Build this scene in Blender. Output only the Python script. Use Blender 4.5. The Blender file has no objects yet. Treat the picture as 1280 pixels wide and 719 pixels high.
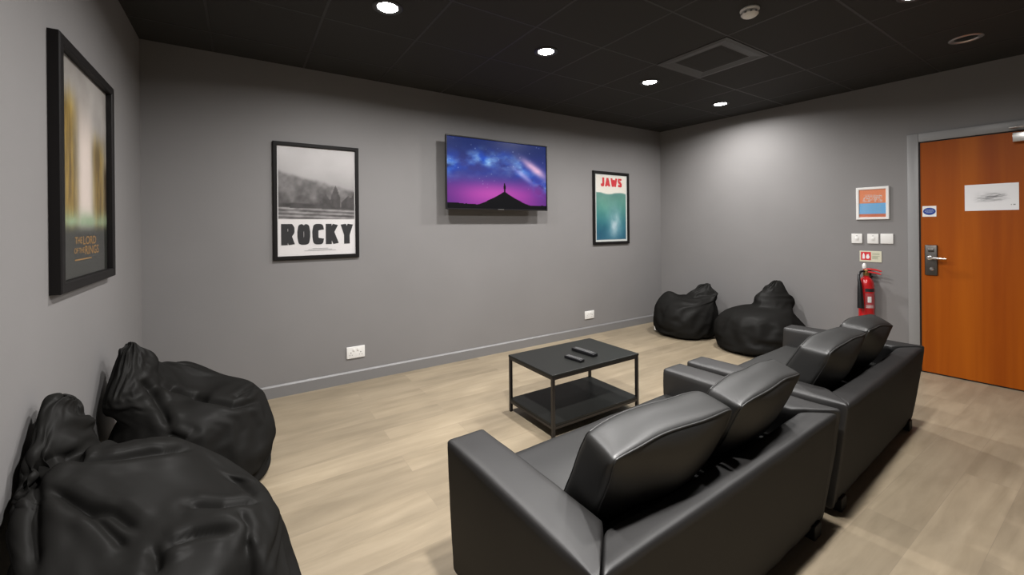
import bpy, bmesh, math, random
import numpy as np
from mathutils import Vector, Matrix, noise

C = bpy.context.scene.collection
R = math.radians
PI = math.pi
random.seed(7)

# ---------------------------------------------------------------- helpers
def lin(c):
    c = np.asarray(c, float)
    return np.where(c <= 0.04045, c / 12.92, ((c + 0.055) / 1.055) ** 2.4)

def hexl(r, g, b):
    return tuple(lin([r / 255, g / 255, b / 255])) + (1.0,)

def new_mat(name):
    m = bpy.data.materials.new(name)
    m.use_nodes = True
    return m, m.node_tree.nodes, m.node_tree.links, m.node_tree.nodes['Principled BSDF']

def mat(name, col, rough=0.5, metal=0.0, spec=0.5, coat=0.0, coat_rough=0.1, bump=None):
    m, N, L, b = new_mat(name)
    b.inputs['Base Color'].default_value = col
    b.inputs['Roughness'].default_value = rough
    b.inputs['Metallic'].default_value = metal
    b.inputs['Specular IOR Level'].default_value = spec
    b.inputs['Coat Weight'].default_value = coat
    b.inputs['Coat Roughness'].default_value = coat_rough
    if bump:
        scale, strength, dist = bump
        tc = N.new('ShaderNodeTexCoord')
        n = N.new('ShaderNodeTexNoise'); n.inputs['Scale'].default_value = scale
        n.inputs['Detail'].default_value = 4
        bp = N.new('ShaderNodeBump'); bp.inputs['Strength'].default_value = strength
        bp.inputs['Distance'].default_value = dist
        L.new(tc.outputs['Object'], n.inputs['Vector'])
        L.new(n.outputs['Fac'], bp.inputs['Height'])
        L.new(bp.outputs['Normal'], b.inputs['Normal'])
    return m

def emit_mat(name, col, strength):
    m, N, L, b = new_mat(name)
    b.inputs['Base Color'].default_value = (0.8, 0.8, 0.8, 1)
    b.inputs['Emission Color'].default_value = col
    b.inputs['Emission Strength'].default_value = strength
    return m

def empty(name, loc=(0, 0, 0), rotz=0.0):
    o = bpy.data.objects.new(name, None)
    o.empty_display_size = 0.05
    C.objects.link(o)
    o.location = loc
    o.rotation_euler = (0, 0, rotz)
    return o

def tag(o, label, cat, group=None):
    o['label'] = label
    o['category'] = cat
    if group:
        o['group'] = group
    return o

def thing(name, label, cat, loc=(0, 0, 0), rotz=0.0, group=None):
    return tag(empty(name, loc, rotz), label, cat, group)

def link_mesh(name, me, material, parent=None, smooth=None):
    o = bpy.data.objects.new(name, me)
    C.objects.link(o)
    if material is not None:
        for mm in (material if isinstance(material, (list, tuple)) else [material]):
            me.materials.append(mm)
    if parent is not None:
        o.parent = parent
    if smooth is not None:
        for p in me.polygons:
            p.use_smooth = True
        me.set_sharp_from_angle(angle=R(smooth))
    return o

def obj(name, bm, material, parent=None, smooth=40):
    bmesh.ops.recalc_face_normals(bm, faces=bm.faces)
    me = bpy.data.meshes.new(name)
    bm.to_mesh(me)
    bm.free()
    return link_mesh(name, me, material, parent, smooth)

def structure(o):
    o['kind'] = 'structure'
    return o

def add_box(bm, x0, x1, y0, y1, z0, z1, bevel=0.0, seg=2):
    r = bmesh.ops.create_cube(bm, size=1.0)
    vs = r['verts']
    for v in vs:
        v.co = Vector((x0 + (v.co.x + .5) * (x1 - x0), y0 + (v.co.y + .5) * (y1 - y0), z0 + (v.co.z + .5) * (z1 - z0)))
    if bevel > 0:
        es = list({e for v in vs for e in v.link_edges})
        bmesh.ops.bevel(bm, geom=es, offset=bevel, segments=seg, profile=0.5, affect='EDGES')
    return bm

def box(x0, x1, y0, y1, z0, z1, bevel=0.0, seg=2):
    return add_box(bmesh.new(), x0, x1, y0, y1, z0, z1, bevel, seg)

def add_lathe(bm, prof, n=32, mtx=None, cap=True):
    """prof = [(r, z)...] revolved about Z."""
    rings = []
    for r, z in prof:
        ring = []
        for i in range(n):
            a = 2 * PI * i / n
            p = Vector((r * math.cos(a), r * math.sin(a), z))
            if mtx is not None:
                p = mtx @ p
            ring.append(bm.verts.new(p))
        rings.append(ring)
    for a, b in zip(rings, rings[1:]):
        for i in range(n):
            j = (i + 1) % n
            bm.faces.new((a[i], a[j], b[j], b[i]))
    if cap:
        bm.faces.new(rings[0][::-1])
        bm.faces.new(rings[-1])
    return bm

def lathe(prof, n=32, mtx=None, cap=True):
    return add_lathe(bmesh.new(), prof, n, mtx, cap)

def add_tube(bm, pts, rad, n=10, closed=False, cap=True):
    pts = [Vector(p) for p in pts]
    m = len(pts)
    rads = rad if isinstance(rad, (list, tuple)) else [rad] * m
    rings = []
    up = None
    for i, p in enumerate(pts):
        if closed:
            t = pts[(i + 1) % m] - pts[i - 1]
        else:
            t = pts[min(i + 1, m - 1)] - pts[max(i - 1, 0)]
        t.normalize()
        if up is None:
            up = Vector((0, 0, 1)) if abs(t.z) < 0.9 else Vector((1, 0, 0))
        u = (up - t * up.dot(t))
        u.normalize()
        up = u
        w = t.cross(u)
        rings.append([bm.verts.new(p + rads[i] * (math.cos(2 * PI * k / n) * u + math.sin(2 * PI * k / n) * w)) for k in range(n)])
    pairs = list(zip(rings, rings[1:])) + ([(rings[-1], rings[0])] if closed else [])
    for a, b in pairs:
        for k in range(n):
            j = (k + 1) % n
            bm.faces.new((a[k], a[j], b[j], b[k]))
    if cap and not closed:
        bm.faces.new(rings[0][::-1])
        bm.faces.new(rings[-1])
    return bm

def tube(pts, rad, n=10, closed=False):
    return add_tube(bmesh.new(), pts, rad, n, closed)

def prism(poly, z0, z1, bevel=0.0, seg=2):
    """vertical prism from a plan polygon (counter-clockwise)."""
    bm = bmesh.new()
    a = [bm.verts.new((x, y, z0)) for x, y in poly]
    b = [bm.verts.new((x, y, z1)) for x, y in poly]
    bm.faces.new(a[::-1]); bm.faces.new(b)
    n = len(poly)
    for i in range(n):
        j = (i + 1) % n
        bm.faces.new((a[i], a[j], b[j], b[i]))
    if bevel > 0:
        bmesh.ops.bevel(bm, geom=list(bm.edges), offset=bevel, segments=seg, profile=0.5, affect='EDGES')
    return bm

def lettering(name, body, material, parent, x0, x1, z0, z1, y, bold=0.0, squeeze=True, space=1.0):
    """raised flat lettering filling the rectangle x0..x1, z0..z1 of a wall-hung thing, facing -Y."""
    cu = bpy.data.curves.new(name, 'FONT')
    cu.body = body
    cu.size = 1.0
    cu.offset = bold
    cu.align_x = 'CENTER'
    cu.space_character = space
    tmp = bpy.data.objects.new(name, cu)
    C.objects.link(tmp)
    dg = bpy.context.evaluated_depsgraph_get()
    dg.update()
    me = bpy.data.meshes.new_from_object(tmp.evaluated_get(dg))
    bpy.data.objects.remove(tmp)
    bpy.data.curves.remove(cu)
    co = np.array([v.co[:] for v in me.vertices])
    lo, hi = co.min(0), co.max(0)
    s = ((x1 - x0) / (hi[0] - lo[0]), (z1 - z0) / (hi[1] - lo[1]))
    if not squeeze:
        s = (min(s), min(s))
    for v in me.vertices:
        v.co = Vector(((v.co.x - (lo[0] + hi[0]) / 2) * s[0] + (x0 + x1) / 2, y, (v.co.y - (lo[1] + hi[1]) / 2) * s[1] + (z0 + z1) / 2))
    me.materials.clear()
    return link_mesh(name, me, material, parent)

STROKES = {
    'R': [[(0, 0), (0, 1)], [(0, .93), (.62, .93), (.86, .80), (.86, .62), (.62, .48), (0, .48)], [(.45, .48), (.92, 0)]],
    'O': [[(.5, .93), (.82, .85), (.93, .62), (.93, .38), (.82, .15), (.5, .07), (.18, .15), (.07, .38), (.07, .62), (.18, .85), (.5, .93)]],
    'C': [[(.90, .70), (.80, .86), (.5, .93), (.18, .85), (.07, .62), (.07, .38), (.18, .15), (.5, .07), (.80, .14), (.90, .30)]],
    'K': [[(0, 0), (0, 1)], [(.06, .42), (.86, 1)], [(.34, .58), (.92, 0)]],
    'Y': [[(.0, 1), (.5, .46)], [(1, 1), (.5, .46)], [(.5, .46), (.5, 0)]],
    'J': [[(.86, 1), (.86, .28), (.72, .10), (.45, .07), (.2, .14), (.08, .32)]],
    'A': [[(0, 0), (.5, 1)], [(.5, 1), (1, 0)], [(.2, .26), (.8, .26)]],
    'W': [[(0, 1), (.26, 0)], [(.26, 0), (.5, .8)], [(.5, .8), (.74, 0)], [(.74, 0), (1, 1)]],
    'S': [[(.90, .76), (.76, .91), (.45, .93), (.16, .86), (.09, .70), (.22, .56), (.70, .46), (.90, .32), (.84, .14), (.56, .07), (.24, .09), (.08, .26)]],
}
def block_letters(word, material, parent, x0, x1, z0, z1, y, stroke, gap, wide=None):
    """heavy poster capitals drawn with broad flat strokes; one mesh per letter"""
    wide = wide or {}
    tot = sum(wide.get(ch, 1) for ch in word)
    unit = (x1 - x0 - gap * (len(word) - 1)) / tot
    x = x0
    for ch in word:
        w = unit * wide.get(ch, 1)
        bm = bmesh.new()
        ix, iz = w - stroke, z1 - z0
        def pt(p):
            return Vector((x + stroke / 2 + p[0] * ix, 0, z0 + p[1] * iz))
        k = 0
        for line in STROKES[ch]:
            for a, b in zip(line, line[1:]):
                a, b = pt(a), pt(b)
                d = (b - a).normalized()
                n = Vector((-d.z, 0, d.x)) * stroke / 2
                yy = y - .00002 * k; k += 1
                bm.faces.new([bm.verts.new(Vector((q.x, yy, min(max(q.z, z0), z1)))) for q in (a - n, b - n, b + n, a + n)])
            for p in line[1:-1]:
                c = pt(p); yy = y - .00002 * k; k += 1
                bm.faces.new([bm.verts.new(Vector((c.x + stroke / 2 * math.cos(t), yy, min(max(c.z + stroke / 2 * math.sin(t), z0), z1)))) for t in [2 * PI * i / 14 for i in range(14)]])
        me = bpy.data.meshes.new('letter_' + ch.lower())
        bm.to_mesh(me); bm.free()
        link_mesh('letter', me, material, parent)
        x += w + gap

def picture(name, x0, x1, z0, z1, y, nx, nz, fn, material, parent):
    """flat printed sheet: a fine grid whose printed colours come from fn(u, v) (u right, v up)."""
    u, v = np.meshgrid(np.linspace(0, 1, nx), np.linspace(0, 1, nz))
    rgb = np.clip(np.stack([np.broadcast_to(c, u.shape) for c in fn(u, v)], -1), 0, 1)
    co = np.stack([x0 + u * (x1 - x0), np.full_like(u, y), z0 + v * (z1 - z0)], -1).reshape(-1, 3)
    idx = np.arange(nx * nz).reshape(nz, nx)
    f = np.stack([idx[:-1, :-1], idx[:-1, 1:], idx[1:, 1:], idx[1:, :-1]], -1).reshape(-1, 4)
    me = bpy.data.meshes.new(name)
    me.from_pydata(co.tolist(), [], f.tolist())
    at = me.color_attributes.new('print', 'FLOAT_COLOR', 'POINT')
    col = np.concatenate([lin(rgb.reshape(-1, 3)), np.ones((nx * nz, 1))], 1)
    at.data.foreach_set('color', col.astype(np.float32).ravel())
    return link_mesh(name, me, material, parent)

def print_mat(name, emission=0.0, rough=0.4, gain=1.0):
    m, N, L, b = new_mat(name)
    a = N.new('ShaderNodeVertexColor'); a.layer_name = 'print'
    if emission > 0:
        b.inputs['Base Color'].default_value = (0.005, 0.005, 0.006, 1)
        L.new(a.outputs['Color'], b.inputs['Emission Color'])
        b.inputs['Emission Strength'].default_value = emission
    else:
        L.new(a.outputs['Color'], b.inputs['Base Color'])
    b.inputs['Roughness'].default_value = rough
    if emission > 0:
        b.inputs['Specular IOR Level'].default_value = .12
    return m

def sstep(a, b, x):
    t = np.clip((x - a) / (b - a), 0, 1)
    return t * t * (3 - 2 * t)

def mix(a, b, t):
    return tuple(x + (y - x) * t for x, y in zip(a, b))

def vnoise(u, v, seed=0):
    """smooth value noise on numpy arrays"""
    rs = np.random.RandomState(seed)
    g = rs.rand(64, 64)
    iu, iv = np.floor(u).astype(int), np.floor(v).astype(int)
    fu, fv = u - iu, v - iv
    fu, fv = fu * fu * (3 - 2 * fu), fv * fv * (3 - 2 * fv)
    q = lambda i, j: g[np.mod(j, 64), np.mod(i, 64)]
    return (q(iu, iv) * (1 - fu) + q(iu + 1, iv) * fu) * (1 - fv) + (q(iu, iv + 1) * (1 - fu) + q(iu + 1, iv + 1) * fu) * fv

def fbm(u, v, oct=4, seed=0):
    s, a, t = 0, 0.5, 0
    for k in range(oct):
        s = s + a * vnoise(u * 2 ** k, v * 2 ** k, seed + k); t += a; a *= 0.5
    return s / t

# ---------------------------------------------------------------- dimensions
XL, YB, YF, ZC = -0.582, 3.77, -2.3, 2.64
P0 = Vector((4.94, 3.77, 0.0))                    # back right corner
DR = Vector((0.058, -1.0, 0.0)).normalized()      # along the door wall, towards the door
ROT_R = math.atan2(DR.y, DR.x)
def on_right(s, z=0.0, off=0.0):
    n = Vector((DR.y, -DR.x, 0))
    return P0 + DR * s + n * off + Vector((0, 0, z))
ROT_L = PI / 2

# ---------------------------------------------------------------- materials
def wall_material():
    m, N, L, b = new_mat('grey_wall_paint')
    tc = N.new('ShaderNodeTexCoord')
    n1 = N.new('ShaderNodeTexNoise'); n1.inputs['Scale'].default_value = 1.3; n1.inputs['Detail'].default_value = 3
    cr = N.new('ShaderNodeMapRange'); cr.inputs['From Min'].default_value = .3; cr.inputs['From Max'].default_value = .7
    cr.inputs['To Min'].default_value = .96; cr.inputs['To Max'].default_value = 1.04
    mx = N.new('ShaderNodeVectorMath'); mx.operation = 'SCALE'; mx.inputs[0].default_value = WALL_COL
    L.new(tc.outputs['Object'], n1.inputs['Vector']); L.new(n1.outputs['Fac'], cr.inputs['Value'])
    L.new(cr.outputs['Result'], mx.inputs['Scale']); L.new(mx.outputs['Vector'], b.inputs['Base Color'])
    n2 = N.new('ShaderNodeTexNoise'); n2.inputs['Scale'].default_value = 220
    bp = N.new('ShaderNodeBump'); bp.inputs['Strength'].default_value = .12; bp.inputs['Distance'].default_value = .002
    L.new(tc.outputs['Object'], n2.inputs['Vector']); L.new(n2.outputs['Fac'], bp.inputs['Height']); L.new(bp.outputs['Normal'], b.inputs['Normal'])
    b.inputs['Roughness'].default_value = .6
    b.inputs['Specular IOR Level'].default_value = .3
    return m
WALL_COL = (0.215, 0.208, 0.207)
M = {}
M['wall'] = wall_material()
M['trim'] = mat('grey_satin_trim', (0.19, 0.187, 0.188, 1), .4)
M['arch'] = mat('grey_architrave_paint', (0.26, 0.26, 0.262, 1), .4)

def floor_material():
    m, N, L, b = new_mat('pale_oak_planks')
    tc = N.new('ShaderNodeTexCoord')
    br = N.new('ShaderNodeTexBrick')
    br.offset = 0.37; br.offset_frequency = 2
    br.inputs['Scale'].default_value = 1.0
    br.inputs['Mortar Size'].default_value = 0.0010
    br.inputs['Brick Width'].default_value = 1.22
    br.inputs['Row Height'].default_value = 0.184
    br.inputs['Color1'].default_value = (0, 0, 0, 1)
    br.inputs['Color2'].default_value = (1, 1, 1, 1)
    br.inputs['Mortar'].default_value = (0.4, 0.4, 0.4, 1)
    L.new(tc.outputs['Object'], br.inputs['Vector'])
    # long streaky grain
    mp = N.new('ShaderNodeMapping'); mp.inputs['Scale'].default_value = (1.1, 9.0, 1.0)
    L.new(tc.outputs['Object'], mp.inputs['Vector'])
    # offset grain per plank
    addv = N.new('ShaderNodeVectorMath'); addv.operation = 'ADD'
    sc = N.new('ShaderNodeVectorMath'); sc.operation = 'SCALE'; sc.inputs['Scale'].default_value = 7.0
    L.new(br.outputs['Color'], sc.inputs[0]); L.new(mp.outputs['Vector'], addv.inputs[0]); L.new(sc.outputs['Vector'], addv.inputs[1])
    n1 = N.new('ShaderNodeTexNoise'); n1.inputs['Scale'].default_value = 1.6; n1.inputs['Detail'].default_value = 6; n1.inputs['Roughness'].default_value = .6
    n1.inputs['Distortion'].default_value = .6
    L.new(addv.outputs['Vector'], n1.inputs['Vector'])
    r1 = N.new('ShaderNodeValToRGB')
    e = r1.color_ramp.elements
    e[0].position = .25; e[0].color = FLOOR_DARK
    e[1].position = .75; e[1].color = FLOOR_LIGHT
    L.new(n1.outputs['Fac'], r1.inputs['Fac'])
    # plank to plank tone
    mr = N.new('ShaderNodeMapRange'); mr.inputs['To Min'].default_value = .88; mr.inputs['To Max'].default_value = 1.10
    L.new(br.outputs['Color'], mr.inputs['Value'])
    # blotchy knots
    n2 = N.new('ShaderNodeTexNoise'); n2.inputs['Scale'].default_value = 2.2; n2.inputs['Detail'].default_value = 3
    mp2 = N.new('ShaderNodeMapping'); mp2.inputs['Scale'].default_value = (1.0, 2.6, 1.0)
    L.new(tc.outputs['Object'], mp2.inputs['Vector']); L.new(mp2.outputs['Vector'], n2.inputs['Vector'])
    mr2 = N.new('ShaderNodeMapRange'); mr2.inputs['From Min'].default_value = .3; mr2.inputs['From Max'].default_value = .7
    mr2.inputs['To Min'].default_value = .87; mr2.inputs['To Max'].default_value = 1.08
    L.new(n2.outputs['Fac'], mr2.inputs['Value'])
    mul = N.new('ShaderNodeMath'); mul.operation = 'MULTIPLY'
    L.new(mr.outputs['Result'], mul.inputs[0]); L.new(mr2.outputs['Result'], mul.inputs[1])
    vs = N.new('ShaderNodeVectorMath'); vs.operation = 'SCALE'
    L.new(r1.outputs['Color'], vs.inputs[0]); L.new(mul.outputs['Value'], vs.inputs['Scale'])
    # joints a touch darker
    mj = N.new('ShaderNodeMix'); mj.data_type = 'RGBA'
    L.new(br.outputs['Fac'], mj.inputs['Factor'])
    L.new(vs.outputs['Vector'], mj.inputs['A']); mj.inputs['B'].default_value = FLOOR_JOINT
    L.new(mj.outputs['Result'], b.inputs['Base Color'])
    b.inputs['Roughness'].default_value = .42
    b.inputs['Specular IOR Level'].default_value = .4
    bp = N.new('ShaderNodeBump'); bp.inputs['Strength'].default_value = .1; bp.inputs['Distance'].default_value = .002
    L.new(n1.outputs['Fac'], bp.inputs['Height']); L.new(bp.outputs['Normal'], b.inputs['Normal'])
    return m
FLOOR_DARK = (0.236, 0.190, 0.128, 1)
FLOOR_LIGHT = (0.345, 0.283, 0.199, 1)
FLOOR_JOINT = (0.235, 0.19, 0.135, 1)
M['floor'] = floor_material()
M['ceiling'] = mat('black_ceiling_tile', (0.033, 0.032, 0.031, 1), .75, spec=.25, bump=(160, .25, .002))
M['grid'] = mat('black_ceiling_grid', (0.034, 0.033, 0.032, 1), .5, spec=.35)
def matt_leather(name, base, gloss, rough, wrinkle=None):
    """dark hide or cloth: matt base with an even, low sheen"""
    m, N, L, b = new_mat(name)
    N.remove(b)
    out = N['Material Output']
    d = N.new('ShaderNodeBsdfDiffuse'); d.inputs['Color'].default_value = base
    g = N.new('ShaderNodeBsdfGlossy'); g.inputs['Roughness'].default_value = rough
    mx = N.new('ShaderNodeMixShader'); mx.inputs['Fac'].default_value = gloss
    L.new(d.outputs['BSDF'], mx.inputs[1]); L.new(g.outputs['BSDF'], mx.inputs[2]); L.new(mx.outputs['Shader'], out.inputs['Surface'])
    tc = N.new('ShaderNodeTexCoord')
    n = N.new('ShaderNodeTexNoise'); n.inputs['Scale'].default_value = 260; n.inputs['Detail'].default_value = 3
    bp = N.new('ShaderNodeBump'); bp.inputs['Strength'].default_value = .10; bp.inputs['Distance'].default_value = .001
    L.new(tc.outputs['Object'], n.inputs['Vector']); L.new(n.outputs['Fac'], bp.inputs['Height'])
    last = bp
    if wrinkle:
        sc_, st = wrinkle
        w = N.new('ShaderNodeTexNoise'); w.noise_type = 'RIDGED_MULTIFRACTAL'
        w.inputs['Scale'].default_value = sc_; w.inputs['Detail'].default_value = 2; w.inputs['Distortion'].default_value = .5
        b2 = N.new('ShaderNodeBump'); b2.inputs['Strength'].default_value = st; b2.inputs['Distance'].default_value = .012
        L.new(tc.outputs['Object'], w.inputs['Vector']); L.new(w.outputs['Fac'], b2.inputs['Height'])
        L.new(bp.outputs['Normal'], b2.inputs['Normal'])
        last = b2
    L.new(last.outputs['Normal'], d.inputs['Normal']); L.new(last.outputs['Normal'], g.inputs['Normal'])
    return m
M['leather'] = matt_leather('black_faux_leather', (0.010, 0.0092, 0.0090, 1), .075, .52)
M['cushion'] = matt_leather('black_faux_leather_soft', (0.010, 0.0098, 0.0092, 1), .085, .47)
M['plastic_foot'] = mat('black_plastic_foot', (0.006, 0.006, 0.006, 1), .6, spec=.2)
M['bag'] = matt_leather('black_bag_fabric', (0.0125, 0.0121, 0.0114, 1), .007, .45, (2.6, .30))
M['black_metal'] = mat('black_powder_coat', (0.012, 0.010, 0.010, 1), .4)
M['table'] = mat('black_board', (0.014, 0.0145, 0.0135, 1), .45, spec=.22)
M['frame'] = mat('black_picture_frame', (0.009, 0.008, 0.008, 1), .5, spec=.15)
M['black_plastic'] = mat('black_plastic', (0.008, 0.008, 0.009, 1), .35)
M['grey_plastic'] = mat('grey_rubber_buttons', (0.20, 0.20, 0.20, 1), .5)
M['white_plastic'] = mat('white_plastic', (0.78, 0.77, 0.75, 1), .35)
M['white_paper'] = mat('white_card', (0.82, 0.81, 0.80, 1), .6)
M['chrome'] = mat('satin_chrome', (0.75, 0.74, 0.72, 1), .28, metal=1)
M['dark_chrome'] = mat('dark_satin_plate', (0.16, 0.15, 0.14, 1), .38, metal=1)
M['steel'] = mat('bright_steel', (0.85, 0.84, 0.82, 1), .2, metal=1)
M['shadow_gap'] = mat('painted_gap_shade', (0.006, 0.006, 0.006, 1), .6)  # near-black colour that paints the shade in the door gap
M['red'] = mat('extinguisher_red', (0.50, 0.012, 0.015, 1), .25, coat=.5)
M['print'] = print_mat('printed_sheet', rough=.45)
M['screen'] = print_mat('lit_screen', emission=1.0, rough=.3)
M['ink_black'] = mat('black_ink', (0.02, 0.02, 0.022, 1), .5)
M['ink_red'] = mat('red_ink', (0.62, 0.02, 0.03, 1), .5)
M['ink_gold'] = mat('gold_ink', (0.42, 0.22, 0.045, 1), .5)
M['ink_white'] = mat('white_ink', (0.8, 0.8, 0.8, 1), .5)
M['ink_blue'] = mat('blue_ink', (0.012, 0.045, 0.28, 1), .4)
M['ink_grey'] = mat('grey_ink', (0.25, 0.25, 0.26, 1), .5)
M['lamp'] = emit_mat('lamp_diffuser', (1.0, 0.97, 0.93, 1), 60)
M['lamp_off'] = mat('unlit_reflector', (0.10, 0.10, 0.10, 1), .2, metal=1)

def glass_material():
    m, N, L, b = new_mat('picture_glass')
    N.remove(b)
    out = N['Material Output']
    t = N.new('ShaderNodeBsdfTransparent'); t.inputs['Color'].default_value = (.97, .97, .97, 1)
    g = N.new('ShaderNodeBsdfGlossy'); g.inputs['Roughness'].default_value = .03
    f = N.new('ShaderNodeFresnel'); f.inputs['IOR'].default_value = 1.5
    ge = N.new('ShaderNodeNewGeometry')
    ft = N.new('ShaderNodeMath'); ft.operation = 'SUBTRACT'; ft.inputs[0].default_value = 1.0
    L.new(ge.outputs['Backfacing'], ft.inputs[1])
    fm = N.new('ShaderNodeMath'); fm.operation = 'MULTIPLY'
    L.new(f.outputs['Fac'], fm.inputs[0]); L.new(ft.outputs['Value'], fm.inputs[1])
    mx = N.new('ShaderNodeMixShader')
    L.new(fm.outputs['Value'], mx.inputs['Fac']); L.new(t.outputs['BSDF'], mx.inputs[1]); L.new(g.outputs['BSDF'], mx.inputs[2])
    L.new(mx.outputs['Shader'], out.inputs['Surface'])
    return m
M['glass'] = glass_material()

def door_material():
    m, N, L, b = new_mat('orange_wood_veneer')
    tc = N.new('ShaderNodeTexCoord')
    mp = N.new('ShaderNodeMapping'); mp.inputs['Scale'].default_value = (14, 14, .55)
    L.new(tc.outputs['Object'], mp.inputs['Vector'])
    n = N.new('ShaderNodeTexNoise'); n.inputs['Scale'].default_value = 1.0; n.inputs['Detail'].default_value = 6; n.inputs['Distortion'].default_value = .8
    L.new(mp.outputs['Vector'], n.inputs['Vector'])
    # broad veneer leaves
    mp2 = N.new('ShaderNodeMapping'); mp2.inputs['Scale'].default_value = (5.2, 5.2, .06)
    L.new(tc.outputs['Object'], mp2.inputs['Vector'])
    n2 = N.new('ShaderNodeTexNoise'); n2.inputs['Scale'].default_value = 1.0; n2.inputs['Detail'].default_value = 1
    L.new(mp2.outputs['Vector'], n2.inputs['Vector'])
    ad = N.new('ShaderNodeMath'); ad.operation = 'MULTIPLY_ADD'; ad.inputs[1].default_value = .45
    L.new(n.outputs['Fac'], ad.inputs[0])
    sc2 = N.new('ShaderNodeMath'); sc2.operation = 'MULTIPLY'; sc2.inputs[1].default_value = .55
    L.new(n2.outputs['Fac'], sc2.inputs[0]); L.new(sc2.outputs['Value'], ad.inputs[2])
    r = N.new('ShaderNodeValToRGB'); e = r.color_ramp.elements
    e[0].position = .3; e[0].color = (0.255, 0.046, 0.0012, 1)
    e[1].position = .7; e[1].color = (0.40, 0.098, 0.004, 1)
    L.new(ad.outputs['Value'], r.inputs['Fac']); L.new(r.outputs['Color'], b.inputs['Base Color'])
    b.inputs['Roughness'].default_value = .45
    b.inputs['Specular IOR Level'].default_value = .18
    return m
M['door'] = door_material()

# ---------------------------------------------------------------- room shell
T = 0.12
XR = 5.40
floor_poly = [(XL - T, YF - T), (XR, YF - T), (XR, YB + T), (XL - T, YB + T)]
structure(obj('floor', prism(floor_poly, -0.1, 0.0), M['floor'], smooth=None))
structure(obj('ceiling', prism(floor_poly, ZC, ZC + 0.1), M['ceiling'], smooth=None))
structure(obj('wall_back', box(XL - T, 4.94 + 0.25, YB, YB + T, 0, ZC), M['wall'], smooth=None))
structure(obj('wall_left', box(XL - T, XL, YF, YB, 0, ZC), M['wall'], smooth=None))
structure(obj('wall_front', box(XL - T, XR, YF - T, YF, 0, ZC), M['wall'], smooth=None))
S_END = (3.77 - YF) / -DR.y
def right_prism(s0, s1, o0, o1, z0, z1, bevel=0.0):
    """prism in the door wall's frame: s along the wall, o out of the wall into the room"""
    ps = [on_right(s0, 0, o0), on_right(s0, 0, o1), on_right(s1, 0, o1), on_right(s1, 0, o0)]
    return prism([(p.x, p.y) for p in ps], z0, z1, bevel)
structure(obj('wall_right', right_prism(0, S_END, -T, 0, 0, ZC), M['wall'], smooth=None))

# skirting boards: bevelled top edge
def skirt_bm(length, h=0.098, t=0.016):
    bm = bmesh.new()
    prof = [(0, 0), (-t, 0), (-t, h - 0.012), (-0.005, h), (0, h)]
    a = [bm.verts.new((0, y, z)) for y, z in prof]
    b = [bm.verts.new((length, y, z)) for y, z in prof]
    bm.faces.new(a); bm.faces.new(b[::-1])
    for i in range(len(prof)):
        j = (i + 1) % len(prof)
        bm.faces.new((a[i], b[i], b[j], a[j]))
    return bm
def skirt(name, loc, rot, length):
    o = structure(obj(name, skirt_bm(length), M['trim'], smooth=None))
    o.location = loc; o.rotation_euler = (0, 0, rot)
    return o
skirt('baseboard_back', (XL, YB, 0), 0, 4.94 - XL)
skirt('baseboard_left', (XL, YF, 0), ROT_L, YB - YF - 0.016)
skirt('baseboard_right', on_right(0.016), ROT_R, 2.55 - 0.016)

# ceiling grid: lay-in tiles 600 x 600
bm = bmesh.new()
GW, GT = 0.007, 0.0007
gx = [0.43 + 0.6 * k for k in range(-1, 9)]
gy = [1.6 + 0.6 * k for k in range(-6, 4)]
for x in gx:
    if XL < x < 5.0:
        add_box(bm, x - GW, x + GW, YF, YB, ZC - GT, ZC)
for y in gy:
    if YF < y < YB:
        add_box(bm, XL, 4.94 + (3.77 - y) * .058, y - GW, y + GW, ZC - GT - 0.0003, ZC)
structure(obj('trim_1', bm, M['grid'], smooth=None))

# ---------------------------------------------------------------- door on the right wall
DS0, DW, DH = 2.640, 0.86, 2.045
door = empty('door_1', on_right(DS0), ROT_R)
structure(door)
AW = 0.075
# architrave (its own trim) in door-local axes: x along the wall, -y into the room
def local_right(bm, name, m, s=0.0):
    o = obj(name, bm, m)
    o.location = on_right(s); o.rotation_euler = (0, 0, ROT_R)
    return o
bm = bmesh.new()
add_box(bm, -AW - .006, -.006, -0.022, 0, 0, DH + AW + .006, 0.004)
add_box(bm, DW + .006, DW + AW + .006, -0.022, 0, 0, DH + AW + .006, 0.004)
add_box(bm, -.0065, DW + .0065, -0.022, 0, DH + .006, DH + AW + .006, 0.004)
structure(local_right(bm, 'trim_2', M['arch'], DS0))
obj('door_leaf', box(0.004, DW - .004, -0.012, -0.003, 0.012, DH - .004, 0.0015), M['door'], door, smooth=None)
obj('door_gap_shade', box(-.006, DW + .006, -0.003, 0, 0.001, DH + .006), M['shadow_gap'], door, smooth=None)  # black sheet behind the leaf, stands in for the shade of the gap
# lock plate with lever
lp = obj('lock_plate', box(0.028, 0.110, -0.026, -0.012, 0.868, 1.135, 0.008, 3), M['dark_chrome'], door)
obj('lock_cylinder', lathe([(0.0, 0), (0.015, 0), (0.015, .006), (0.011, .010), (0.0, .010)][1:], 20,
    Matrix.Translation((0.074, -0.026, 0.925)) @ Matrix.Rotation(R(90), 4, 'X')), M['steel'], lp)
bm = lathe([(0.019, 0), (0.019, .007), (0.011, .010), (0.011, .045), (0.008, .048)], 20,
    Matrix.Translation((0.062, -0.026, 1.022)) @ Matrix.Rotation(R(90), 4, 'X'))
add_tube(bm, [(0.062, -0.062, 1.022), (0.085, -0.064, 1.022), (0.12, -0.062, 1.021), (0.166, -0.058, 1.020)], [0.011, .0105, .0095, .009], 12)
obj('lever_handle', bm, M['steel'], lp)
bm = box(0.05, 0.088, -0.034, -0.026, 1.075, 1.105, 0.003)
obj('thumb_turn', bm, M['dark_chrome'], lp)
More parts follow.
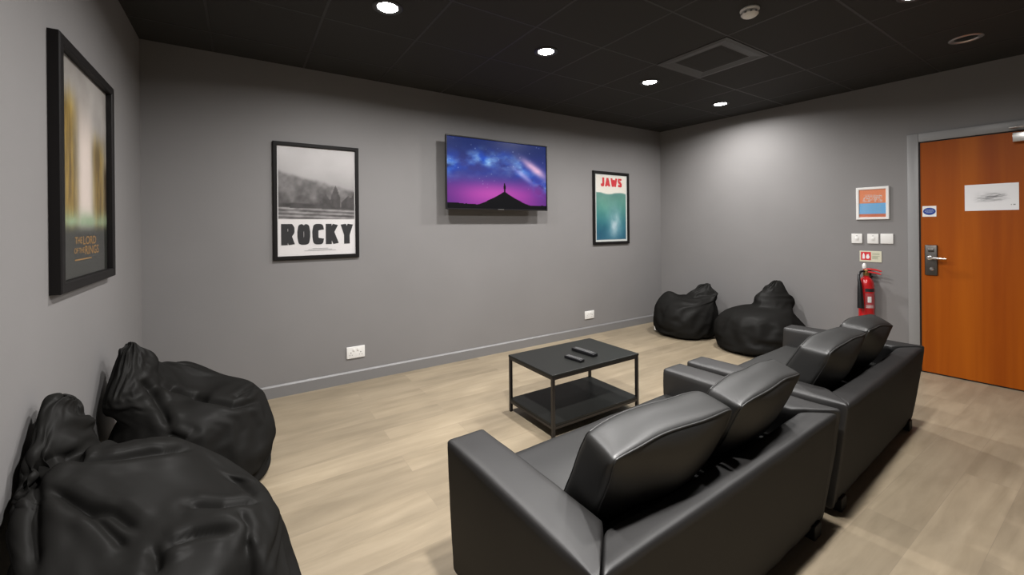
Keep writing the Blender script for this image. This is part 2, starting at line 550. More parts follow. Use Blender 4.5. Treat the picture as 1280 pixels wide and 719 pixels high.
# closer at the head of the door
cl = obj('door_closer', box(0.535, 0.80, -0.062, -0.012, DH - 0.088, DH - 0.016, 0.004), M['chrome'], door)
bm = box(0.70, 0.75, -0.048, -0.02, DH - 0.016, DH + .012, 0.003)
add_tube(bm, [(0.725, -0.04, DH + .012), (0.60, -0.13, DH + .018), (0.52, -0.03, DH + .03)], 0.008, 8)
obj('closer_arm', bm, M['chrome'], cl)

# ---------------------------------------------------------------- framed posters
def rail_frame(w, h, fw, depth):
    """mitred picture frame, local x 0..w, z 0..h, back at y=0, front at y=-depth"""
    bm = bmesh.new()
    outer = [(0, 0), (w, 0), (w, h), (0, h)]
    inner = [(fw, fw), (w - fw, fw), (w - fw, h - fw), (fw, h - fw)]
    ch = 0.004
    loops = []
    for pts, y in ((outer, 0.0), (outer, -depth + ch), ([(ch, ch), (w - ch, ch), (w - ch, h - ch), (ch, h - ch)], -depth),
                   ([(fw - ch, fw - ch), (w - fw + ch, fw - ch), (w - fw + ch, h - fw + ch), (fw - ch, h - fw + ch)], -depth),
                   (inner, -depth + ch), (inner, -0.004), ):
        loops.append([bm.verts.new((x, y, z)) for x, z in pts])
    for a, b in zip(loops, loops[1:]):
        for i in range(4):
            j = (i + 1) % 4
            bm.faces.new((a[i], a[j], b[j], b[i]))
    for i in range(4):
        j = (i + 1) % 4
        bm.faces.new((loops[0][j], loops[0][i], loops[-1][i], loops[-1][j]))
    return bm

def framed_picture(name, label, cat, loc, rot, w, h, fw, depth, fn, nx, nz, framemat=None, glass=True):
    t = thing(name, label, cat, loc, rot)
    obj('frame', rail_frame(w, h, fw, depth), framemat or M['frame'], t, smooth=None)
    p = picture('print', fw - .004, w - fw + .004, fw - .004, h - fw + .004, -0.009, nx, nz, fn, M['print'], t)
    if glass:
        obj('glass', box(fw, w - fw, -0.0165, -0.0145, fw, h - fw), M['glass'], t, smooth=None)
    return t

# grey misty scene over a white title band
def art_grey(u, v):
    g = 0.84 - 0.10 * fbm(u * 3 + 2, v * 4, 4, 3) - 0.16 * sstep(.95, .55, v)
    # hazy hillside on the left, tree tufts on the right
    ridge = 0.765 - 0.17 * u + 0.03 * fbm(u * 9, v * 0 + 1, 4, 5)
    bank = 0.30 + 0.34 * (fbm(u * 11, v * 15, 4, 9) - .25) + .12 * sstep(.5, .75, v)
    g = mix((g,), (bank,), sstep(ridge + .015, ridge - .03, v))[0]
    for k, (c, w, h) in enumerate(((.73, .055, .655), (.90, .09, .565), (.98, .05, .60), (.60, .07, .57))):
        crown = h - .5 * np.abs(u - c) / w * (h - .46) + .03 * (fbm(u * 20, v * 8, 3, 21 + k) - .5)
        g = np.where((v < crown) & (np.abs(u - c) < w * 1.1), 0.20 + .14 * fbm(u * 22, v * 22, 3, 4 + k), g)
    ground = 0.475 + 0.012 * np.sin(u * 6) - .02 * u
    g = mix((g,), (0.17 + .16 * fbm(u * 8, v * 30, 4, 12),), sstep(ground + .012, ground - .008, v))[0]
    st = (v < .445 - .02 * u) & (v > .335)
    steps = 0.46 + 0.13 * np.sin(v * 190 + 5 * u) + 0.34 * (fbm(u * 12, v * 46, 3, 31) - .5)
    g = np.where(st, steps, g)
    g = np.where(v < .335, .88, g)
    edge = (u < .022) | (u > .978) | (v > .985)
    g = np.where(edge, .86, g)
    return g + .012, g, g

t = framed_picture('framed_poster', 'black framed poster with a misty grey scene above heavy black capitals, left of the television', 'poster',
                   (0.203, YB, 1.080), 0, 0.648, 0.942, 0.030, 0.024, art_grey, 90, 130)
block_letters('ROCKY', M['ink_black'], t, 0.055, 0.600, 0.118, 0.288, -0.0105, .046, .008, {'C': .95, 'K': 1.05})
bm = bmesh.new()
for (z, xa, xb) in ((.066, .22, .46), (.075, .25, .43), (.084, .28, .40)):
    add_box(bm, xa, xb, -.0102, -.0096, z, z + .003)
obj('credit_lines', bm, M['ink_grey'], t, smooth=None)

# sea poster: pale sky over teal water
def art_sea(u, v):
    sky = (0.90 + 0 * u, 0.88 + 0 * u, 0.84 + 0 * u)
    sea_top = 0.715 + 0.012 * np.sin(u * 9 + 1) + .01 * fbm(u * 12, v * 0, 3, 2)
    d = np.clip((sea_top - v) / sea_top, 0, 1)
    n = fbm(u * 3.5, v * 5, 4, 8)
    water = (0.36 - 0.24 * sstep(0, .8, d) + .16 * (n - .5), 0.56 - 0.20 * sstep(.1, 1, d) + .16 * (n - .5), 0.52 - 0.06 * d + .12 * (n - .5))
    # soft pale drift of light and bubbles in the deep water
    ax = 0.56 + .05 * np.sin(v * 4)
    gl = np.exp(-((u - ax) / .20) ** 2) * np.exp(-((v - .28) / .22) ** 2) * (0.55 + .9 * (fbm(u * 7, v * 9, 4, 15) - .4))
    water = mix(water, (.78, .85, .88), np.clip(gl * 1.3, 0, 1) * .85)
    m = sstep(sea_top - .006, sea_top + .006, v)
    foam = np.exp(-((v - sea_top) / .008) ** 2) * .35
    col = mix(water, (.75, .80, .78), foam)
    col = mix(col, sky, m)
    edge = (u < .05) | (u > .95) | (v < .035) | (v > .975)
    return tuple(np.where(edge, e, c) for c, e in zip(col, (.84, .85, .84)))

t = framed_picture('framed_poster', 'black framed poster with red capitals above a teal sea, hanging right of the television', 'poster',
                   (3.632, YB, 1.096), 0, 0.642, 0.918, 0.034, 0.024, art_sea, 80, 110)
block_letters('JAWS', M['ink_red'], t, 0.130, 0.520, 0.730, 0.842, -0.0105, .034, .004, {'J': .8, 'A': 1.05, 'W': 1.35, 'S': .95})

# tall poster on the left wall: warm vertical bands, bright mist, dark foot
def art_mist(u, v):
    n = fbm(u * 3, v * 5, 4, 40)
    sky = tuple(c + .30 * (n - .5) for c in (.68, .66, .64))
    band = lambda c, w: np.exp(-((u - c - .02 * np.sin(v * 6)) / w) ** 2)
    grain = fbm(u * 26, v * 5, 4, 44)
    gold = (.56 + .75 * (grain - .5), .45 + .66 * (grain - .5), .17 + .35 * (grain - .5))
    topL = sstep(.87 + .09 * fbm(u * 22, v * 0, 2, 50), .74, v)
    topR = sstep(.74 + .10 * fbm(u * 22, v * 0, 2, 51), .60, v)
    col = mix(sky, gold, np.clip(band(.20, .15) * 1.15, 0, 1) * topL)
    col = mix(col, gold, np.clip(band(.80, .14) * 1.15, 0, 1) * topR)
    col = mix(col, (.22, .17, .11), np.clip(band(.02, .10), 0, 1) * sstep(.68, .5, v) * .9)
    col = mix(col, (.22, .17, .11), np.clip(band(1.0, .08), 0, 1) * sstep(.62, .5, v) * .9)
    glow = np.exp(-((u - .52) / .14) ** 4) * sstep(.95, .6, v)
    col = mix(col, (.97, .91, .87), np.clip(glow, 0, 1) * .95)
    green = np.exp(-((v - .265) / .045) ** 2) * (0.5 + .7 * fbm(u * 8, v * 12, 3, 60))
    col = mix(col, (.62, .72, .58), np.clip(green, 0, 1))
    foot = sstep(.265, .20, v)
    col = mix(col, (.19, .20, .18), foot)
    return col

t = framed_picture('framed_poster', 'tall black framed poster of golden bands and bright mist hanging on the left wall', 'poster',
                   (XL, 2.150, 1.098), ROT_L, 0.760, 0.960, 0.040, 0.034, art_mist, 100, 130)
for word, xa, xb, za, zb in (('THE', .24, .33, .178, .205), ('LORD', .345, .53, .172, .208), ('OF', .23, .28, .138, .160), ('THE', .288, .36, .138, .160), ('RINGS', .37, .57, .128, .166)):
    lettering('lettering', word, M['ink_gold'], t, xa, xb, za, zb, -0.0105, bold=.01)
obj('rule_line', box(.24, .46, -.0106, -.0096, .108, .113), M['ink_gold'], t, smooth=None)

# small notice in a white frame by the door
def art_notice(u, v):
    orange, blue = (.90, .54, .37), (.44, .70, .90)
    col = mix(blue, orange, sstep(.50, .51, v))
    col = tuple(np.where(v < .13, c, k) for c, k in zip((.80, .45, .33), col))
    blk = (v > .56) & (v < .80) & (u > .16) & (u < .86)
    txt = (fbm(u * 40, np.floor(v * 22) * 7.3, 1, 3) > .42) & (np.mod(v * 22, 1) > .35)
    col = tuple(np.where(blk & txt, .82, c) for c in col)
    blk2 = (v > .20) & (v < .45) & (u > .10) & (u < .80)
    txt2 = (fbm(u * 46, np.floor(v * 26) * 5.1, 1, 7) > .45) & (np.mod(v * 26, 1) > .5)
    col = tuple(np.where(blk2 & txt2, c * .72 + .2, c) for c in col)
    return col
t = framed_picture('framed_notice', 'small white framed orange and blue notice on the wall beside the door', 'notice',
                   on_right(2.186, 1.366), ROT_R, 0.246, 0.312, 0.024, 0.016, art_notice, 80, 100, framemat=M['white_plastic'])

# ---------------------------------------------------------------- television
TVY = 3.64
tv = thing('television', 'wall mounted flat television showing a purple starry night sky', 'television', (1.615, TVY, 1.500), 0)
W, H = 1.205, 0.712
obj('bezel', rail_frame(W, H, 0.012, 0.018), M['black_plastic'], tv, smooth=None)
obj('back_shell', box(0.004, W - .004, -0.004, 0.022, 0.004, H - .004, 0.004), M['black_plastic'], tv)
obj('rear_housing', box(0.06, W - .20, 0.022, 0.060, 0.012, H * .62, 0.012), M['black_plastic'], tv)
bm = box(0.38, 0.82, 0.060, 0.072, 0.14, 0.42, .002)
add_box(bm, 0.42, 0.47, 0.070, YB - TVY - .012, 0.17, 0.39)
add_box(bm, 0.73, 0.78, 0.070, YB - TVY - .012, 0.17, 0.39)
add_box(bm, 0.36, 0.84, YB - TVY - .012, YB - TVY, 0.15, 0.41, .002)
obj('wall_mount', bm, M['black_metal'], tv, smooth=None)
obj('logo_plate', box(W / 2 - .035, W / 2 + .035, -.0195, -.0178, .002, .009), M['chrome'], tv, smooth=None)

def art_sky(u, v):
    n = fbm(u * 4, v * 4, 5, 70)
    base_top = (.10, .16, .38); base_mid = (.21, .23, .52); base_low = (.56, .22, .60)
    col = mix(base_low, base_mid, sstep(.18, .55, v))
    col = mix(col, base_top, sstep(.55, .95, v))
    side = np.abs(u - .5) * 2
    col = mix(col, (.16, .14, .40), sstep(.4, 1.1, side) * .45 * sstep(.6, .1, v) + .0 * u)
    gl = np.exp(-((u - .45) / .30) ** 2) * np.exp(-((v - .22) / .14) ** 2)
    col = mix(col, (.86, .36, .74), np.clip(gl, 0, 1) * .6)
    # arch of the galaxy
    arc = .70 - .62 * (u - .42) ** 2 * np.where(u > .42, 1.0, .9)
    arc = np.where(u > .62, .675 - .95 * (u - .62), arc)
    d = v - arc
    w = .13 + .05 * n
    band = np.exp(-(d / w) ** 2)
    cl = np.clip(1.7 * (fbm(u * 7, v * 7, 5, 80) - .28), 0, 1)
    blue = mix((.14, .32, .76), (.66, .84, .98), np.clip(2.2 * (fbm(u * 9, v * 9, 4, 90) - .4), 0, 1))
    col = mix(col, blue, np.clip(band * cl * 1.35, 0, 1))
    pk = np.exp(-((u - .86) / .12) ** 2 - ((v - .66 + .9 * (u - .84)) / .07) ** 2)
    col = mix(col, (.93, .74, .86), np.clip(pk * 1.1 * (0.5 + n), 0, 1))
    pk2 = np.exp(-((u - .75) / .10) ** 2 - ((v - .52 + 1.0 * (u - .74)) / .05) ** 2)
    col = mix(col, (.62, .60, .86), np.clip(pk2 * .8, 0, 1))
    dark = np.exp(-((d + .02) / .035) ** 2) * np.clip(3.2 * (fbm(u * 8, v * 8, 4, 95) - .5), 0, 1)
    col = mix(col, (.10, .11, .30), np.clip(dark, 0, 1) * .8)
    # stars
    rs = np.random.RandomState(5)
    for _ in range(40):
        su, sv = rs.rand(), .3 + .7 * rs.rand()
        s = np.exp(-((u - su) ** 2 + (.36 * (v - sv) ** 2)) / (.0028 + .002 * rs.rand()) ** 2)
        col = mix(col, (.9, .93, 1.), s * (.15 + .4 * rs.rand()))
    # dark hill with a tiny standing walker
    hill = .055 + .02 * sstep(.3, 0, u) + .20 * np.maximum(0, 1 - np.abs(u - .545) / .27) ** 1.25 + .008 * fbm(u * 20, v * 0, 3, 99)
    wk = ((np.abs(u - .545) < .008) & (v > .255) & (v < .365)) | (((u - .545) / .006) ** 2 + ((v - .375) / .011) ** 2 < 1)
    wk |= (np.abs(u - .545) < .011) & (v > .30) & (v < .345)
    m = (v < hill) | wk
    return tuple(np.where(m, .02, c) for c in col)
picture('screen', 0.012, W - .012, 0.014, H - .012, -0.0045, 260, 150, art_sky, M['screen'], tv)

# ---------------------------------------------------------------- wall fittings
def socket(loc, rot, w, h, label, group, kind):
    t = thing('wall_socket' if kind == 'socket' else 'switch_plate', label, 'socket' if kind == 'socket' else 'switch', loc, rot, group)
    obj('face_plate', box(-w / 2, w / 2, -0.010, 0, -h / 2, h / 2, 0.003, 3), M['white_plastic'], t)
    if kind == 'socket':
        for sx in (-1, 1):
            obj('rocker', box(sx * .022 - .008 if w < .1 else sx * .018 - .008, sx * .022 + .008 if w < .1 else sx * .018 + .008, -0.0135, -0.009, .012, .034, .001), M['white_plastic'], t)
        for sx in (-1, 1):
            bm = bmesh.new()
            cx = sx * w * .27
            add_box(bm, cx - .0035, cx + .0035, -.0104, -.0098, -.006, .004)
            add_box(bm, cx - .014, cx - .007, -.0104, -.0098, -.024, -.019)
            add_box(bm, cx + .007, cx + .014, -.0104, -.0098, -.024, -.019)
            obj('pin_holes', bm, M['grey_plastic'], t, smooth=None)
    elif kind == 'rocker':
        obj('rocker', box(-.012, .012, -.0135, -.009, -.014, .016, .0015), M['white_plastic'], t)
        obj('indicator', box(-.006, .006, -.0108, -.0098, .026, .030), M['grey_plastic'], t, smooth=None)
    else:
        for sx in (-1, 1):
            obj('screw_cap', lathe([(.0035, 0), (.0035, .0012)], 12, Matrix.Translation((sx * .032, -.010, 0)) @ Matrix.Rotation(R(90), 4, 'X')), M['white_plastic'], t)
    return t
socket((0.817, YB, 0.256), 0, 0.150, 0.100, 'white double wall socket low on the back wall, near left side', None, 'socket')
socket((3.560, YB, 0.242), 0, 0.150, 0.095, 'white double wall socket low on the back wall below the teal sea poster', None, 'socket')
socket(on_right(2.189, 1.182), ROT_R, 0.084, 0.094, 'white switch plate under the white framed notice, left of three', 'switch plates by the door', 'rocker')
socket(on_right(2.311, 1.182), ROT_R, 0.084, 0.094, 'white switch plate under the white framed notice, middle of three', 'switch plates by the door', 'rocker')
socket(on_right(2.412, 1.184), ROT_R, 0.092, 0.094, 'plain white blank plate under the notice, right of three', 'switch plates by the door', 'blank')

# extinguisher sign
t = thing('safety_sign', 'small red and cream fire extinguisher sign above the red extinguisher', 'sign', on_right(2.208, 0.958), ROT_R)
SW, SH = 0.165, 0.106
M['sign_cream'] = mat('sign_cream', (0.62, 0.60, 0.47, 1), .5)
obj('board', box(0, SW, -0.004, 0, 0, SH, 0.001), M['sign_cream'], t, smooth=None)
obj('red_panel', box(0.010, 0.086, -0.0048, -0.004, 0.018, SH - .010), M['ink_red'], t, smooth=None)
bm = prism([(.022, .030), (.040, .030), (.040, .066), (.036, .074), (.034, .084), (.028, .084), (.026, .074), (.022, .066)], 0, 0.0005)
for v in bm.verts:
    v.co = Vector((v.co.x, -0.0049 - v.co.z, v.co.y))
fl = [(.054, .032), (.066, .030), (.076, .040), (.076, .054), (.070, .066), (.072, .080), (.062, .070), (.058, .078), (.054, .066), (.050, .052), (.050, .040)]
b2 = [bm.verts.new((x, -0.0052, z)) for x, z in fl]
bm.faces.new(b2)
obj('pictogram', bm, M['ink_white'], t, smooth=None)
bm = bmesh.new()
for z in (.082, .072, .056, .048, .040, .030):
    add_box(bm, .096, .150 - .012 * (z < .05), -.0047, -.0040, z, z + .004)
obj('text_lines', bm, mat('sign_text_grey', (0.30, 0.33, 0.22, 1), .5), t, smooth=None)

# fire door disc on the door leaf
t = thing('safety_sign', 'small white label with blue oval stuck on the orange door above its handle', 'sign', on_right(2.655, 1.384, 0.012), ROT_R)
obj('label_sheet', box(0, .088, -.0015, 0, 0, .094), M['white_paper'], t, smooth=None)
bm = bmesh.new()
n = 40
vs = [bm.verts.new((.044 + .040 * math.cos(2 * PI * i / n), -.0019, .047 + .032 * math.sin(2 * PI * i / n))) for i in range(n)]
bm.faces.new(vs)
obj('blue_oval', bm, M['ink_blue'], t, smooth=None)
bm = bmesh.new()
for z, a in ((.056, .022), (.046, .028), (.036, .020)):
    for k in range(5):
        x = .044 - a + k * a * .42
        add_box(bm, x, x + a * .30, -.0024, -.0020, z, z + .005)
obj('text_lines', bm, mat('pale_blue_ink', (.35, .42, .62, 1), .5), t, smooth=None)

# sheet of paper taped to the door
def art_sheet(u, v):
    g = 0.93 + 0 * u
    sk = 0
    rs = np.random.RandomState(11)
    for k in range(26):
        y0 = .40 + .32 * rs.rand() + .08 * (k % 3)
        x0, x1 = .14 + .3 * rs.rand(), .55 + .33 * rs.rand()
        line = y0 * .75 + .12 * (u - .5) + .03 * np.sin(u * (8 + 14 * rs.rand()) + 6 * rs.rand())
        sk = sk + np.exp(-((v - line) / .016) ** 2) * ((u > x0) & (u < x1)) * (.04 + .09 * rs.rand())
    cl = np.exp(-((u - .5) / .30) ** 4 - ((v - .52) / .20) ** 4)
    g = g - np.clip(sk, 0, .45) * cl - .10 * cl * fbm(u * 12, v * 12, 3, 77)
    small = (v > .18) & (v < .22) & (u > .86) & (u < .965)
    g = np.where(small & (fbm(u * 90, v * 0, 1, 5) > .4), .5, g)
    return g, g, g + .01
t = thing('paper_notice', 'white paper sheet with faint grey sketch taped on the orange door', 'paper', on_right(2.912, 1.426, 0.012), ROT_R)
obj('backing', box(0, .290, -.0012, 0, 0, .216), M['white_paper'], t, smooth=None)
picture('drawing', 0.001, .289, 0.001, .215, -.0016, 150, 110, art_sheet, M['print'], t)

# fire extinguisher hung on the wall
ex = thing('fire_extinguisher', 'red fire extinguisher with black horn hanging on the wall left of the door', 'fire extinguisher', on_right(2.276, 0.34, 0.085), ROT_R)
RX = 0.060
prof = [(0.050, 0.0), (RX, 0.008), (RX, 0.40), (0.057, 0.428), (0.047, 0.455), (0.034, 0.472), (0.024, 0.480), (0.024, 0.492)]
obj('cylinder', lathe(prof, 40), M['red'], ex)
bm = lathe([(0.022, .490), (0.024, .494), (0.024, .520), (0.016, .526), (0.016, .545), (0.012, .548)], 20)
add_box(bm, -.014, .014, -.014, .014, .52, .55, .004)
obj('valve', bm, mat('brass_valve', (.45, .30, .12, 1), .35, metal=1), ex)
bm = bmesh.new()
add_tube(bm, [(-.02, 0, .548), (.01, 0, .556), (.07, 0, .552), (.115, 0, .540)], [.008, .010, .009, .007], 10)
obj('lever', bm, M['red'], ex)
bm = bmesh.new()
add_tube(bm, [(-.01, 0, .530), (.03, 0, .528), (.08, 0, .520), (.11, 0, .512)], [.007, .009, .008, .006], 10)
obj('carry_handle', bm, M['red'], ex)
obj('safety_pin', lathe([(.004, .555), (.015, .560), (.018, .578), (.016, .596), (.009, .608), (.003, .610)], 16, Matrix.Translation((-.012, 0, 0))), M['white_plastic'], ex)
bm = bmesh.new()
add_tube(bm, [(-.012, -.01, .536), (-.032, -.035, .530), (-.040, -.062, .500), (-.036, -.074, .455), (-.030, -.078, .42)], [.010, .010, .010, .012, .014], 12)
obj('hose_elbow', bm, M['black_plastic'], ex)
bm = bmesh.new()
add_tube(bm, [(-.030, -.079, .43), (-.028, -.083, .38), (-.024, -.087, .30), (-.020, -.090, .19)], [.014, .019, .023, .027], 16)
obj('horn', bm, M['black_plastic'], ex)
def arc_patch(r, a0, a1, z0, z1, n=14):
    bm = bmesh.new()
    lo, hi = [], []
    for i in range(n + 1):
        a = R(a0 + (a1 - a0) * i / n)
        lo.append(bm.verts.new((r * math.sin(a), -r * math.cos(a), z0)))
        hi.append(bm.verts.new((r * math.sin(a), -r * math.cos(a), z1)))
    for i in range(n):
        bm.faces.new((lo[i], lo[i + 1], hi[i + 1], hi[i]))
    return bm
lb = obj('label_band', arc_patch(RX + .0006, 5, 80, .345, .375), M['ink_black'], ex)
bm = arc_patch(RX + .0006, 5, 75, .19, .33)
obj('instruction_label', bm, mat('label_pink', (.42, .07, .08, 1), .4), ex)
bm = arc_patch(RX + .0011, 22, 50, .245, .30)
obj('label_mark', bm, M['ink_white'], ex)
bm = bmesh.new()
for z in (.215, .205, .195):
    q = arc_patch(RX + .0011, 10, 70, z, z + .004)
    me = bpy.data.meshes.new('tmp'); q.to_mesh(me); q.free(); bm.from_mesh(me); bpy.data.meshes.remove(me)
obj('label_text', bm, M['ink_white'], ex)
bm = box(-.02, .02, .055, .085, .40, .56, .002)
add_box(bm, -.03, .03, .020, .085, .478, .490, .002)
obj('hanging_bracket', bm, M['black_metal'], ex)

# ---------------------------------------------------------------- ceiling fittings
LIGHTS = []
def downlight(x, y, label, power=30):
    lit = power > 0
    t = thing('ceiling_light', label, 'ceiling light', (x, y, ZC), 0, 'recessed ceiling lights' )
    ring = [(0.088, 0.0), (0.088, -.004), (0.082, -.007), (0.066, -.007), (0.060, -.003), (0.058, 0.0)]
    bm = bmesh.new()
    add_lathe(bm, ring, 40, cap=False)
    obj('trim_ring', bm, M['chrome'] if not lit else M['lamp_ring'], t)
    obj('diffuser', lathe([(0.0005, -.0012), (0.0585, -.0012), (0.0585, -.0002), (0.0005, -.0002)], 40), M['lamp'] if lit else M['lamp_off'], t)
    if power:
        LIGHTS.append((x, y, power))
    return t
M['lamp_ring'] = mat('black_trim_ring', (0.02, 0.02, 0.02, 1), .4)
downlight(0.735, 2.47, 'lit round ceiling light nearest the left wall, first of the far row', 34)
downlight(1.92, 2.47, 'lit round ceiling light second from left, above the television side')
downlight(3.135, 2.50, 'lit round ceiling light third from left, just left of the square vent')
downlight(4.36, 2.55, 'lit round ceiling light fourth from left, nearest the far right corner')
downlight(3.25, 0.73, 'lit ceiling light cut off at the top edge, right of the smoke detector', 20)
downlight(4.33, 0.72, 'unlit ceiling light with chrome rim over the door side', 0)

downlight(0.73, 0.70, 'lit round ceiling light of the near row, closest to the left wall', 60)
downlight(1.93, 0.70, 'lit round ceiling light of the near row, above the back of the nearest sofa', 28)

# vent tile
v = thing('ceiling_vent', 'square black ceiling vent between the lit ceiling lights', 'vent', (3.13, 1.90, ZC), 0)
def sq_loops(bm, specs):
    loops = [[bm.verts.new((sx * h, sy * h, z)) for sx, sy in ((-1, -1), (1, -1), (1, 1), (-1, 1))] for h, z in specs]
    for a, b in zip(loops, loops[1:]):
        for i in range(4):
            j = (i + 1) % 4
            bm.faces.new((a[i], a[j], b[j], b[i]))
    return loops
M['vent'] = mat('dark_vent_metal', (0.06, 0.06, 0.06, 1), .5)
bm = bmesh.new()
lo = sq_loops(bm, [(.292, -.0005), (.292, -.006), (.262, -.010), (.205, -.0015), (.190, -.0015)])
obj('vent_frame', bm, M['vent'], v, smooth=None)
bm = bmesh.new()
lo = sq_loops(bm, [(.150, -.004), (.196, -.0013)])
bm.faces.new(lo[0])
obj('centre_panel', bm, M['ceiling'], v, smooth=None)

# smoke detector
sd = thing('smoke_detector', 'white round smoke detector on the black ceiling', 'smoke detector', (2.60, 1.33, ZC), 0)
obj('base', lathe([(.052, 0), (.054, -.008), (.050, -.014), (.040, -.016)], 32), M['white_plastic'], sd)
obj('head', lathe([(.036, -.016), (.046, -.022), (.048, -.032), (.040, -.042), (.030, -.048), (.012, -.051)], 32), M['white_plastic'], sd)
bm = bmesh.new()
for k in range(10):
    a = 2 * PI * k / 10
    m4 = Matrix.Rotation(a, 4, 'Z')
    q = box(.040, .0495, -.006, .006, -.034, -.024)
    for vv in q.verts: vv.co = m4 @ vv.co
    me = bpy.data.meshes.new('tmp'); q.to_mesh(me); q.free(); bm.from_mesh(me); bpy.data.meshes.remove(me)
obj('sensor_slot', bm, M['grey_plastic'], sd, smooth=None)

# ---------------------------------------------------------------- coffee table
TX0, TX1, TY0, TY1, TZ = 1.605, 2.400, 2.030, 2.540, 0.405
ct = thing('coffee_table', 'low black coffee table with thin metal legs and lower shelf', 'table', ((TX0 + TX1) / 2, (TY0 + TY1) / 2, 0), 0)
hx, hy = (TX1 - TX0) / 2, (TY1 - TY0) / 2
LT = 0.020
obj('table_top', box(-hx, hx, -hy, hy, TZ - .016, TZ, .003), M['table'], ct, smooth=None)
obj('shelf', box(-hx + .006, hx - .006, -hy + .006, hy - .006, .078, .094, .002), M['table'], ct, smooth=None)
for sx in (-1, 1):
    for sy in (-1, 1):
        x, y = sx * (hx - LT / 2 - .002), sy * (hy - LT / 2 - .002)
        lg = obj('leg', box(x - LT / 2, x + LT / 2, y - LT / 2, y + LT / 2, .006, TZ - .016, .002), M['black_metal'], ct, smooth=None)
        obj('foot_pad', lathe([(.011, 0), (.012, .002), (.012, .006)], 16, Matrix.Translation((x, y, 0))), M['plastic_foot'], lg)
bm = bmesh.new()
for sy in (-1, 1):
    y = sy * (hy - LT / 2 - .002)
    add_box(bm, -hx + .022, hx - .022, y - .008, y + .008, TZ - .034, TZ - .016)
    add_box(bm, -hx + .022, hx - .022, y - .008, y + .008, .062, .078)
for sx in (-1, 1):
    x = sx * (hx - LT / 2 - .002)
    add_box(bm, x - .008, x + .008, -hy + .022, hy - .022, TZ - .034, TZ - .016)
    add_box(bm, x - .008, x + .008, -hy + .022, hy - .022, .062, .078)
obj('rail', bm, M['black_metal'], ct, smooth=None)

def remote(x, y, rot, L, W, Hh, label, rows):
    t = thing('remote_control', label, 'remote', (x, y, TZ), rot, None)
    obj('body', box(-W / 2, W / 2, -L / 2, L / 2, 0, Hh, .004, 3), M['black_plastic'], t)
    bm = bmesh.new()
    for r in range(rows):
        for c in range(3):
            cx, cy = (c - 1) * W * .27, -L * .36 + r * L * .72 / (rows - 1)
            add_box(bm, cx - W * .09, cx + W * .09, cy - .0035, cy + .0035, Hh, Hh + .0016)
    obj('buttons', bm, M['grey_plastic'], t, smooth=None)
    return t
remote(2.078, 2.255, R(4), .215, .048, .022, 'longer black remote control on the coffee table', 9)
remote(1.920, 2.185, R(8), .150, .042, .018, 'shorter black remote control on the coffee table', 7)

# ---------------------------------------------------------------- sofas
def refine(bm, passes, amp, freq, seed, lock_below=0.07):
    """subdivide and give soft upholstered unevenness"""
    for _ in range(passes):
        bmesh.ops.subdivide_edges(bm, edges=bm.edges, cuts=1, use_grid_fill=True)
    bm.normal_update()
    for v in bm.verts:
        if v.co.z > lock_below:
            p = v.co * freq + Vector((seed, seed * .7, 0))
            v.co += v.normal * amp * noise.noise(p)
    return bm

SX, SD, SH_ = 0.745, 0.385, 0.533
LEAN = 0.07
def lean(bm):
    for v in bm.verts:
        k = max(0.0, min(1.0, (-v.co.y - .10) / .25))
        v.co.y += (LEAN * (1 - v.co.z / SH_) - .0) * k
        # sides draw in a little towards the floor
        ks = max(0.0, min(1.0, (abs(v.co.x) - .45) / .3))
        v.co.x -= math.copysign(.022 * (1 - v.co.z / SH_) * ks, v.co.x)
    return bm

def grid_solid(nx, ny, nz, fn):
    """closed box-topology surface; fn maps (u, v, w) in [-1, 1]^3 to a point"""
    bm = bmesh.new()
    cache = {}
    def vert(i, j, k):
        key = (i, j, k)
        if key not in cache:
            cache[key] = bm.verts.new(fn(-1 + 2 * i / nx, -1 + 2 * j / ny, -1 + 2 * k / nz))
        return cache[key]
    for i in range(nx):
        for j in range(ny):
            for k in (0, nz):
                bm.faces.new([vert(i, j, k), vert(i + 1, j, k), vert(i + 1, j + 1, k), vert(i, j + 1, k)])
    for i in range(nx):
        for k in range(nz):
            for j in (0, ny):
                bm.faces.new([vert(i, j, k), vert(i + 1, j, k), vert(i + 1, j, k + 1), vert(i, j, k + 1)])
    for j in range(ny):
        for k in range(nz):
            for i in (0, nx):
                bm.faces.new([vert(i, j, k), vert(i, j + 1, k), vert(i, j + 1, k + 1), vert(i, j, k + 1)])
    return bm

def round_box(x0, x1, y0, y1, z0, z1, r, n=(16, 16, 8), puff=(0, 0, 0), warp=None):
    """rounded box with gently swelling faces"""
    cx, cy, cz = (x0 + x1) / 2, (y0 + y1) / 2, (z0 + z1) / 2
    hx, hy, hz = (x1 - x0) / 2, (y1 - y0) / 2, (z1 - z0) / 2
    def spread(t, h):      # put more rows near the edges
        s = math.copysign(1 - (1 - abs(t)) ** 1.7, t)
        return s * h
    def fn(u, v, w):
        p = Vector((spread(u, hx), spread(v, hy), spread(w, hz)))
        q = Vector((max(-hx + r, min(hx - r, p.x)), max(-hy + r, min(hy - r, p.y)), max(-hz + r, min(hz - r, p.z))))
        d = p - q
        if d.length > 1e-9:
            d = d.normalized() * r
        o = q + d
        a, b, c = 1 - (p.x / hx) ** 2, 1 - (p.y / hy) ** 2, 1 - (p.z / hz) ** 2
        o += Vector((puff[0] * b * c * (p.x / hx), puff[1] * a * c * (p.y / hy), puff[2] * a * b * (p.z / hz)))
        o += Vector((cx, cy, cz))
        return warp(o) if warp else o
    return grid_solid(n[0], n[1], n[2], fn)

def uneven(bm, amp, freq, seed):
    bm.normal_update()
    for v in bm.verts:
        v.co += v.normal * amp * (noise.noise(v.co * freq + Vector((seed, 0, 0))) + .5 * noise.noise(v.co * freq * 2.3 + Vector((0, seed, 0))))
    return bm

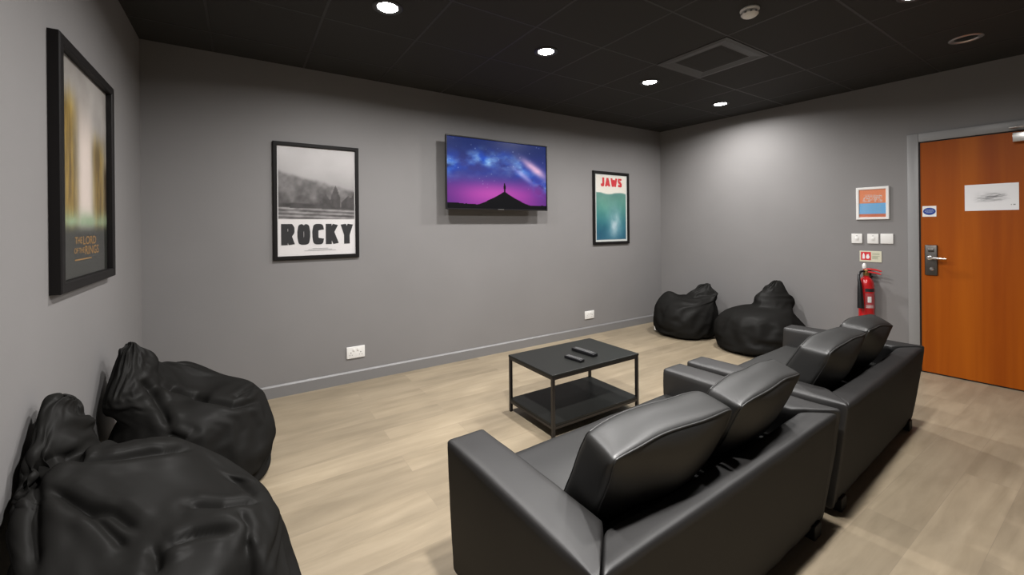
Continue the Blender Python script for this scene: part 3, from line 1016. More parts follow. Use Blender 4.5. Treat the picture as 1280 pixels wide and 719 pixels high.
ARM, BK = 0.165, 0.105
def make_sofa(label, seed):
    t = thing('sofa', label, 'sofa', (0, 0, 0), 0, 'black two seat sofas')
    # arms run the full depth, the back fits between them with a mitred corner
    def mitre_arm(side):
        def warp(p):
            # inner rear corner drawn outwards so the arm meets the back in a diagonal seam
            p = Vector(p)
            yy = -SD + BK + .02
            if p.y < yy:
                f = (yy - p.y) / (yy + SD)
                inner = SX - ARM
                x = abs(p.x)
                k = (SX - x) / ARM
                x = x + f * k * (ARM) * .92
                p.x = math.copysign(x, p.x)
            return p
        x0, x1 = (SX - ARM, SX) if side > 0 else (-SX, -SX + ARM)
        bm = round_box(x0, x1, -SD, SD, .03, SH_, .018, (10, 30, 14), (.004, .004, .006), warp)
        bmesh.ops.recalc_face_normals(bm, faces=bm.faces)
        return lean(uneven(bm, .0035, 5, seed + side))
    for s in (-1, 1):
        obj('arm', mitre_arm(s), M['leather'], t, smooth=60)
    def back_warp(p):
        p = Vector(p)
        f = max(0.0, min(1.0, (-SD + BK + .02 - p.y) / (BK + .02)))
        p.x *= 1 + f * (ARM * .92) / (SX - ARM)
        # the padded top rail sags towards its middle
        k = 1 - (p.x / SX) ** 2
        top = max(0, (p.z - .30) / .233)
        p.z -= .022 * k * top
        p.y += .012 * k * top
        return p
    bm = round_box(-SX + ARM + .002, SX - ARM - .002, -SD, -SD + BK, .03, SH_ - .002, .020, (40, 10, 16), (0, .006, .004), back_warp)
    bmesh.ops.recalc_face_normals(bm, faces=bm.faces)
    obj('backrest', lean(uneven(bm, .004, 6, seed + 3)), M['leather'], t, smooth=60)
    obj('seat', uneven(round_box(-SX + ARM - .004, SX - ARM + .004, -SD + BK - .01, SD - .012, .20, .402, .03, (30, 20, 8), (0, .006, .014)), .004, 5, seed + 5), M['cushion'], t, smooth=60)
    obj('base', box(-SX + ARM - .004, SX - ARM + .004, -SD + .08, SD - .03, .05, .215, .008), M['leather'], t, smooth=None)
    for sx in (-1, 1):
        for sy in (-1, 1):
            x, y = sx * (SX - .115), sy * (SD - .085)
            obj('leg', prism([(x - .035, y - .035), (x + .035, y - .035), (x + .035, y + .035), (x - .035, y + .035)], 0, .06, .004), M['plastic_foot'], t, smooth=None)
    return t
s1 = make_sofa('black leather look sofa nearest the viewer, beside the bean bags on the left', 1.0)
s1.location = (1.392, 1.092, 0); s1.rotation_euler = (0, 0, R(1.8))
s2 = make_sofa('black leather look sofa further right, in front of the orange door', 4.0)
s2.location = (2.945, 1.155, 0); s2.rotation_euler = (0, 0, R(3.0))

# loose back cushions, each from its own eight corners (front = towards the television)
def cushion(label, cor, puff, seed, top_puff=.028):
    """cor: dict keyed (sx, sy, sz), sx -1 left, sy +1 front, sz +1 top"""
    ctr = sum((Vector(c) for c in cor.values()), Vector()) / 8
    t = thing('back_cushion', label, 'cushion', (ctr.x, ctr.y, min(c[2] for c in cor.values())), 0, 'loose back cushions')
    org = t.location.copy()
    ax = (Vector(cor[1, 1, 1]) - Vector(cor[-1, 1, 1])).normalized()
    ay = (Vector(cor[1, 1, 1]) - Vector(cor[1, -1, 1])).normalized()
    az = ax.cross(ay)
    def fn(u, v, w):
        q = lambda t: math.copysign(1 - (1 - abs(t)) ** 1.5, t)
        u, v, w = q(u), q(v), q(w)
        kk = 18.0
        rr = (abs(u) ** kk + abs(v) ** kk + abs(w) ** kk) ** (1 / kk)
        mxx = max(abs(u), abs(v), abs(w))
        f = mxx / rr if rr > 0 else 1
        u, v, w = u * f, v * f, w * f
        p = Vector()
        for (sx, sy, sz), c in cor.items():
            p += Vector(c) * ((1 + sx * u) * (1 + sy * v) * (1 + sz * w) / 8)
        a, b, c = max(0, 1 - u * u), max(0, 1 - v * v), max(0, 1 - w * w)
        p += ay * v * puff * (a * c) ** .75 * (1 if v > 0 else 1.15)
        p += Vector((0, 0, 1)) * w * top_puff * (a ** .8) * (.55 + .45 * b) * (1 if w > 0 else .1)
        p += ax * u * .006 * (b * c) ** .8
        # gathered creases running in from the corners
        e = (abs(u) ** 4) * (abs(w) ** 2)
        cr = math.sin(9 * (u * 1.3 + w * 2.1 + seed)) * e * .006 * (1 - abs(v) ** 6)
        p += ay * cr * math.copysign(1, v)
        p += Vector((.3, 1, .5)) * .010 * noise.noise(p * 5.5 + Vector((seed * 3, 0, 0)))
        return p - org
    bm = grid_solid(30, 12, 22, fn)
    bmesh.ops.recalc_face_normals(bm, faces=bm.faces)
    body = obj('cover', bm, M['cushion'], t, smooth=50)
    for v in (-1, 1):
        loop = [fn(u, v, -1) for u in np.linspace(-1, 1, 25)[:-1]] + [fn(1, v, w) for w in np.linspace(-1, 1, 19)[:-1]]
        loop += [fn(u, v, 1) for u in np.linspace(1, -1, 25)[:-1]] + [fn(-1, v, w) for w in np.linspace(1, -1, 19)[:-1]]
        obj('piping', tube(loop, .0035, 6, closed=True), M['cushion'], t, smooth=80)
    return t
def corners(TFL, TBL, BFL, BBL, TFR, TBR, BFR, BBR):
    return {(-1, 1, 1): TFL, (-1, -1, 1): TBL, (-1, 1, -1): BFL, (-1, -1, -1): BBL,
            (1, 1, 1): TFR, (1, -1, 1): TBR, (1, 1, -1): BFR, (1, -1, -1): BBR}
cushion('black back cushion on the nearest sofa, closest to its left arm',
        corners((.835, .905, .735), (.80, .765, .72), (.86, 1.06, .432), (.84, .90, .432),
                (1.390, .885, .735), (1.366, .755, .72), (1.395, 1.05, .432), (1.39, .90, .432)), .045, 1.0)
cushion('black back cushion on the nearest sofa, second from its left arm',
        corners((1.415, .875, .737), (1.395, .745, .722), (1.43, 1.05, .436), (1.42, .91, .438),
                (1.975, .915, .737), (1.915, .785, .722), (1.925, 1.06, .436), (1.915, .925, .438)), .045, 2.3)
cushion('black back cushion on the sofa by the door, on its left half',
        corners((2.38, .985, .715), (2.375, .855, .705), (2.40, 1.13, .432), (2.39, .97, .432),
                (2.915, .985, .735), (2.905, .865, .725), (2.93, 1.15, .432), (2.93, .985, .432)), .045, 3.7)
cushion('black back cushion on the sofa by the door, on its right half',
        corners((2.945, .995, .745), (2.935, .87, .735), (2.96, 1.15, .432), (2.96, .99, .432),
                (3.44, .99, .74), (3.37, .875, .70), (3.47, 1.16, .432), (3.46, 1.01, .432)), .045, 5.1)

# ---------------------------------------------------------------- bean bags
# the slumped fabric of each bag: rings of points from the floor up to the gathered tip,
# x, y and z in half millimetres, each number the change from the neighbouring points
FOLDS = {
'a': (80, 58, [[
40,0,0,-1,-1,-1,-1,-2,-2,-2,-2,-2,-2,-3,-3,-3,-3,-3,-3,-3,-3,-3,-3,-3,-3,-3,-3,-3,-3,-2,-2,-2,-2,-2,-2,-1,-1,-1,-1,0,0,0,0,1,1,1,1,2,2,2,2,2,2,3,3,3,3,3,3,3,
3,3,3,3,3,3,3,3,3,2,2,2,2,2,2,1,1,1,1,0,41,0,-1,0,-1,-1,-2,-1,-1,-2,-3,-2,-3,-3,-2,-3,-3,-3,-3,-4,-3,-3,-4,-3,-3,-3,-3,-2,-3,-3,-2,-3,-2,-1,-1,-2,-1,-1,0,-1,
0,0,1,0,1,1,2,1,1,2,3,2,3,3,2,3,3,3,3,4,3,3,4,3,3,3,3,2,3,3,2,3,2,1,1,2,1,1,0,1,41,0,-1,0,-1,-1,-1,-2,-2,-2,-2,-3,-2,-2,-4,-2,-3,-4,-3,-2,
-4,-4,-2,-3,-4,-3,-2,-4,-2,-2,-3,-2,-2,-2,-2,-1,-1,-1,0,-1,0,0,1,0,1,1,1,2,2,2,2,3,2,2,4,2,3,4,3,2,4,4,2,3,4,3,2,4,2,2,3,2,2,2,2,1,1,1,0,1,
41,-1,1,-2,0,-1,-2,-1,-2,-2,-2,-2,-3,-3,-2,-4,-3,-2,-4,-3,-3,-3,-3,-4,-2,-3,-4,-2,-3,-3,-2,-2,-2,-2,-1,-2,-1,0,-2,1,-1,1,-1,2,0,1,2,1,2,2,2,2,3,3,2,4,3,2,4,3,
3,3,3,4,2,3,4,2,3,3,2,2,2,2,1,2,1,0,2,-1,41,0,-1,0,-1,-2,0,-2,-2,-2,-2,-3,-2,-2,-3,-3,-3,-3,-3,-4,-3,-3,-4,-3,-3,-3,-3,-3,-2,-2,-3,-2,-2,-2,-2,0,-2,-1,0,-1,
0,0,1,0,1,2,0,2,2,2,2,3,2,2,3,3,3,3,3,4,3,3,4,3,3,3,3,3,2,2,3,2,2,2,2,0,2,1,0,1,41,0,0,-1,-1,-1,-2,-1,-2,-2,-2,-2,-3,-3,-3,-2,-3,-4,-3,-3,
-3,-3,-3,-3,-4,-3,-2,-3,-3,-3,-2,-2,-2,-2,-1,-2,-1,-1,-1,0,0,0,0,1,1,1,2,1,2,2,2,2,3,3,3,2,3,4,3,3,3,3,3,3,4,3,2,3,3,3,2,2,2,2,1,2,1,1,1,0,
41,0,-1,0,-1,-1,-1,-2,-2,-2,-2,-2,-3,-3,-2,-4,-3,-2,-3,-4,-3,-3,-4,-3,-2,-3,-4,-2,-3,-3,-2,-2,-2,-2,-2,-1,-1,-1,0,-1,0,0,1,0,1,1,1,2,2,2,2,2,3,3,2,4,3,2,3,4,
3,3,4,3,2,3,4,2,3,3,2,2,2,2,2,1,1,1,0,1,41,0,0,-1,-1,-1,-2,-1,-2,-1,-3,-3,-2,-2,-4,-2,-3,-4,-3,-2,-4,-4,-2,-3,-4,-3,-2,-4,-2,-2,-3,-3,-1,-2,-1,-2,-1,-1,-1,0,
0,0,0,1,1,1,2,1,2,1,3,3,2,2,4,2,3,4,3,2,4,4,2,3,4,3,2,4,2,2,3,3,1,2,1,2,1,1,1,0,41,0,-1,0,-1,-1,-1,-2,-1,-3,-2,-2,-3,-3,-2,-3,-3,-3,-3,-4,
-3,-3,-4,-3,-3,-3,-3,-2,-3,-3,-2,-2,-3,-1,-2,-1,-1,-1,0,-1,0,0,1,0,1,1,1,2,1,3,2,2,3,3,2,3,3,3,3,4,3,3,4,3,3,3,3,2,3,3,2,2,3,1,2,1,1,1,0,1,
41,0,0,-1,-1,-1,-2,-1,-2,-2,-2,-3,-2,-2,-3,-4,-3,-3,-3,-3,-3,-3,-3,-3,-3,-3,-4,-3,-2,-2,-3,-2,-2,-2,-1,-2,-1,-1,-1,0,0,0,0,1,1,1,2,1,2,2,2,3,2,2,3,4,3,3,3,3,
3,3,3,3,3,3,4,3,2,2,3,2,2,2,1,2,1,1,1,0,41,-1,0,-1,0,-1,-1,-3,-1,-2,-2,-2,-3,-3,-3,-2,-3,-3,-4,-3,-3,-3,-3,-4,-3,-3,-2,-3,-3,-3,-2,-2,-2,-1,-3,-1,-1,0,-1,0,
-1,1,0,1,0,1,1,3,1,2,2,2,3,3,3,2,3,3,4,3,3,3,3,4,3,3,2,3,3,3,2,2,2,1,3,1,1,0,1,0,108,0,-1,-2,-2,-4,-3,-3,-6,-5,-6,-6,-6,-7,-8,-7,-9,-8,-8,-8,
-9,-9,-8,-8,-8,-9,-7,-8,-7,-6,-6,-6,-5,-6,-3,-3,-4,-2,-2,-1,0,0,1,2,2,4,3,3,6,5,6,6,6,7,8,7,9,8,8,8,9,9,8,8,8,9,7,8,7,6,6,6,5,6,3,3,4,2,2,1,
41,2,4,-6,-6,-12,9,-9,8,-7,3,-8,-6,-5,4,-12,0,4,-11,4,-10,4,-10,-6,3,-1,12,0,-10,-9,-9,10,-9,-4,-5,3,-5,16,6,-23,3,2,7,14,-16,9,0,10,9,-17,3,-1,5,-5,8,8,-1,1,2,1,
9,1,1,6,11,-7,11,10,-2,5,3,-13,6,-5,13,-4,9,-13,5,12,48,0,-2,-3,-25,18,0,-3,-1,-2,0,-2,-6,-2,-15,4,2,-19,9,-10,0,-14,9,-5,-2,-4,-10,8,0,-4,-3,-2,-2,-2,-3,-2,-2,-2,6,-1,
-5,3,5,12,27,-35,10,-4,-1,-3,6,6,1,0,3,4,4,0,4,4,-4,9,3,7,4,6,2,2,4,3,-19,19,1,4,-6,3,10,-1,4,0,50,0,-11,-20,18,8,-6,-5,-19,6,-15,20,0,-2,-1,-6,-10,0,-6,-9,
2,-6,-15,8,-5,5,4,-3,-10,-7,17,-16,-3,-7,1,-6,2,-2,4,65,-49,-6,20,-27,-1,32,-28,4,2,-1,11,0,1,3,5,-2,7,1,4,4,4,-2,6,3,2,15,-6,2,7,1,-1,4,3,5,2,1,-5,4,4,-2,
45,-33,17,12,-6,-1,-6,10,3,-22,12,-2,1,-4,-5,0,-9,0,-9,1,-8,-3,-1,-10,-7,1,-2,5,-4,-3,-17,4,1,12,17,15,33,-33,20,-80,61,32,-71,0,-8,-4,40,-34,5,27,14,-37,6,12,6,-7,5,3,4,5,
-3,4,5,1,1,2,7,1,6,4,0,5,2,-1,-1,12,-19,20,-20,-19,-9,19,-14,17,27,-33,-5,2,14,9,9,-9,1,-2,0,-5,0,-6,-2,-6,-5,-4,-7,-9,-1,-3,0,-1,-2,-7,-10,49,10,11,13,2,-17,-19,-51,45,
50,-19,2,-11,-12,19,-63,13,-12,19,1,50,-51,8,-9,11,-4,13,3,0,2,0,-3,-2,1,2,6,2,-16,4,30,1,6,3,2,0,3,-23,2,10,39,-1,0,2,-12,8,4,0,-15,21,-24,-14,-20,-8,3,5,3,3,18,-3,
-2,1,-1,-1,-3,-10,-15,-3,-1,-3,10,-5,49,11,-12,-9,-15,28,-28,48,-91,20,59,11,-16,-6,15,-20,21,-58,-18,16,64,5,1,-11,-11,-15,-8,1,5,-2,-2,-2,-1,-1,-1,0,17,-4,5,6,9,-9,3,21,-1,5,-16,-11,
7,12,-12,-13,-3,9,6,9,15,0,-17,-14,7,14,3,1,3,-1,-18,3,-1,1,1,-1,1,-1,-6,-31,5,9,-2,-1,-18,2,-9,-5,0,5,42,-13,44,-75,0,19,56,-16,21,-12,-13,45,-51,2,15,18,6,3,-12,-13,-15,-1,
0,-1,-1,-2,-2,-1,-1,3,10,9,8,5,-5,14,5,-24,2,12,7,-26,42,-19,3,6,4,1,1,-1,-4,-24,3,6,5,-4,-1,2,-3,2,-5,-5,6,0,2,2,-7,0,1,4,0,-9,-12,-36,-6,-3,10,14,46,13,6,-74,
-1,70,-66,2,0,-12,8,63,13,-10,25,-59,10,1,11,4,9,-37,10,-1,0,2,0,1,-2,-4,-5,-8,0,10,4,-33,13,1,-15,-21,1,14,43,32,9,11,4,-12,-12,-8,4,-1,4,18,5,-6,-8,-11,-8,3,8,-5,8,4,
-3,15,2,2,0,3,5,-1,-9,9,-6,-35,-1,-3,35,-31,-38,3,4,74,-5,-50,60,-66,-12,52,-9,29,-40,-17,0,27,2,3,-32,-2,16,28,-2,-2,-3,1,2,-1,-1,-11,-11,-12,2,7,-16,37,-53,-2,8,37,35,-26,-28,14,
-24,18,6,-19,2,16,0,-3,-1,3,-12,-5,7,-3,5,15,-4,6,-6,-1,4,5,2,12,0,8,-3,0,0,-14,-13,12,-21,1,-25,63,-25,18,1,-61,8,53,-38,51,-61,2,23,-5,14,-3,-19,16,-3,-33,18,8,-2,27,4,0,
-6,-1,2,-1,-17,-10,-10,7,-5,-1,33,-40,50,4,7,-4,-75,-7,-1,10,-51,18,25,19,-19,-3,-1,-13,-1,18,7,-5,-13,11,16,-24,20,1,-5,1,7,-13,20,-6,11,-7,-4,1,-3,3,17,-8,-15,-6,13,-44,64,-47,22,25,
-44,7,15,9,-4,-40,36,-23,8,15,-5,22,-21,13,-9,-5,5,6,-10,4,5,5,-3,-5,-9,-15,3,0,-2,1,4,35,-31,11,8,-57,15,-2,-9,-14,-34,-12,22,26,-3,7,-30,4,20,-10,-3,10,8,12,-15,-4,-4,-19,34,-2,
-9,-4,-26,7,-2,1,38,-2,12,8,-1,-2,-14,-15,12,2,-43,58,-53,23,33,-66,49,3,6,-37,-5,-17,1,7,40,7,2,-2,3,-11,-3,-3,18,-17,5,1,0,-6,-1,13,-27,2,-1,5,-2,4,3,0,-12,13,-5,4,-22,-5,
-21,-7,-1,23,20,-25,-9,10,5,-12,16,14,3,-9,-4,20,-25,-3,-42,43,-1,-1,1,-19,-3,4,-10,43,-11,18,12,-1,-3,-25,2,-15,5,1,13,-33,27,12,-50,1,68,-21,-34,-9,11,20,14,-13,8,11,0,-5,-4,9,-6,6,
-11,-2,1,-12,5,11,-9,-9,-1,4,-4,4,10,-9,-10,12,3,-29,29,-6,-18,-2,-18,17,20,-24,8,7,-2,-17,-10,2,35,9,7,-14,-4,-1,0,-47,53,2,-2,1,-1,-7,-24,13,11,9,6,18,-8,6,-56,62,-27,-25,36,-15,
-28,45,-8,6,-50,69,-74,35,20,15,-25,3,2,0,1,10,-11,-5,-11,1,8,-2,0,4,-6,8,-2,-9,1,-5,-3,3,1,1,-13,12,-19,13,-11,-4,-16,-3,-3,0,9,-2,-1,11,-12,-13,10,9,-30,28,10,2,-2,1,1,10,
-48,35,1,0,-2,-1,5,-40,46,-7,-9,19,16,-12,-3,-32,62,-46,3,11,-9,-23,56,-20,-17,-7,19,8,12,-17,-8,4,2,1,-6,-6,10,-8,-1,4,-1,-2,1,2,-1,5,1,-9,-1,-5,-4,-1,6,0,0,-3,-2,7,-5,-5,
-4,-8,-6,-2,5,-3,3,-9,7,15,-11,-16,23,-21,4,6,7,2,5,5,-4,-6,3,0,1,1,4,14,-46,8,39,-24,17,9,-8,-14,1,44,-63,34,-4,28,-62,-8,54,-47,38,6,-1,-7,-7,3,0,0,-6,-1,4,-9,15,-11,
3,-1,0,-6,10,1,11,-18,-3,-5,-2,-2,6,0,11,-15,31,12,1,-6,29,-22,-19,-15,12,-1,1,0,-8,-4,4,2,-17,-2,1,2,19,1,15,-6,9,-18,6,19,0,0,-7,8,2,9,-20,3,-12,26,-7,-10,-6,14,25,-53,
53,-33,29,-34,-21,32,17,-1,-8,-11,2,-10,0,-5,26,-13,-6,9,-3,-7,2,1,1,21,-6,-6,-10,2,-4,-6,-4,-2,4,-3,-13,-12,3,15,14,16,1,15,-17,5,-21,3,5,-16,0,1,13,15,12,-12,-21,-9,-14,43,-4,10,
-2,-4,2,-9,0,4,6,-2,2,-7,-17,5,10,-5,30,-21,-2,6,6,-4,0,5,-32,31,22,-4,9,-26,-1,-17,9,-4,-18,6,5,18,-10,-13,6,6,1,2,-3,5,14,-12,7,-8,-4,-8,-3,-2,1,-9,-16,11,-2,-11,0,7,
-11,15,-6,-2,-11,4,6,31,-52,13,11,14,-15,-3,10,-6,-2,-24,22,-13,1,5,7,11,-1,9,-4,-8,3,-7,-2,-2,5,6,-6,20,-26,12,12,-5,-8,-23,47,-3,-2,6,2,-9,-9,-7,2,-5,-9,-4,0,0,8,-1,-1,6,
1,-5,3,-2,-4,9,3,0,-1,-6,-4,-1,0,-30,13,9,13,14,12,-15,16,-32,16,-7,-8,7,32,-41,7,21,-1,-14,6,4,-7,0,10,3,-14,5,1,-1,0,-6,8,-6,12,-13,7,-7,8,15,5,3,2,4,-17,-33,30,-4,
-17,41,-24,26,-30,19,1,-6,-7,-2,2,-6,-11,-7,-3,3,7,4,-4,11,-3,-6,0,-6,11,2,-14,16,1,-1,-6,-1,-8,20,11,6,0,-9,-10,13,-11,-5,17,-8,-15,43,-42,-4,40,-27,-16,-2,4,8,16,12,-7,2,0,5,
6,2,0,0,-2,-6,-12,3,1,5,6,-6,-4,-5,1,-2,34,-27,3,38,-6,-25,19,-9,1,8,-20,14,-29,32,-16,-4,-5,-9,-4,4,3,9,0,-4,-2,0,-3,-3,-5,9,-3,27,-7,1,-8,-2,-40,-8,-6,-1,0,3,6,8,
-31,28,0,-17,21,-25,13,12,-22,-8,10,3,5,7,-3,1,6,1,2,7,0,-1,-2,0,-3,0,1,-1,2,1,4,3,4,4,-1,-5,-29,10,-37,35,11,13,-14,2,20,-25,16,-15,14,-8,-4,-9,10,-2,-18,6,0,3,4,0,
-7,5,-6,0,4,-2,16,6,12,-6,-8,-3,15,9,4,-1,-3,-3,-7,-9,-30,2,-10,-10,-8,3,-7,-9,-1,11,4,6,4,-11,-9,-1,4,12,5,1,-1,12,0,-1,13,5,6,2,-2,-3,-6,-3,1,3,6,15,-4,15,-21,-18,
-8,-3,6,-6,4,14,-15,13,-7,-2,25,-25,-8,-10,0,-6,-6,3,0,2,4,-1,2,3,-1,-3,49,0,-6,-8,8,-31,4,-8,10,2,1,-2,-2,-27,-48,-10,-16,-15,-10,-1,8,1,19,10,5,-3,-19,-1,15,2,-1,-5,9,2,
11,-7,4,7,-1,6,2,2,5,4,6,2,-2,-3,0,1,15,2,10,-34,9,0,-19,28,5,-5,-5,-23,10,-1,-5,12,-15,-7,-9,-7,-3,-3,-3,-1,1,4,3,3,2,-3,-8,-3,-3,4,-13,3,-3,11,-7,1,5,8,5,21,
-119,-6,-7,1,8,9,14,17,-9,2,3,-11,12,11,-9,2,12,1,1,-6,-5,3,8,8,10,11,7,13,6,3,1,1,2,0,-5,-3,-3,-7,38,-6,-38,2,18,-55,28,-15,14,6,-14,8,5,0,4,-9,-8,-12,-12,-11,-7,-4,
-5,0,-2,-2,2,1,-2,-3,-6,-9,-7,-3,-3,2,7,10,5,-2,-7,-1,-141,-2,11,14,17,5,-8,-6,11,2,-9,13,5,-8,10,2,-7,4,0,9,5,8,17,12,7,2,4,-6,-6,-4,0,5,3,4,2,2,1,6,-25,54,
-18,12,-17,16,-73,36,-30,23,-3,-13,3,7,9,8,0,-4,-12,-15,-18,-18,-10,-10,-2,1,-4,-2,1,3,3,4,5,5,3,2,-1,-7,-8,-8,-6,-9,-137,10,11,6,-8,-3,3,12,-1,-2,5,-1,-6,7,-4,4,5,5,3,8,
10,8,3,6,4,0,-1,5,10,2,1,16,-2,-4,6,21,8,-3,-22,-16,54,-29,16,-6,7,-55,-2,-17,8,4,-7,-5,-1,3,8,10,11,6,0,-5,-11,-13,-14,-14,-10,-10,-8,-7,-2,0,1,-1,-4,-5,-4,-2,-2,-4,-2,0,
-157,14,11,8,10,8,1,-7,-6,-2,-1,-3,12,2,5,6,6,10,11,6,0,0,1,12,1,1,9,7,-4,25,7,-20,5,12,2,-24,5,13,10,8,-35,10,-15,15,17,8,-1,-30,-17,0,-7,-2,-5,-5,-6,-4,-2,2,5,6,
2,-1,-5,-7,-11,-11,-12,-10,-13,-11,-10,-8,-6,-6,-5,-5,-3,3,5,7,-123,2,-2,-4,-5,-9,-4,-2,11,1,13,13,3,3,12,0,4,7,5,11,6,4,-5,-8,5,13,8,0,23,-18,5,46,14,22,0,-19,-32,-14,11,-2,
24,-8,11,-7,-22,-3,-7,-1,-6,-18,1,-6,-4,-4,-4,-5,-5,-7,-7,-7,-5,-4,-5,-6,-5,-7,-5,-5,-2,-1,-1,0,0,-3,-3,-2,-2,1,7,10,-77,-2,-2,-1,-1,7,-3,15,-3,20,-8,2,3,6,-2,4,-1,-3,0,1,
30,9,12,-4,-3,-1,-4,1,-19,15,31,-16,20,-8,-18,2,22,-9,-4,-1,-2,9,-22,7,28,4,-31,17,-18,1,-9,-15,1,-4,-6,0,-5,0,-3,-3,-4,-4,-3,-2,-4,-1,-2,-2,-1,-1,0,0,-1,0,-1,-2,0,-1,-2,-3,
-55,-1,2,2,2,2,15,-12,11,-7,13,-8,-2,1,1,16,6,-1,-2,-4,-18,0,20,9,-3,-3,-7,-1,22,30,-2,4,-18,-11,16,-4,8,9,-8,-5,3,-1,7,-22,3,30,9,-58,29,-10,-20,1,-6,1,-1,-4,3,-5,-1,-2,
0,-2,-2,-2,-1,-2,-2,-1,-1,-1,-1,-1,-2,-2,-3,-1,-1,-1,-2,0,-61,2,2,3,6,4,-3,15,-14,2,-4,6,-3,28,9,-6,2,4,4,2,-12,-6,-23,0,10,-1,13,30,9,-18,-21,-8,3,8,13,47,-7,-2,4,-9,
-19,4,-18,15,1,-21,26,19,-29,-25,20,-3,-4,-10,-6,0,-6,0,-3,-1,-2,-2,0,-2,-1,-1,-1,-2,-1,-1,-1,-2,-1,-2,-3,-2,-2,-1,-1,-1,-57,3,2,4,3,2,-7,0,14,-13,-2,8,24,-24,-6,-2,0,-1,21,7,
4,5,-3,-8,10,9,6,-15,-9,-3,8,3,-7,-8,1,-5,13,2,14,2,0,-25,39,-3,-2,7,-23,17,-5,13,-18,16,-29,-1,5,-10,-2,-5,-1,-3,-2,-1,-2,-1,0,-2,-1,-1,-3,-2,-3,-3,-3,-3,-1,-1,1,1,1,2,
-48,1,0,-1,-2,-2,10,-2,-2,15,4,-3,-16,3,3,1,-2,3,-20,4,-3,8,2,1,-11,0,-3,1,-1,4,9,5,4,-4,1,10,-16,-5,16,18,4,7,-14,-22,-9,11,42,-10,3,2,-2,-13,27,-21,-17,-2,-7,-8,3,1,
-2,-1,0,0,-2,-1,-1,-1,0,-2,0,-1,-1,-1,0,1,1,1,3,1,-3,-5,-5,-3,-10,-13,-11,-13,-9,-6,2,3,2,-1,12,1,4,3,2,2,3,-3,7,17,16,24,-2,-16,-4,2,-9,-6,-2,28,-12,-16,2,40,-7,-24,
19,-20,-8,13,12,-36,-8,17,33,3,4,-24,-8,27,-4,3,-14,-22,-4,1,0,-4,1,0,-1,0,1,2,2,1,0,2,2,4,4,4,5,6,-1,-2,-39,2,4,10,4,-1,6,10,6,4,-5,-5,-2,1,-7,8,1,0,16,-9,
11,-8,13,11,-5,-32,-8,8,23,-21,3,4,11,-25,-1,3,20,-34,-4,31,-23,46,13,21,-33,8,-15,-28,-20,4,24,32,-15,-2,10,-5,-1,-1,-16,3,-8,2,-17,-5,-3,0,-1,-2,-3,-1,2,-3,0,0,1,3,3,-9,-3,-1,
3,2,-9,-24,6,27,5,0,-2,-8,2,16,-1,0,-3,-2,1,-3,-16,25,0,2,-10,-9,-2,3,0,23,-32,28,-4,-14,-17,4,16,7,-9,-14,-8,-17,19,-25,-1,4,2,14,6,13,11,15,-40,-11,21,-13,1,5,22,10,-8,-1,
-5,-2,-1,4,3,0,1,3,1,1,-3,-1,-6,-8,-6,-7,-7,4,5,7,-13,-17,-3,28,6,-24,-2,0,4,5,2,-2,-2,15,0,0,2,13,-2,-13,13,4,-7,-15,-5,30,13,-24,5,-28,-1,10,11,13,-7,-26,-4,33,2,-22,
-10,9,-4,-15,14,-9,1,27,-8,-17,33,-18,9,-14,-7,1,-3,-7,16,-8,10,-3,12,-7,0,-4,-3,-2,0,2,4,7,6,6,4,1,-1,-3,-3,-7,-29,21,24,-29,-10,14,17,10,8,-1,-6,-10,1,-8,4,-1,0,8,4,-7,
-11,2,7,9,6,-21,-10,2,2,21,9,10,-12,-32,-6,25,8,-9,-28,24,8,-12,7,-7,7,1,0,-17,14,3,-10,16,-29,27,-5,-16,3,12,-17,2,3,3,-1,1,-1,-1,0,1,0,-3,-6,-13,-5,-2,-2,-1,-1,1,-1,1,
38,-3,-18,13,4,-3,-14,-10,-13,-2,2,1,20,-5,1,3,-1,-14,7,-2,-8,-2,-7,12,-8,-5,4,0,5,-5,-5,-15,10,19,27,-15,-25,-9,33,-2,-23,15,2,3,-9,9,-13,22,-23,0,6,-5,1,-1,6,4,-17,16,18,-22,
2,2,0,-11,2,6,-1,-8,-5,-2,-1,8,5,6,7,5,5,5,5,6,-37,-9,-4,-1,8,1,2,10,15,15,5,3,-14,2,0,-2,-1,-1,-8,4,3,2,2,5,-2,-5,4,7,8,8,11,-4,0,-1,-47,6,24,1,0,-26,
14,7,-5,-7,12,-13,19,-21,6,15,-7,-2,5,-17,11,-12,6,-18,1,19,-7,1,2,14,-4,-2,-3,4,3,1,3,2,1,-1,-4,-3,-3,-7,-8,-14,-50,21,12,-11,-9,3,0,3,-4,-2,10,0,6,1,2,11,3,7,12,-4,
7,1,-6,-2,4,0,10,-7,10,-9,-23,-9,-7,11,14,14,-5,0,-30,25,5,-13,-7,14,-15,13,-9,10,5,-12,-4,-5,15,-1,-21,11,1,11,-6,-4,3,-4,1,3,-1,-2,3,-1,-10,-2,0,-5,-5,-10,-16,-5,-4,0,4,7,
24,-12,-8,11,-4,7,5,-3,-3,-7,-8,-7,6,9,4,-10,-1,-5,10,9,-4,0,-1,-8,19,4,-15,5,-19,-9,8,30,-8,-14,4,6,-8,-17,36,-4,-20,-11,13,4,-7,-11,10,-5,-4,5,3,20,-31,8,3,-3,5,-14,-6,-4,
1,6,7,3,-1,-2,-8,-1,4,-5,-6,-1,-3,6,9,6,13,-17,10,17,-39,0,7,9,6,-11,3,-3,12,3,6,3,-1,6,8,6,5,-7,-5,3,5,4,9,-19,-2,16,-2,-1,-3,1,-7,12,10,-6,-9,-9,5,1,-13,-6,
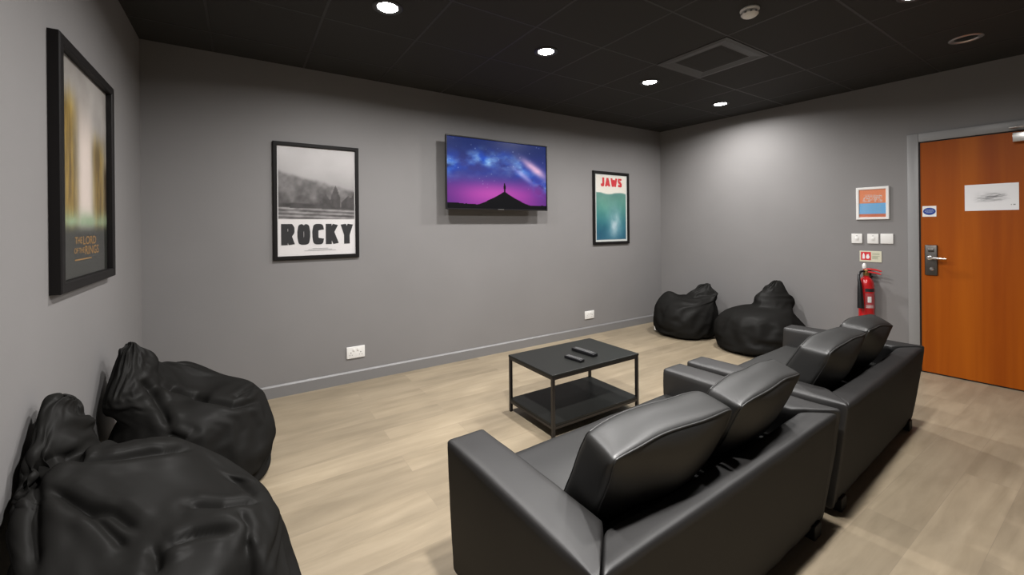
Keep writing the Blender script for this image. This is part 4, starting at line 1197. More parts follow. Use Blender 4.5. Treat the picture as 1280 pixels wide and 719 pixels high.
18,0,-15,0,18,1,-18,-3,1,-10,3,10,20,-18,4,-1,-10,17,25,16,1,-1,-9,-14,6,0,4,0,1,1,-5,-9,-1,-3,1,-8,-18,12,-30,-19,-21,-9,-6,-3,4,2,2,12,-9,14,2,3,-6,-3,0,10,13,15,-14,-8,
-5,-4,-4,9,-5,11,5,-8,4,5,10,-15,24,2,-4,-22,-5,5,-8,1,3,6,-10,-8,-5,15,8,-3,2,6,-7,0,-12,10,12,3,-3,6,10,12,-11,-20,-7,9,-19,1,-6,-11,-20,-3,2,10,-2,-4,1,0,6,2,13,5,
-25,9,10,5,3,4,-7,-11,10,-12,4,17,2,-6,-5,6,-10,-2,3,5,7,8,4,1,-3,-5,16,8,10,4,9,-2,-20,5,6,-6,-1,4,-1,-9,-11,11,3,-9,4,-1,7,1,12,1,7,-21,5,-1,-18,13,7,-22,-15,-28,
-2,-12,-37,-3,29,-10,3,8,4,2,-1,-8,8,0,-9,-4,3,18,5,-6,-34,0,-5,2,-4,1,4,3,-10,5,-1,-1,5,7,-4,-2,9,0,1,4,4,-3,8,-1,-5,-8,-5,9,2,8,-10,-13,15,-5,12,11,1,7,1,13,
1,-12,9,6,-18,-14,1,6,-10,1,-4,-5,-7,-6,1,-10,4,14,-25,-13,-7,10,27,-9,-22,4,-4,-5,10,-3,5,-1,-5,2,8,9,-2,-8,12,0],
[0,4,4,3,4,3,4,3,3,3,3,2,3,2,2,1,2,1,0,1,0,0,-1,0,-1,-2,-1,-2,-2,-3,-2,-3,-3,-3,-3,-4,-3,-4,-3,-4,-4,-4,-4,-3,-4,-3,-4,-3,-3,-3,-3,-2,-3,-2,-2,-1,-2,-1,0,-1,
0,0,1,0,1,2,1,2,2,3,2,3,3,3,3,4,3,4,3,4,0,4,3,5,3,4,3,4,3,3,3,3,2,2,2,2,0,1,2,0,0,0,0,-2,-1,0,-2,-2,-2,-2,-3,-3,-3,-3,-4,-3,-4,-3,-5,-3,
-4,-4,-3,-5,-3,-4,-3,-4,-3,-3,-3,-3,-2,-2,-2,-2,0,-1,-2,0,0,0,0,2,1,0,2,2,2,2,3,3,3,3,4,3,4,3,5,3,0,3,5,3,4,4,3,3,4,3,2,3,2,3,1,2,2,1,1,0,
0,0,0,-1,-1,-2,-2,-1,-3,-2,-3,-2,-3,-4,-3,-3,-4,-4,-3,-5,-3,-3,-5,-3,-4,-4,-3,-3,-4,-3,-2,-3,-2,-3,-1,-2,-2,-1,-1,0,0,0,0,1,1,2,2,1,3,2,3,2,3,4,3,3,4,4,3,5,
0,4,4,4,3,4,4,3,3,3,3,3,2,2,2,2,1,1,0,1,1,-1,-1,0,-1,-1,-2,-2,-2,-2,-3,-3,-3,-3,-3,-4,-4,-3,-4,-4,-4,-4,-4,-4,-3,-4,-4,-3,-3,-3,-3,-3,-2,-2,-2,-2,-1,-1,0,-1,
-1,1,1,0,1,1,2,2,2,2,3,3,3,3,3,4,4,3,4,4,0,4,3,4,5,3,3,4,3,3,3,2,3,2,2,1,2,1,1,0,0,0,0,-1,-1,-2,-1,-2,-2,-3,-2,-3,-3,-3,-4,-3,-3,-5,-4,-3,
-4,-4,-3,-4,-5,-3,-3,-4,-3,-3,-3,-2,-3,-2,-2,-1,-2,-1,-1,0,0,0,0,1,1,2,1,2,2,3,2,3,3,3,4,3,3,5,4,3,0,4,4,4,3,3,4,4,3,3,3,2,3,2,2,1,1,2,0,1,
0,0,-1,0,-2,-1,-1,-2,-2,-3,-2,-3,-3,-3,-4,-4,-3,-3,-4,-4,-4,-4,-4,-4,-3,-3,-4,-4,-3,-3,-3,-2,-3,-2,-2,-1,-1,-2,0,-1,0,0,1,0,2,1,1,2,2,3,2,3,3,3,4,4,3,3,4,4,
0,4,4,3,4,4,4,2,4,3,3,3,2,1,3,2,1,1,1,0,0,0,0,-1,-1,-1,-2,-3,-1,-2,-3,-3,-3,-4,-2,-4,-4,-4,-3,-4,-4,-4,-4,-3,-4,-4,-4,-2,-4,-3,-3,-3,-2,-1,-3,-2,-1,-1,-1,0,
0,0,0,1,1,1,2,3,1,2,3,3,3,4,2,4,4,4,3,4,0,4,3,5,3,4,3,4,3,3,2,3,2,3,1,2,2,0,1,1,0,0,-1,-1,0,-2,-2,-1,-3,-2,-3,-2,-3,-3,-4,-3,-4,-3,-5,-3,
-4,-4,-3,-5,-3,-4,-3,-4,-3,-3,-2,-3,-2,-3,-1,-2,-2,0,-1,-1,0,0,1,1,0,2,2,1,3,2,3,2,3,3,4,3,4,3,5,3,0,4,4,3,4,4,3,4,2,4,3,3,2,2,2,2,1,1,1,0,
0,0,0,-1,-1,-1,-2,-2,-2,-2,-3,-3,-4,-2,-4,-3,-4,-4,-3,-4,-4,-4,-4,-3,-4,-4,-3,-4,-2,-4,-3,-3,-2,-2,-2,-2,-1,-1,-1,0,0,0,0,1,1,1,2,2,2,2,3,3,4,2,4,3,4,4,3,4,
0,3,5,4,4,3,4,2,4,3,3,2,3,2,2,1,2,1,1,0,1,-1,0,-1,-1,-2,-1,-2,-2,-3,-2,-3,-3,-4,-2,-4,-3,-4,-4,-5,-3,-3,-5,-4,-4,-3,-4,-2,-4,-3,-3,-2,-3,-2,-2,-1,-2,-1,-1,0,
-1,1,0,1,1,2,1,2,2,3,2,3,3,4,2,4,3,4,4,5,0,4,3,4,4,4,3,4,3,3,3,2,3,2,2,2,0,2,0,1,0,0,-1,0,-2,0,-2,-2,-2,-3,-2,-3,-3,-3,-4,-3,-4,-4,-4,-3,
-4,-4,-3,-4,-4,-4,-3,-4,-3,-3,-3,-2,-3,-2,-2,-2,0,-2,0,-1,0,0,1,0,2,0,2,2,2,3,2,3,3,3,4,3,4,4,4,3,0,11,10,9,10,9,10,9,9,7,7,8,6,6,5,4,4,2,2,1,
0,0,-1,-2,-2,-4,-4,-5,-6,-6,-8,-7,-7,-9,-9,-10,-9,-10,-9,-10,-11,-11,-10,-9,-10,-9,-10,-9,-9,-7,-7,-8,-6,-6,-5,-4,-4,-2,-2,-1,0,0,1,2,2,4,4,5,6,6,8,7,7,9,9,10,9,10,9,10,
-1,13,5,8,7,-3,3,-3,6,0,5,2,1,-7,8,2,-3,12,2,-8,-4,16,-4,-4,-5,3,-9,10,-5,-6,-9,-6,7,-8,-7,-8,-6,5,-15,15,-12,-11,-12,13,-6,-8,-9,-8,6,-4,3,-3,6,-7,-6,1,-4,5,-6,9,
-3,-4,3,-5,2,9,-7,6,10,-5,8,13,-21,5,8,14,-4,0,13,-1,7,1,6,5,-14,19,3,3,3,3,1,2,1,1,-3,8,1,-10,16,2,-2,-15,16,-2,-2,-15,-8,-26,39,-3,-4,-4,-1,-4,-6,-3,-6,-7,1,-4,
-4,-6,-3,-17,3,2,-4,-5,1,3,-3,-2,-3,-3,2,-9,-1,0,1,0,0,0,-2,4,-4,0,17,-11,4,7,4,0,-1,4,8,-4,16,0,2,6,5,0,6,-12,19,-4,11,9,0,5,-3,1,3,2,0,2,4,-1,-3,9,
0,-4,-15,15,-3,-5,0,-2,-18,14,0,-8,-16,11,-2,-6,-7,-18,-5,-14,18,-4,10,-10,-7,-7,0,-3,0,4,3,-10,-3,-3,-3,-4,-2,0,1,0,2,-2,-2,-1,3,-1,7,-4,2,8,2,4,3,6,4,5,3,9,-8,10,
3,-1,5,16,-4,3,0,5,2,-12,15,4,4,4,1,-1,2,-2,-8,8,4,1,-1,-5,-1,0,-1,-1,-23,17,-7,2,-2,-13,-5,-7,-4,6,2,-4,-26,9,-6,0,0,-3,0,-7,-5,-5,30,-14,-14,-8,5,-9,-1,0,7,-6,
-1,1,3,1,1,-3,-9,20,-7,2,4,4,5,10,4,9,-11,13,14,1,-7,9,5,6,10,-8,-4,-3,3,14,-6,10,5,8,1,-3,-1,2,-1,0,1,1,3,-6,0,2,0,-2,-5,-10,4,-15,-8,-6,-3,0,-4,13,-2,-18,
22,-17,-4,0,-1,10,-11,-3,-21,5,5,22,-24,2,-18,4,-5,14,4,-4,-8,15,6,5,-1,-11,-25,-2,5,1,7,6,22,1,-1,3,16,3,-1,-4,7,4,4,4,2,7,-1,-7,-10,-3,6,-3,-29,-10,0,-3,1,13,34,-18,
-14,-19,-2,2,40,25,14,-2,3,-23,-12,-3,-7,-4,3,0,2,-24,9,16,-20,3,-4,10,12,-5,-4,-4,24,-23,-31,35,32,2,-3,-12,-15,-36,-9,7,24,-3,-8,-8,-12,-5,16,-1,-6,15,3,3,13,11,2,-18,13,5,-15,-1,
6,4,1,1,-1,2,-1,-2,0,9,-12,-6,27,12,-1,-4,-2,-1,-45,-22,-1,14,11,26,-37,4,34,29,-13,-15,-1,-4,-6,-2,0,-3,2,3,-16,-10,-1,2,2,1,20,-7,0,2,-16,19,-39,-17,30,35,6,6,-4,-15,-23,-9,
-12,0,1,-1,-1,1,1,-8,2,0,2,3,17,2,2,19,0,-2,10,-2,5,0,4,3,2,1,0,1,-2,-15,6,11,13,11,-1,1,-2,-60,-22,18,40,24,3,-17,9,-12,-28,-5,4,10,8,3,-3,-4,-6,-2,2,-3,0,0,
-2,-6,4,2,0,0,0,7,19,-20,0,-54,-2,25,21,8,32,1,8,-22,-25,-15,-6,-1,1,7,3,12,2,-8,-1,18,-11,-1,8,6,-1,-3,-6,5,-3,2,2,-3,-3,-1,4,0,3,13,4,-2,-6,-11,-18,7,18,10,-18,14,
-29,25,0,-25,-14,-15,-3,2,22,-7,9,25,-1,-2,-1,7,-10,4,7,6,-5,-5,-10,6,-19,30,-2,23,-41,-9,-3,4,8,-17,-9,2,14,8,55,-6,-15,-15,-11,-6,-3,14,13,10,-7,-9,13,-32,21,-1,-4,-9,-14,6,8,0,
-8,-1,0,-6,4,6,2,3,2,2,-19,-9,6,-10,16,17,-5,-16,15,-13,15,2,-27,-29,8,-3,1,0,-3,22,36,-11,4,-4,-10,-9,11,4,9,3,1,2,-5,-17,4,10,6,-13,-2,-7,-6,9,-8,-3,-13,7,-15,60,-42,67,
-3,3,-1,-5,-25,8,4,-7,13,-10,-32,20,-28,-4,1,3,14,-1,0,1,-6,-8,-1,11,-5,3,2,-5,3,5,9,-13,-20,12,18,-26,22,-6,14,-9,19,-23,-32,8,-23,9,11,41,8,1,-35,10,7,-3,-2,-6,-6,4,8,2,
10,3,-5,0,2,-35,39,-21,-4,-3,-3,30,37,-38,-8,-11,8,-31,55,-48,72,-5,-12,-10,-6,8,-6,0,4,15,-42,-16,15,-9,-2,12,5,-4,0,1,-5,0,-13,5,3,4,-11,9,7,0,-6,10,3,6,-20,-12,0,56,-51,30,
-21,-16,38,-5,10,8,-41,-20,-23,31,7,4,11,2,3,1,-9,-6,0,7,-1,-1,13,-1,-8,3,-12,-3,-4,-2,6,35,-7,-1,2,-14,-18,36,-45,60,-10,6,0,-11,-3,-10,13,-1,3,-12,-1,-11,-6,-1,8,4,-3,-1,-4,2,
-4,-3,-4,-5,11,-4,-7,8,5,-1,16,11,-5,-17,-25,37,-33,-7,64,-75,-16,-1,23,42,13,-4,5,-54,26,-57,41,5,3,13,3,7,-2,-6,-11,-4,10,2,-10,1,5,15,-28,0,2,11,10,32,-44,22,-2,-4,-11,-17,36,-10,
15,4,2,-12,2,-11,4,9,1,-23,12,-12,-8,5,5,0,0,-13,7,2,1,-5,2,-13,2,-14,11,5,4,-7,-12,-4,16,6,21,-21,-42,0,6,77,-47,-20,-18,0,11,16,44,-2,-22,-2,-55,38,11,0,5,5,10,-7,-5,0,
-5,8,4,5,-13,-11,5,4,16,16,-8,-4,9,-8,-2,6,-12,16,10,-3,-15,10,3,1,-6,-11,3,8,-2,11,-2,-24,-4,0,3,-1,-8,4,0,1,1,-2,-5,-6,-3,-2,1,5,2,-12,8,2,-22,7,11,4,32,-6,-32,21,
30,-33,10,15,-2,-6,-23,21,-25,7,9,-64,36,17,7,0,-3,8,-7,-10,1,1,23,-11,6,-5,-8,9,20,-11,2,-8,7,-6,-7,-5,10,11,-1,-6,-5,9,7,1,-2,-13,3,6,-2,5,-6,-7,-7,0,1,0,-2,0,0,0,
1,-2,-2,-5,-4,-4,4,2,2,14,-18,-31,11,-4,7,6,21,8,-13,6,18,3,5,-11,-10,-10,-4,-9,38,-5,-23,14,-60,43,11,6,6,-11,0,-7,-1,23,-14,4,-7,1,0,11,6,0,2,-17,11,-2,-6,-1,8,3,-21,16,
-12,8,18,-5,4,-11,1,3,0,6,-10,0,-7,-1,-3,0,5,-1,1,0,6,-7,-5,3,-9,-2,3,1,-1,-11,-25,7,-3,5,5,2,-6,-3,80,-49,-28,58,-23,-35,0,4,19,-1,3,-4,6,-3,12,-56,41,8,6,9,-9,0,
17,-16,5,7,-4,-7,8,11,-2,1,4,17,-34,-7,26,-7,-5,-18,1,6,-2,7,6,19,-1,-11,0,-2,-1,4,-2,-4,-5,-1,-2,-7,0,1,3,2,-1,3,-10,-8,1,3,3,-3,-2,-34,30,11,7,-7,-23,-6,6,44,-12,-38,
8,-23,5,23,31,-11,-15,1,-2,1,11,-2,-3,8,-42,30,7,9,5,1,-5,0,6,-6,8,-2,12,-20,15,2,9,-3,-23,8,15,8,-10,6,-22,-3,-1,-2,12,14,11,-10,-2,-3,-2,4,-3,-1,-4,2,-10,-3,-2,4,1,-2,
-3,0,-6,-2,-2,2,4,5,-42,39,5,6,-16,-4,19,-10,-4,-19,9,45,5,-8,-9,-16,-10,-14,4,4,-6,4,3,4,2,1,7,-17,3,13,7,7,-7,2,3,-1,-1,1,5,1,-1,5,5,-3,-3,-1,3,0,6,-1,-14,-8,
-1,12,-10,19,-4,9,-1,-2,-4,2,-1,0,-1,0,-5,-8,-4,-1,-3,-2,-7,-11,7,2,-3,4,4,-9,17,11,0,-13,6,4,-8,-3,12,-4,-27,-4,15,7,5,12,-29,6,-20,11,-10,9,-5,-8,-3,-2,-4,-4,31,-3,15,6,
-5,10,-14,9,-8,8,4,3,-3,3,5,-3,-1,0,1,4,8,-3,-12,-23,14,5,-9,15,14,-1,0,-2,-4,1,-4,2,11,-8,-12,-9,-5,0,0,-3,-6,-6,3,0,-10,12,-13,-5,24,-12,-12,-1,-1,3,9,13,-20,-9,-16,-5,
6,8,-2,1,1,7,9,-6,-1,1,-1,5,4,3,1,-4,-16,27,7,24,-2,-17,6,-5,5,16,-8,16,-21,19,-4,-12,8,0,1,6,8,-10,1,2,-13,-9,3,2,-10,33,0,-14,7,-3,-5,6,19,-6,-7,-8,-6,-7,-8,-6,
-17,17,1,0,5,-11,1,2,-11,-7,10,2,0,-1,-10,-8,-2,-14,-5,18,-15,1,23,-10,9,-1,-1,-1,-1,3,1,-1,-2,1,4,15,0,26,5,-20,6,2,-7,3,5,-8,26,-4,14,-8,-1,-28,23,16,-20,18,16,-43,17,-11,
13,-25,8,-2,7,14,1,-5,-9,6,-3,25,-8,-10,-8,-6,-6,-7,-8,-3,57,-1,-3,-1,-1,-2,-7,-10,-10,-1,-3,3,4,-11,-25,-5,1,18,11,-32,25,-25,-17,22,-9,5,6,7,8,3,6,5,4,4,1,-3,13,-6,2,10,
12,9,4,-6,-4,-1,-14,23,1,6,14,-17,4,-6,17,3,-15,9,-6,-11,-18,0,-11,-14,39,0,-32,7,11,4,22,21,-7,1,-5,-3,-10,-10,-6,-11,77,-11,-8,-5,-8,-4,-4,-11,-3,-1,3,3,-21,-4,22,-5,-23,-11,20,18,
-31,3,-7,2,12,5,7,4,0,-1,-1,3,5,5,3,-2,-12,12,13,-16,6,16,20,15,5,-5,-7,-22,18,7,8,16,-15,7,-3,3,7,3,1,-3,-2,-6,-5,-2,-5,-3,-1,-18,-14,-13,52,0,3,1,2,-7,-5,-3,-1,6,
68,-13,2,0,-1,-8,-13,-1,-8,4,3,-19,13,6,-33,-7,34,0,-57,17,8,0,21,-2,0,2,-1,-5,-2,2,5,4,4,2,6,4,5,-35,49,3,0,11,1,-3,23,1,6,0,-22,5,5,11,19,-2,9,2,-1,-2,4,4,
-3,3,4,-7,-5,-2,1,6,3,2,-8,-11,-10,-12,-5,-3,1,2,-5,-6,83,8,-9,-11,-12,-5,1,-6,4,-7,-20,12,-1,-38,25,6,-20,-27,2,-8,21,34,-13,-8,0,0,3,7,8,9,5,7,1,-1,0,3,1,-7,-46,38,
-9,32,15,15,-20,22,-9,19,-1,-13,-5,-5,2,11,7,10,11,9,1,3,9,1,-1,7,2,-1,-6,-9,-11,-14,-13,-13,-8,-4,-2,1,2,4,6,1,74,-11,-3,1,3,-3,-7,-2,-10,-7,8,-6,-35,32,-41,-18,17,15,10,-28,
-11,-4,35,11,-2,2,1,13,2,4,8,-2,3,7,4,4,0,6,-10,-9,26,-18,10,11,20,-9,9,-9,10,7,-2,-3,-6,-6,-3,0,2,5,8,7,6,6,4,2,0,-2,-5,-8,-9,-8,-7,-3,-1,4,8,10,6,-2,-10,-13,
57,5,1,-1,-3,-4,-3,-7,0,0,-7,-36,33,-30,7,-11,-29,23,24,7,-3,-11,-16,29,0,2,3,-2,4,1,0,8,9,5,1,-1,3,6,2,-3,-3,-4,-5,-13,2,53,2,5,-1,3,2,2,2,1,-1,-3,-4,-4,-3,-3,
-2,0,2,3,2,0,-1,0,2,3,2,2,3,0,-6,-10,-13,-12,-8,-3,68,-1,-2,-3,-4,-14,-2,0,2,-26,-8,37,-35,-5,9,7,-8,-7,12,14,-6,8,-10,-26,13,10,6,-3,0,3,2,0,-2,-7,6,28,10,-3,4,-3,
-2,-12,2,10,-29,-19,65,2,6,1,7,6,4,1,3,1,4,2,-1,-1,-2,-3,-5,-6,-4,-2,2,2,2,0,3,-1,-3,-4,-4,-5,-5,-4,-5,-1,37,-1,-1,-1,0,15,-18,-2,0,14,-27,-21,18,6,-4,-2,6,-6,-10,6,
29,-10,-10,4,7,0,-7,1,1,-5,-6,2,-1,6,14,-4,-6,3,3,0,-7,1,-12,-6,25,-14,5,7,11,3,-3,-3,4,1,-3,4,-1,3,5,-3,3,-2,0,0,-2,-2,-2,0,-1,0,-3,0,-1,-2,-2,-1,0,0,4,2,
26,2,2,1,0,-5,14,-23,-12,8,15,-21,-16,1,15,17,10,1,-8,-5,-23,0,28,8,-5,0,3,-5,-8,-2,0,-3,-1,1,-13,9,-2,-1,-3,0,8,-3,7,9,-2,-8,-18,24,-14,6,1,1,-5,0,10,-3,5,-3,-2,4,
-2,3,0,-1,0,-1,0,-2,-1,-1,-1,-1,-1,0,0,1,2,2,2,1,28,-1,-2,-2,-2,-5,2,22,-28,-19,16,6,-4,26,-3,1,-6,-4,-5,-3,12,13,-21,-1,17,-12,-7,-5,1,-1,2,-1,2,1,0,-31,0,11,0,8,
6,9,8,-9,8,4,-4,-4,-2,-1,5,3,0,0,-5,3,-3,3,-1,1,1,0,0,1,1,1,-2,-1,-3,-2,-3,-2,-1,0,0,1,3,3,2,2,29,1,2,1,0,1,-20,0,24,-20,-13,19,25,-28,-14,-8,1,-1,23,16,
-2,6,13,-11,-35,-3,-1,3,3,3,2,0,2,0,-2,-4,-12,8,3,-1,-2,3,6,14,1,4,-8,-2,25,-14,-4,1,-1,-5,4,1,0,0,0,-1,0,0,0,0,0,-1,1,-2,-1,-2,-2,-2,-2,-2,2,1,1,1,2,2,
48,-1,-1,-2,-2,-4,10,-7,-4,21,3,-4,-38,15,16,-1,-6,2,-16,6,-4,-30,-13,5,8,5,2,2,0,4,3,5,1,-1,3,5,16,-16,-2,-5,7,-4,0,4,-2,17,6,-23,-5,21,6,2,-3,6,-8,-1,-4,-3,-1,4,
0,-1,0,1,0,1,-1,1,0,0,-1,-2,0,1,1,2,0,2,2,0,11,-4,-4,-2,-4,-4,-4,-5,3,7,7,12,4,0,16,3,1,-9,-13,-37,17,6,-7,-17,-2,7,5,17,9,-2,2,0,3,15,0,0,3,4,-14,-10,
-11,17,3,4,-7,-7,-32,15,7,-7,2,20,15,20,6,10,-2,-1,-2,-4,4,-5,-2,1,2,0,-2,-1,-1,0,0,-1,-2,-4,-6,-6,-5,-7,-5,-5,2,-3,-3,-4,-2,-8,2,3,0,3,-3,-13,31,-16,-30,17,4,1,-3,14,
-29,16,2,0,0,8,8,-8,5,16,3,5,-4,-15,9,2,-2,-2,3,-2,5,-7,-15,-15,27,-8,13,11,11,2,5,-16,0,-8,15,-11,7,14,-9,2,6,7,-16,4,4,2,3,2,1,0,-2,3,-3,-3,-3,-6,-7,-4,-6,-5,
1,-3,-4,-10,1,11,2,-1,-5,-17,-13,16,-13,-2,13,-7,-3,5,7,-7,1,6,0,2,3,-6,13,0,11,-5,2,5,15,7,-7,3,-2,10,7,-12,-6,-6,7,8,-1,2,-1,2,-11,-4,4,-3,14,4,-13,11,7,-15,6,-4,
6,1,1,-12,-2,-1,0,0,2,0,4,-2,1,1,-2,-1,-1,-3,-5,-5,4,-13,-5,5,-3,-14,-6,-2,4,11,13,-2,1,-8,-4,3,4,-16,19,-3,-3,-16,8,23,3,-5,-20,2,-5,27,3,-2,-6,6,-1,9,0,-7,17,34,
-3,-5,-1,-1,-14,1,-2,-7,-4,4,-1,10,-8,-13,1,7,8,1,3,-1,-6,4,14,-10,-1,4,2,2,-1,-2,-5,-6,-3,-3,-3,-3,-2,-3,-2,-1,3,7,-3,-7,-2,10,2,4,3,-3,-22,-5,5,3,-3,-14,1,0,-15,26,
-5,24,-8,-22,0,-2,14,19,18,-31,-2,-1,2,7,6,-2,9,-9,8,5,12,4,-5,1,2,4,-3,2,3,0,-4,-7,-6,15,-1,-16,0,2,-7,11,-4,-4,6,22,-17,0,0,-5,-1,0,2,2,-2,-3,-3,-2,-2,-3,-4,-4,
-6,0,4,6,1,-4,1,-5,-21,-14,-1,-9,13,14,-8,0,7,15,-5,-18,29,-11,7,-8,11,28,7,-11,-28,2,-1,4,3,-8,12,1,2,8,-11,-4,10,13,5,1,3,-3,8,-4,-2,7,2,0,-3,-2,4,3,-14,15,12,-19,
-1,0,-11,4,11,-11,-2,2,0,0,-2,-3,-4,-5,-4,-4,-5,-4,-2,-2,8,-8,-13,-2,-2,1,0,7,19,17,-3,12,-8,5,11,-7,-4,5,8,2,-14,-8,3,1,-8,-10,-17,-9,-3,1,8,4,2,4,3,3,3,9,7,11,
-12,-1,1,4,1,4,0,2,1,-3,1,3,4,-7,2,2,-7,-14,8,10,-16,5,6,-6,5,1,-1,-5,-4,-5,-5,-5,-3,-1,2,1,0,2,3,-3,-1,-7,8,-21,-6,0,-5,-10,1,2,-7,-6,7,-3,-4,-1,-3,-3,13,-2,
-3,-5,-2,11,2,12,-5,8,4,4,12,15,5,0,-4,2,1,2,10,0,4,-1,3,0,6,1,1,0,1,7,2,8,-3,-3,1,0,6,2,-10,0,8,-11,4,-6,0,-1,-7,0,1,-1,-4,-1,3,-2,-9,-7,-4,-1,-7,0,
-8,7,-1,12,-6,-5,-3,4,-6,-26,19,-2,3,-7,-14,4,-2,0,-3,16,5,14,-13,0,14,0,12,-6,15,7,-15,-18,13,6,-6,2,3,7,-11,-2,17,3,6,6,6,-1,-1,2,4,-2,4,-4,12,-2,-5,7,7,-3,-7,-3,
-9,8,-11,3,2,1,-1,0,1,3,-7,-3,1,-1,3,-5,-13,-4,-7,-19,23,0,1,3,6,-29,-17,-12,2,7,-15,-6,-7,20,4,-5,4,4,-7,-11,13,-2,6,5,-5,3,-4,3,-2,1,5,11,-11,8,21,-5,-5,12,0,8,
-8,12,1,-1,-2,-1,12,2,4,2,-2,-2,-5,11,2,-12,-10,-3,8,2,10,-5,11,-11,-9,8,-6,-7,1,6,6,-23,-2,-1,-6,6,11,4,-8,8,43,-21,-4,-6,-6,14,-9,1,5,9,0,0,-2,-5,3,3,11,11,0,-9,
-11,-5,10,-3,-19,-10,3,5,-6,-1,-11,11,22,0,-12,26,2,-8,7,-7,1,-10,16,1,-5,0,-5,19,4,-2,-3,0,6,-3,3,10,8,-4,5,4,-4,3,0,8,-10,-12,0,-14,-17,-14,4,19,-10,0,4,-3,-1,2,12,2,
-35,2,-15,-1,1,-4,9,-2,-13,3,8,-2,4,-4,8,-11,-10,-9,16,4,-2,6,0,2,1,-13,6,17,11,4,24,-18,-19,15,11,-16,7,-7,10,13,5,-3,-5,10,6,19,2,-1,-8,12,0,0,6,-1,-5,4,2,9,11,-2,
1,-11,4,-15,-3,-4,8,11,9,-7,-14,-2,-7,-12,-16,-12,-10,-15,8,-4,29,5,-7,2,-20,1,5,21,-31,-9,1,5,-18,15,1,22,-33,-8,-14,17,-3,-9,5,4,-2,4,1,-6,14,6,-6,34,-15,-15,7,15,-7,8,6,11,
-4,15,-16,14,-1,3,8,-4,-9,-3,10,-4,0,5,-6,-3,-8,-9,-10,10,-6,-5,-2,45,-21,-14,-15,1,0,8,0,13,-15,4,5,13,-11,12,-9,15],
[2,0,0,0,0,0,0,0,0,0,0,0,0,0,0,0,0,0,0,0,0,0,0,0,0,0,0,0,0,0,0,0,0,0,0,0,0,0,0,0,0,0,0,0,0,0,0,0,0,0,0,0,0,0,0,0,0,0,0,0,
0,0,0,0,0,0,0,0,0,0,0,0,0,0,0,0,0,0,0,0,0,0,0,0,0,0,0,0,0,0,0,0,0,0,0,0,0,0,0,0,0,0,0,0,0,0,0,0,0,0,0,0,0,0,0,0,0,0,0,0,
0,0,0,0,0,0,0,0,0,0,0,0,0,0,0,0,0,0,0,0,0,0,0,0,0,0,0,0,0,0,0,0,0,0,0,0,0,0,0,0,0,0,0,0,0,0,0,0,0,0,0,0,0,0,0,0,0,0,0,0,
0,0,0,0,0,0,0,0,0,0,0,0,0,0,0,0,0,0,0,0,0,0,0,0,0,0,0,0,0,0,0,0,0,0,0,0,0,0,0,0,0,0,0,0,0,0,0,0,0,0,0,0,0,0,0,0,0,0,0,0,
0,0,0,0,0,0,0,0,0,0,0,0,0,0,0,0,0,0,0,0,0,0,0,0,0,0,0,0,0,0,0,0,0,0,0,0,0,0,0,0,0,0,0,0,0,0,0,0,0,0,0,0,0,0,0,0,0,0,0,0,
0,0,0,0,0,0,0,0,0,0,0,0,0,0,0,0,0,0,0,0,0,0,0,0,0,0,0,0,0,0,0,0,0,0,0,0,0,0,0,0,0,0,0,0,0,0,0,0,0,0,0,0,0,0,0,0,0,0,0,0,
0,0,0,0,0,0,0,0,0,0,0,0,0,0,0,0,0,0,0,0,0,0,0,0,0,0,0,0,0,0,0,0,0,0,0,0,0,0,0,0,0,0,0,0,0,0,0,0,0,0,0,0,0,0,0,0,0,0,0,0,
0,0,0,0,0,0,0,0,0,0,0,0,0,0,0,0,0,0,0,0,0,0,0,0,0,0,0,0,0,0,0,0,0,0,0,0,0,0,0,0,0,0,0,0,0,0,0,0,0,0,0,0,0,0,0,0,0,0,0,0,
0,0,0,0,0,0,0,0,0,0,0,0,0,0,0,0,0,0,0,0,0,0,0,0,0,0,0,0,0,0,0,0,0,0,0,0,0,0,0,0,0,0,0,0,0,0,0,0,0,0,0,0,0,0,0,0,0,0,0,0,
0,0,0,0,0,0,0,0,0,0,0,0,0,0,0,0,0,0,0,0,0,0,0,0,0,0,0,0,0,0,0,0,0,0,0,0,0,0,0,0,0,0,0,0,0,0,0,0,0,0,0,0,0,0,0,0,0,0,0,0,
0,0,0,0,0,0,0,0,0,0,0,0,0,0,0,0,0,0,0,0,0,0,0,0,0,0,0,0,0,0,0,0,0,0,0,0,0,0,0,0,0,0,0,0,0,0,0,0,0,0,0,0,0,0,0,0,0,0,0,0,
0,0,0,0,0,0,0,0,0,0,0,0,0,0,0,0,0,0,0,0,0,0,0,0,0,0,0,0,0,0,0,0,0,0,0,0,0,0,0,0,0,0,0,0,0,0,0,0,0,0,0,0,0,0,0,0,0,0,0,0,
0,0,0,0,0,0,0,0,0,0,0,0,0,0,0,0,0,0,0,0,0,0,0,0,0,0,0,0,0,0,0,0,0,0,0,0,0,0,0,0,0,0,0,0,0,0,0,0,0,0,0,0,0,0,0,0,0,0,0,0,
0,0,0,0,0,0,0,0,0,0,0,0,0,0,0,0,0,0,0,0,0,0,0,0,0,0,0,0,0,0,0,0,0,0,0,0,0,0,0,0,0,0,0,0,0,0,0,0,0,0,0,0,0,0,0,0,0,0,0,0,
0,0,0,0,0,0,0,0,0,0,0,0,0,0,0,0,0,0,0,0,0,0,0,0,0,0,0,0,0,0,0,0,0,0,0,0,0,0,0,0,11,0,0,0,0,0,0,0,0,0,0,0,0,0,0,0,0,0,0,0,
0,0,0,0,0,0,0,0,0,0,0,0,0,0,0,0,0,0,0,0,0,0,0,0,0,0,0,0,0,0,0,0,0,0,0,0,0,0,0,0,0,0,0,0,0,0,0,0,0,0,0,0,0,0,0,0,0,0,0,0,
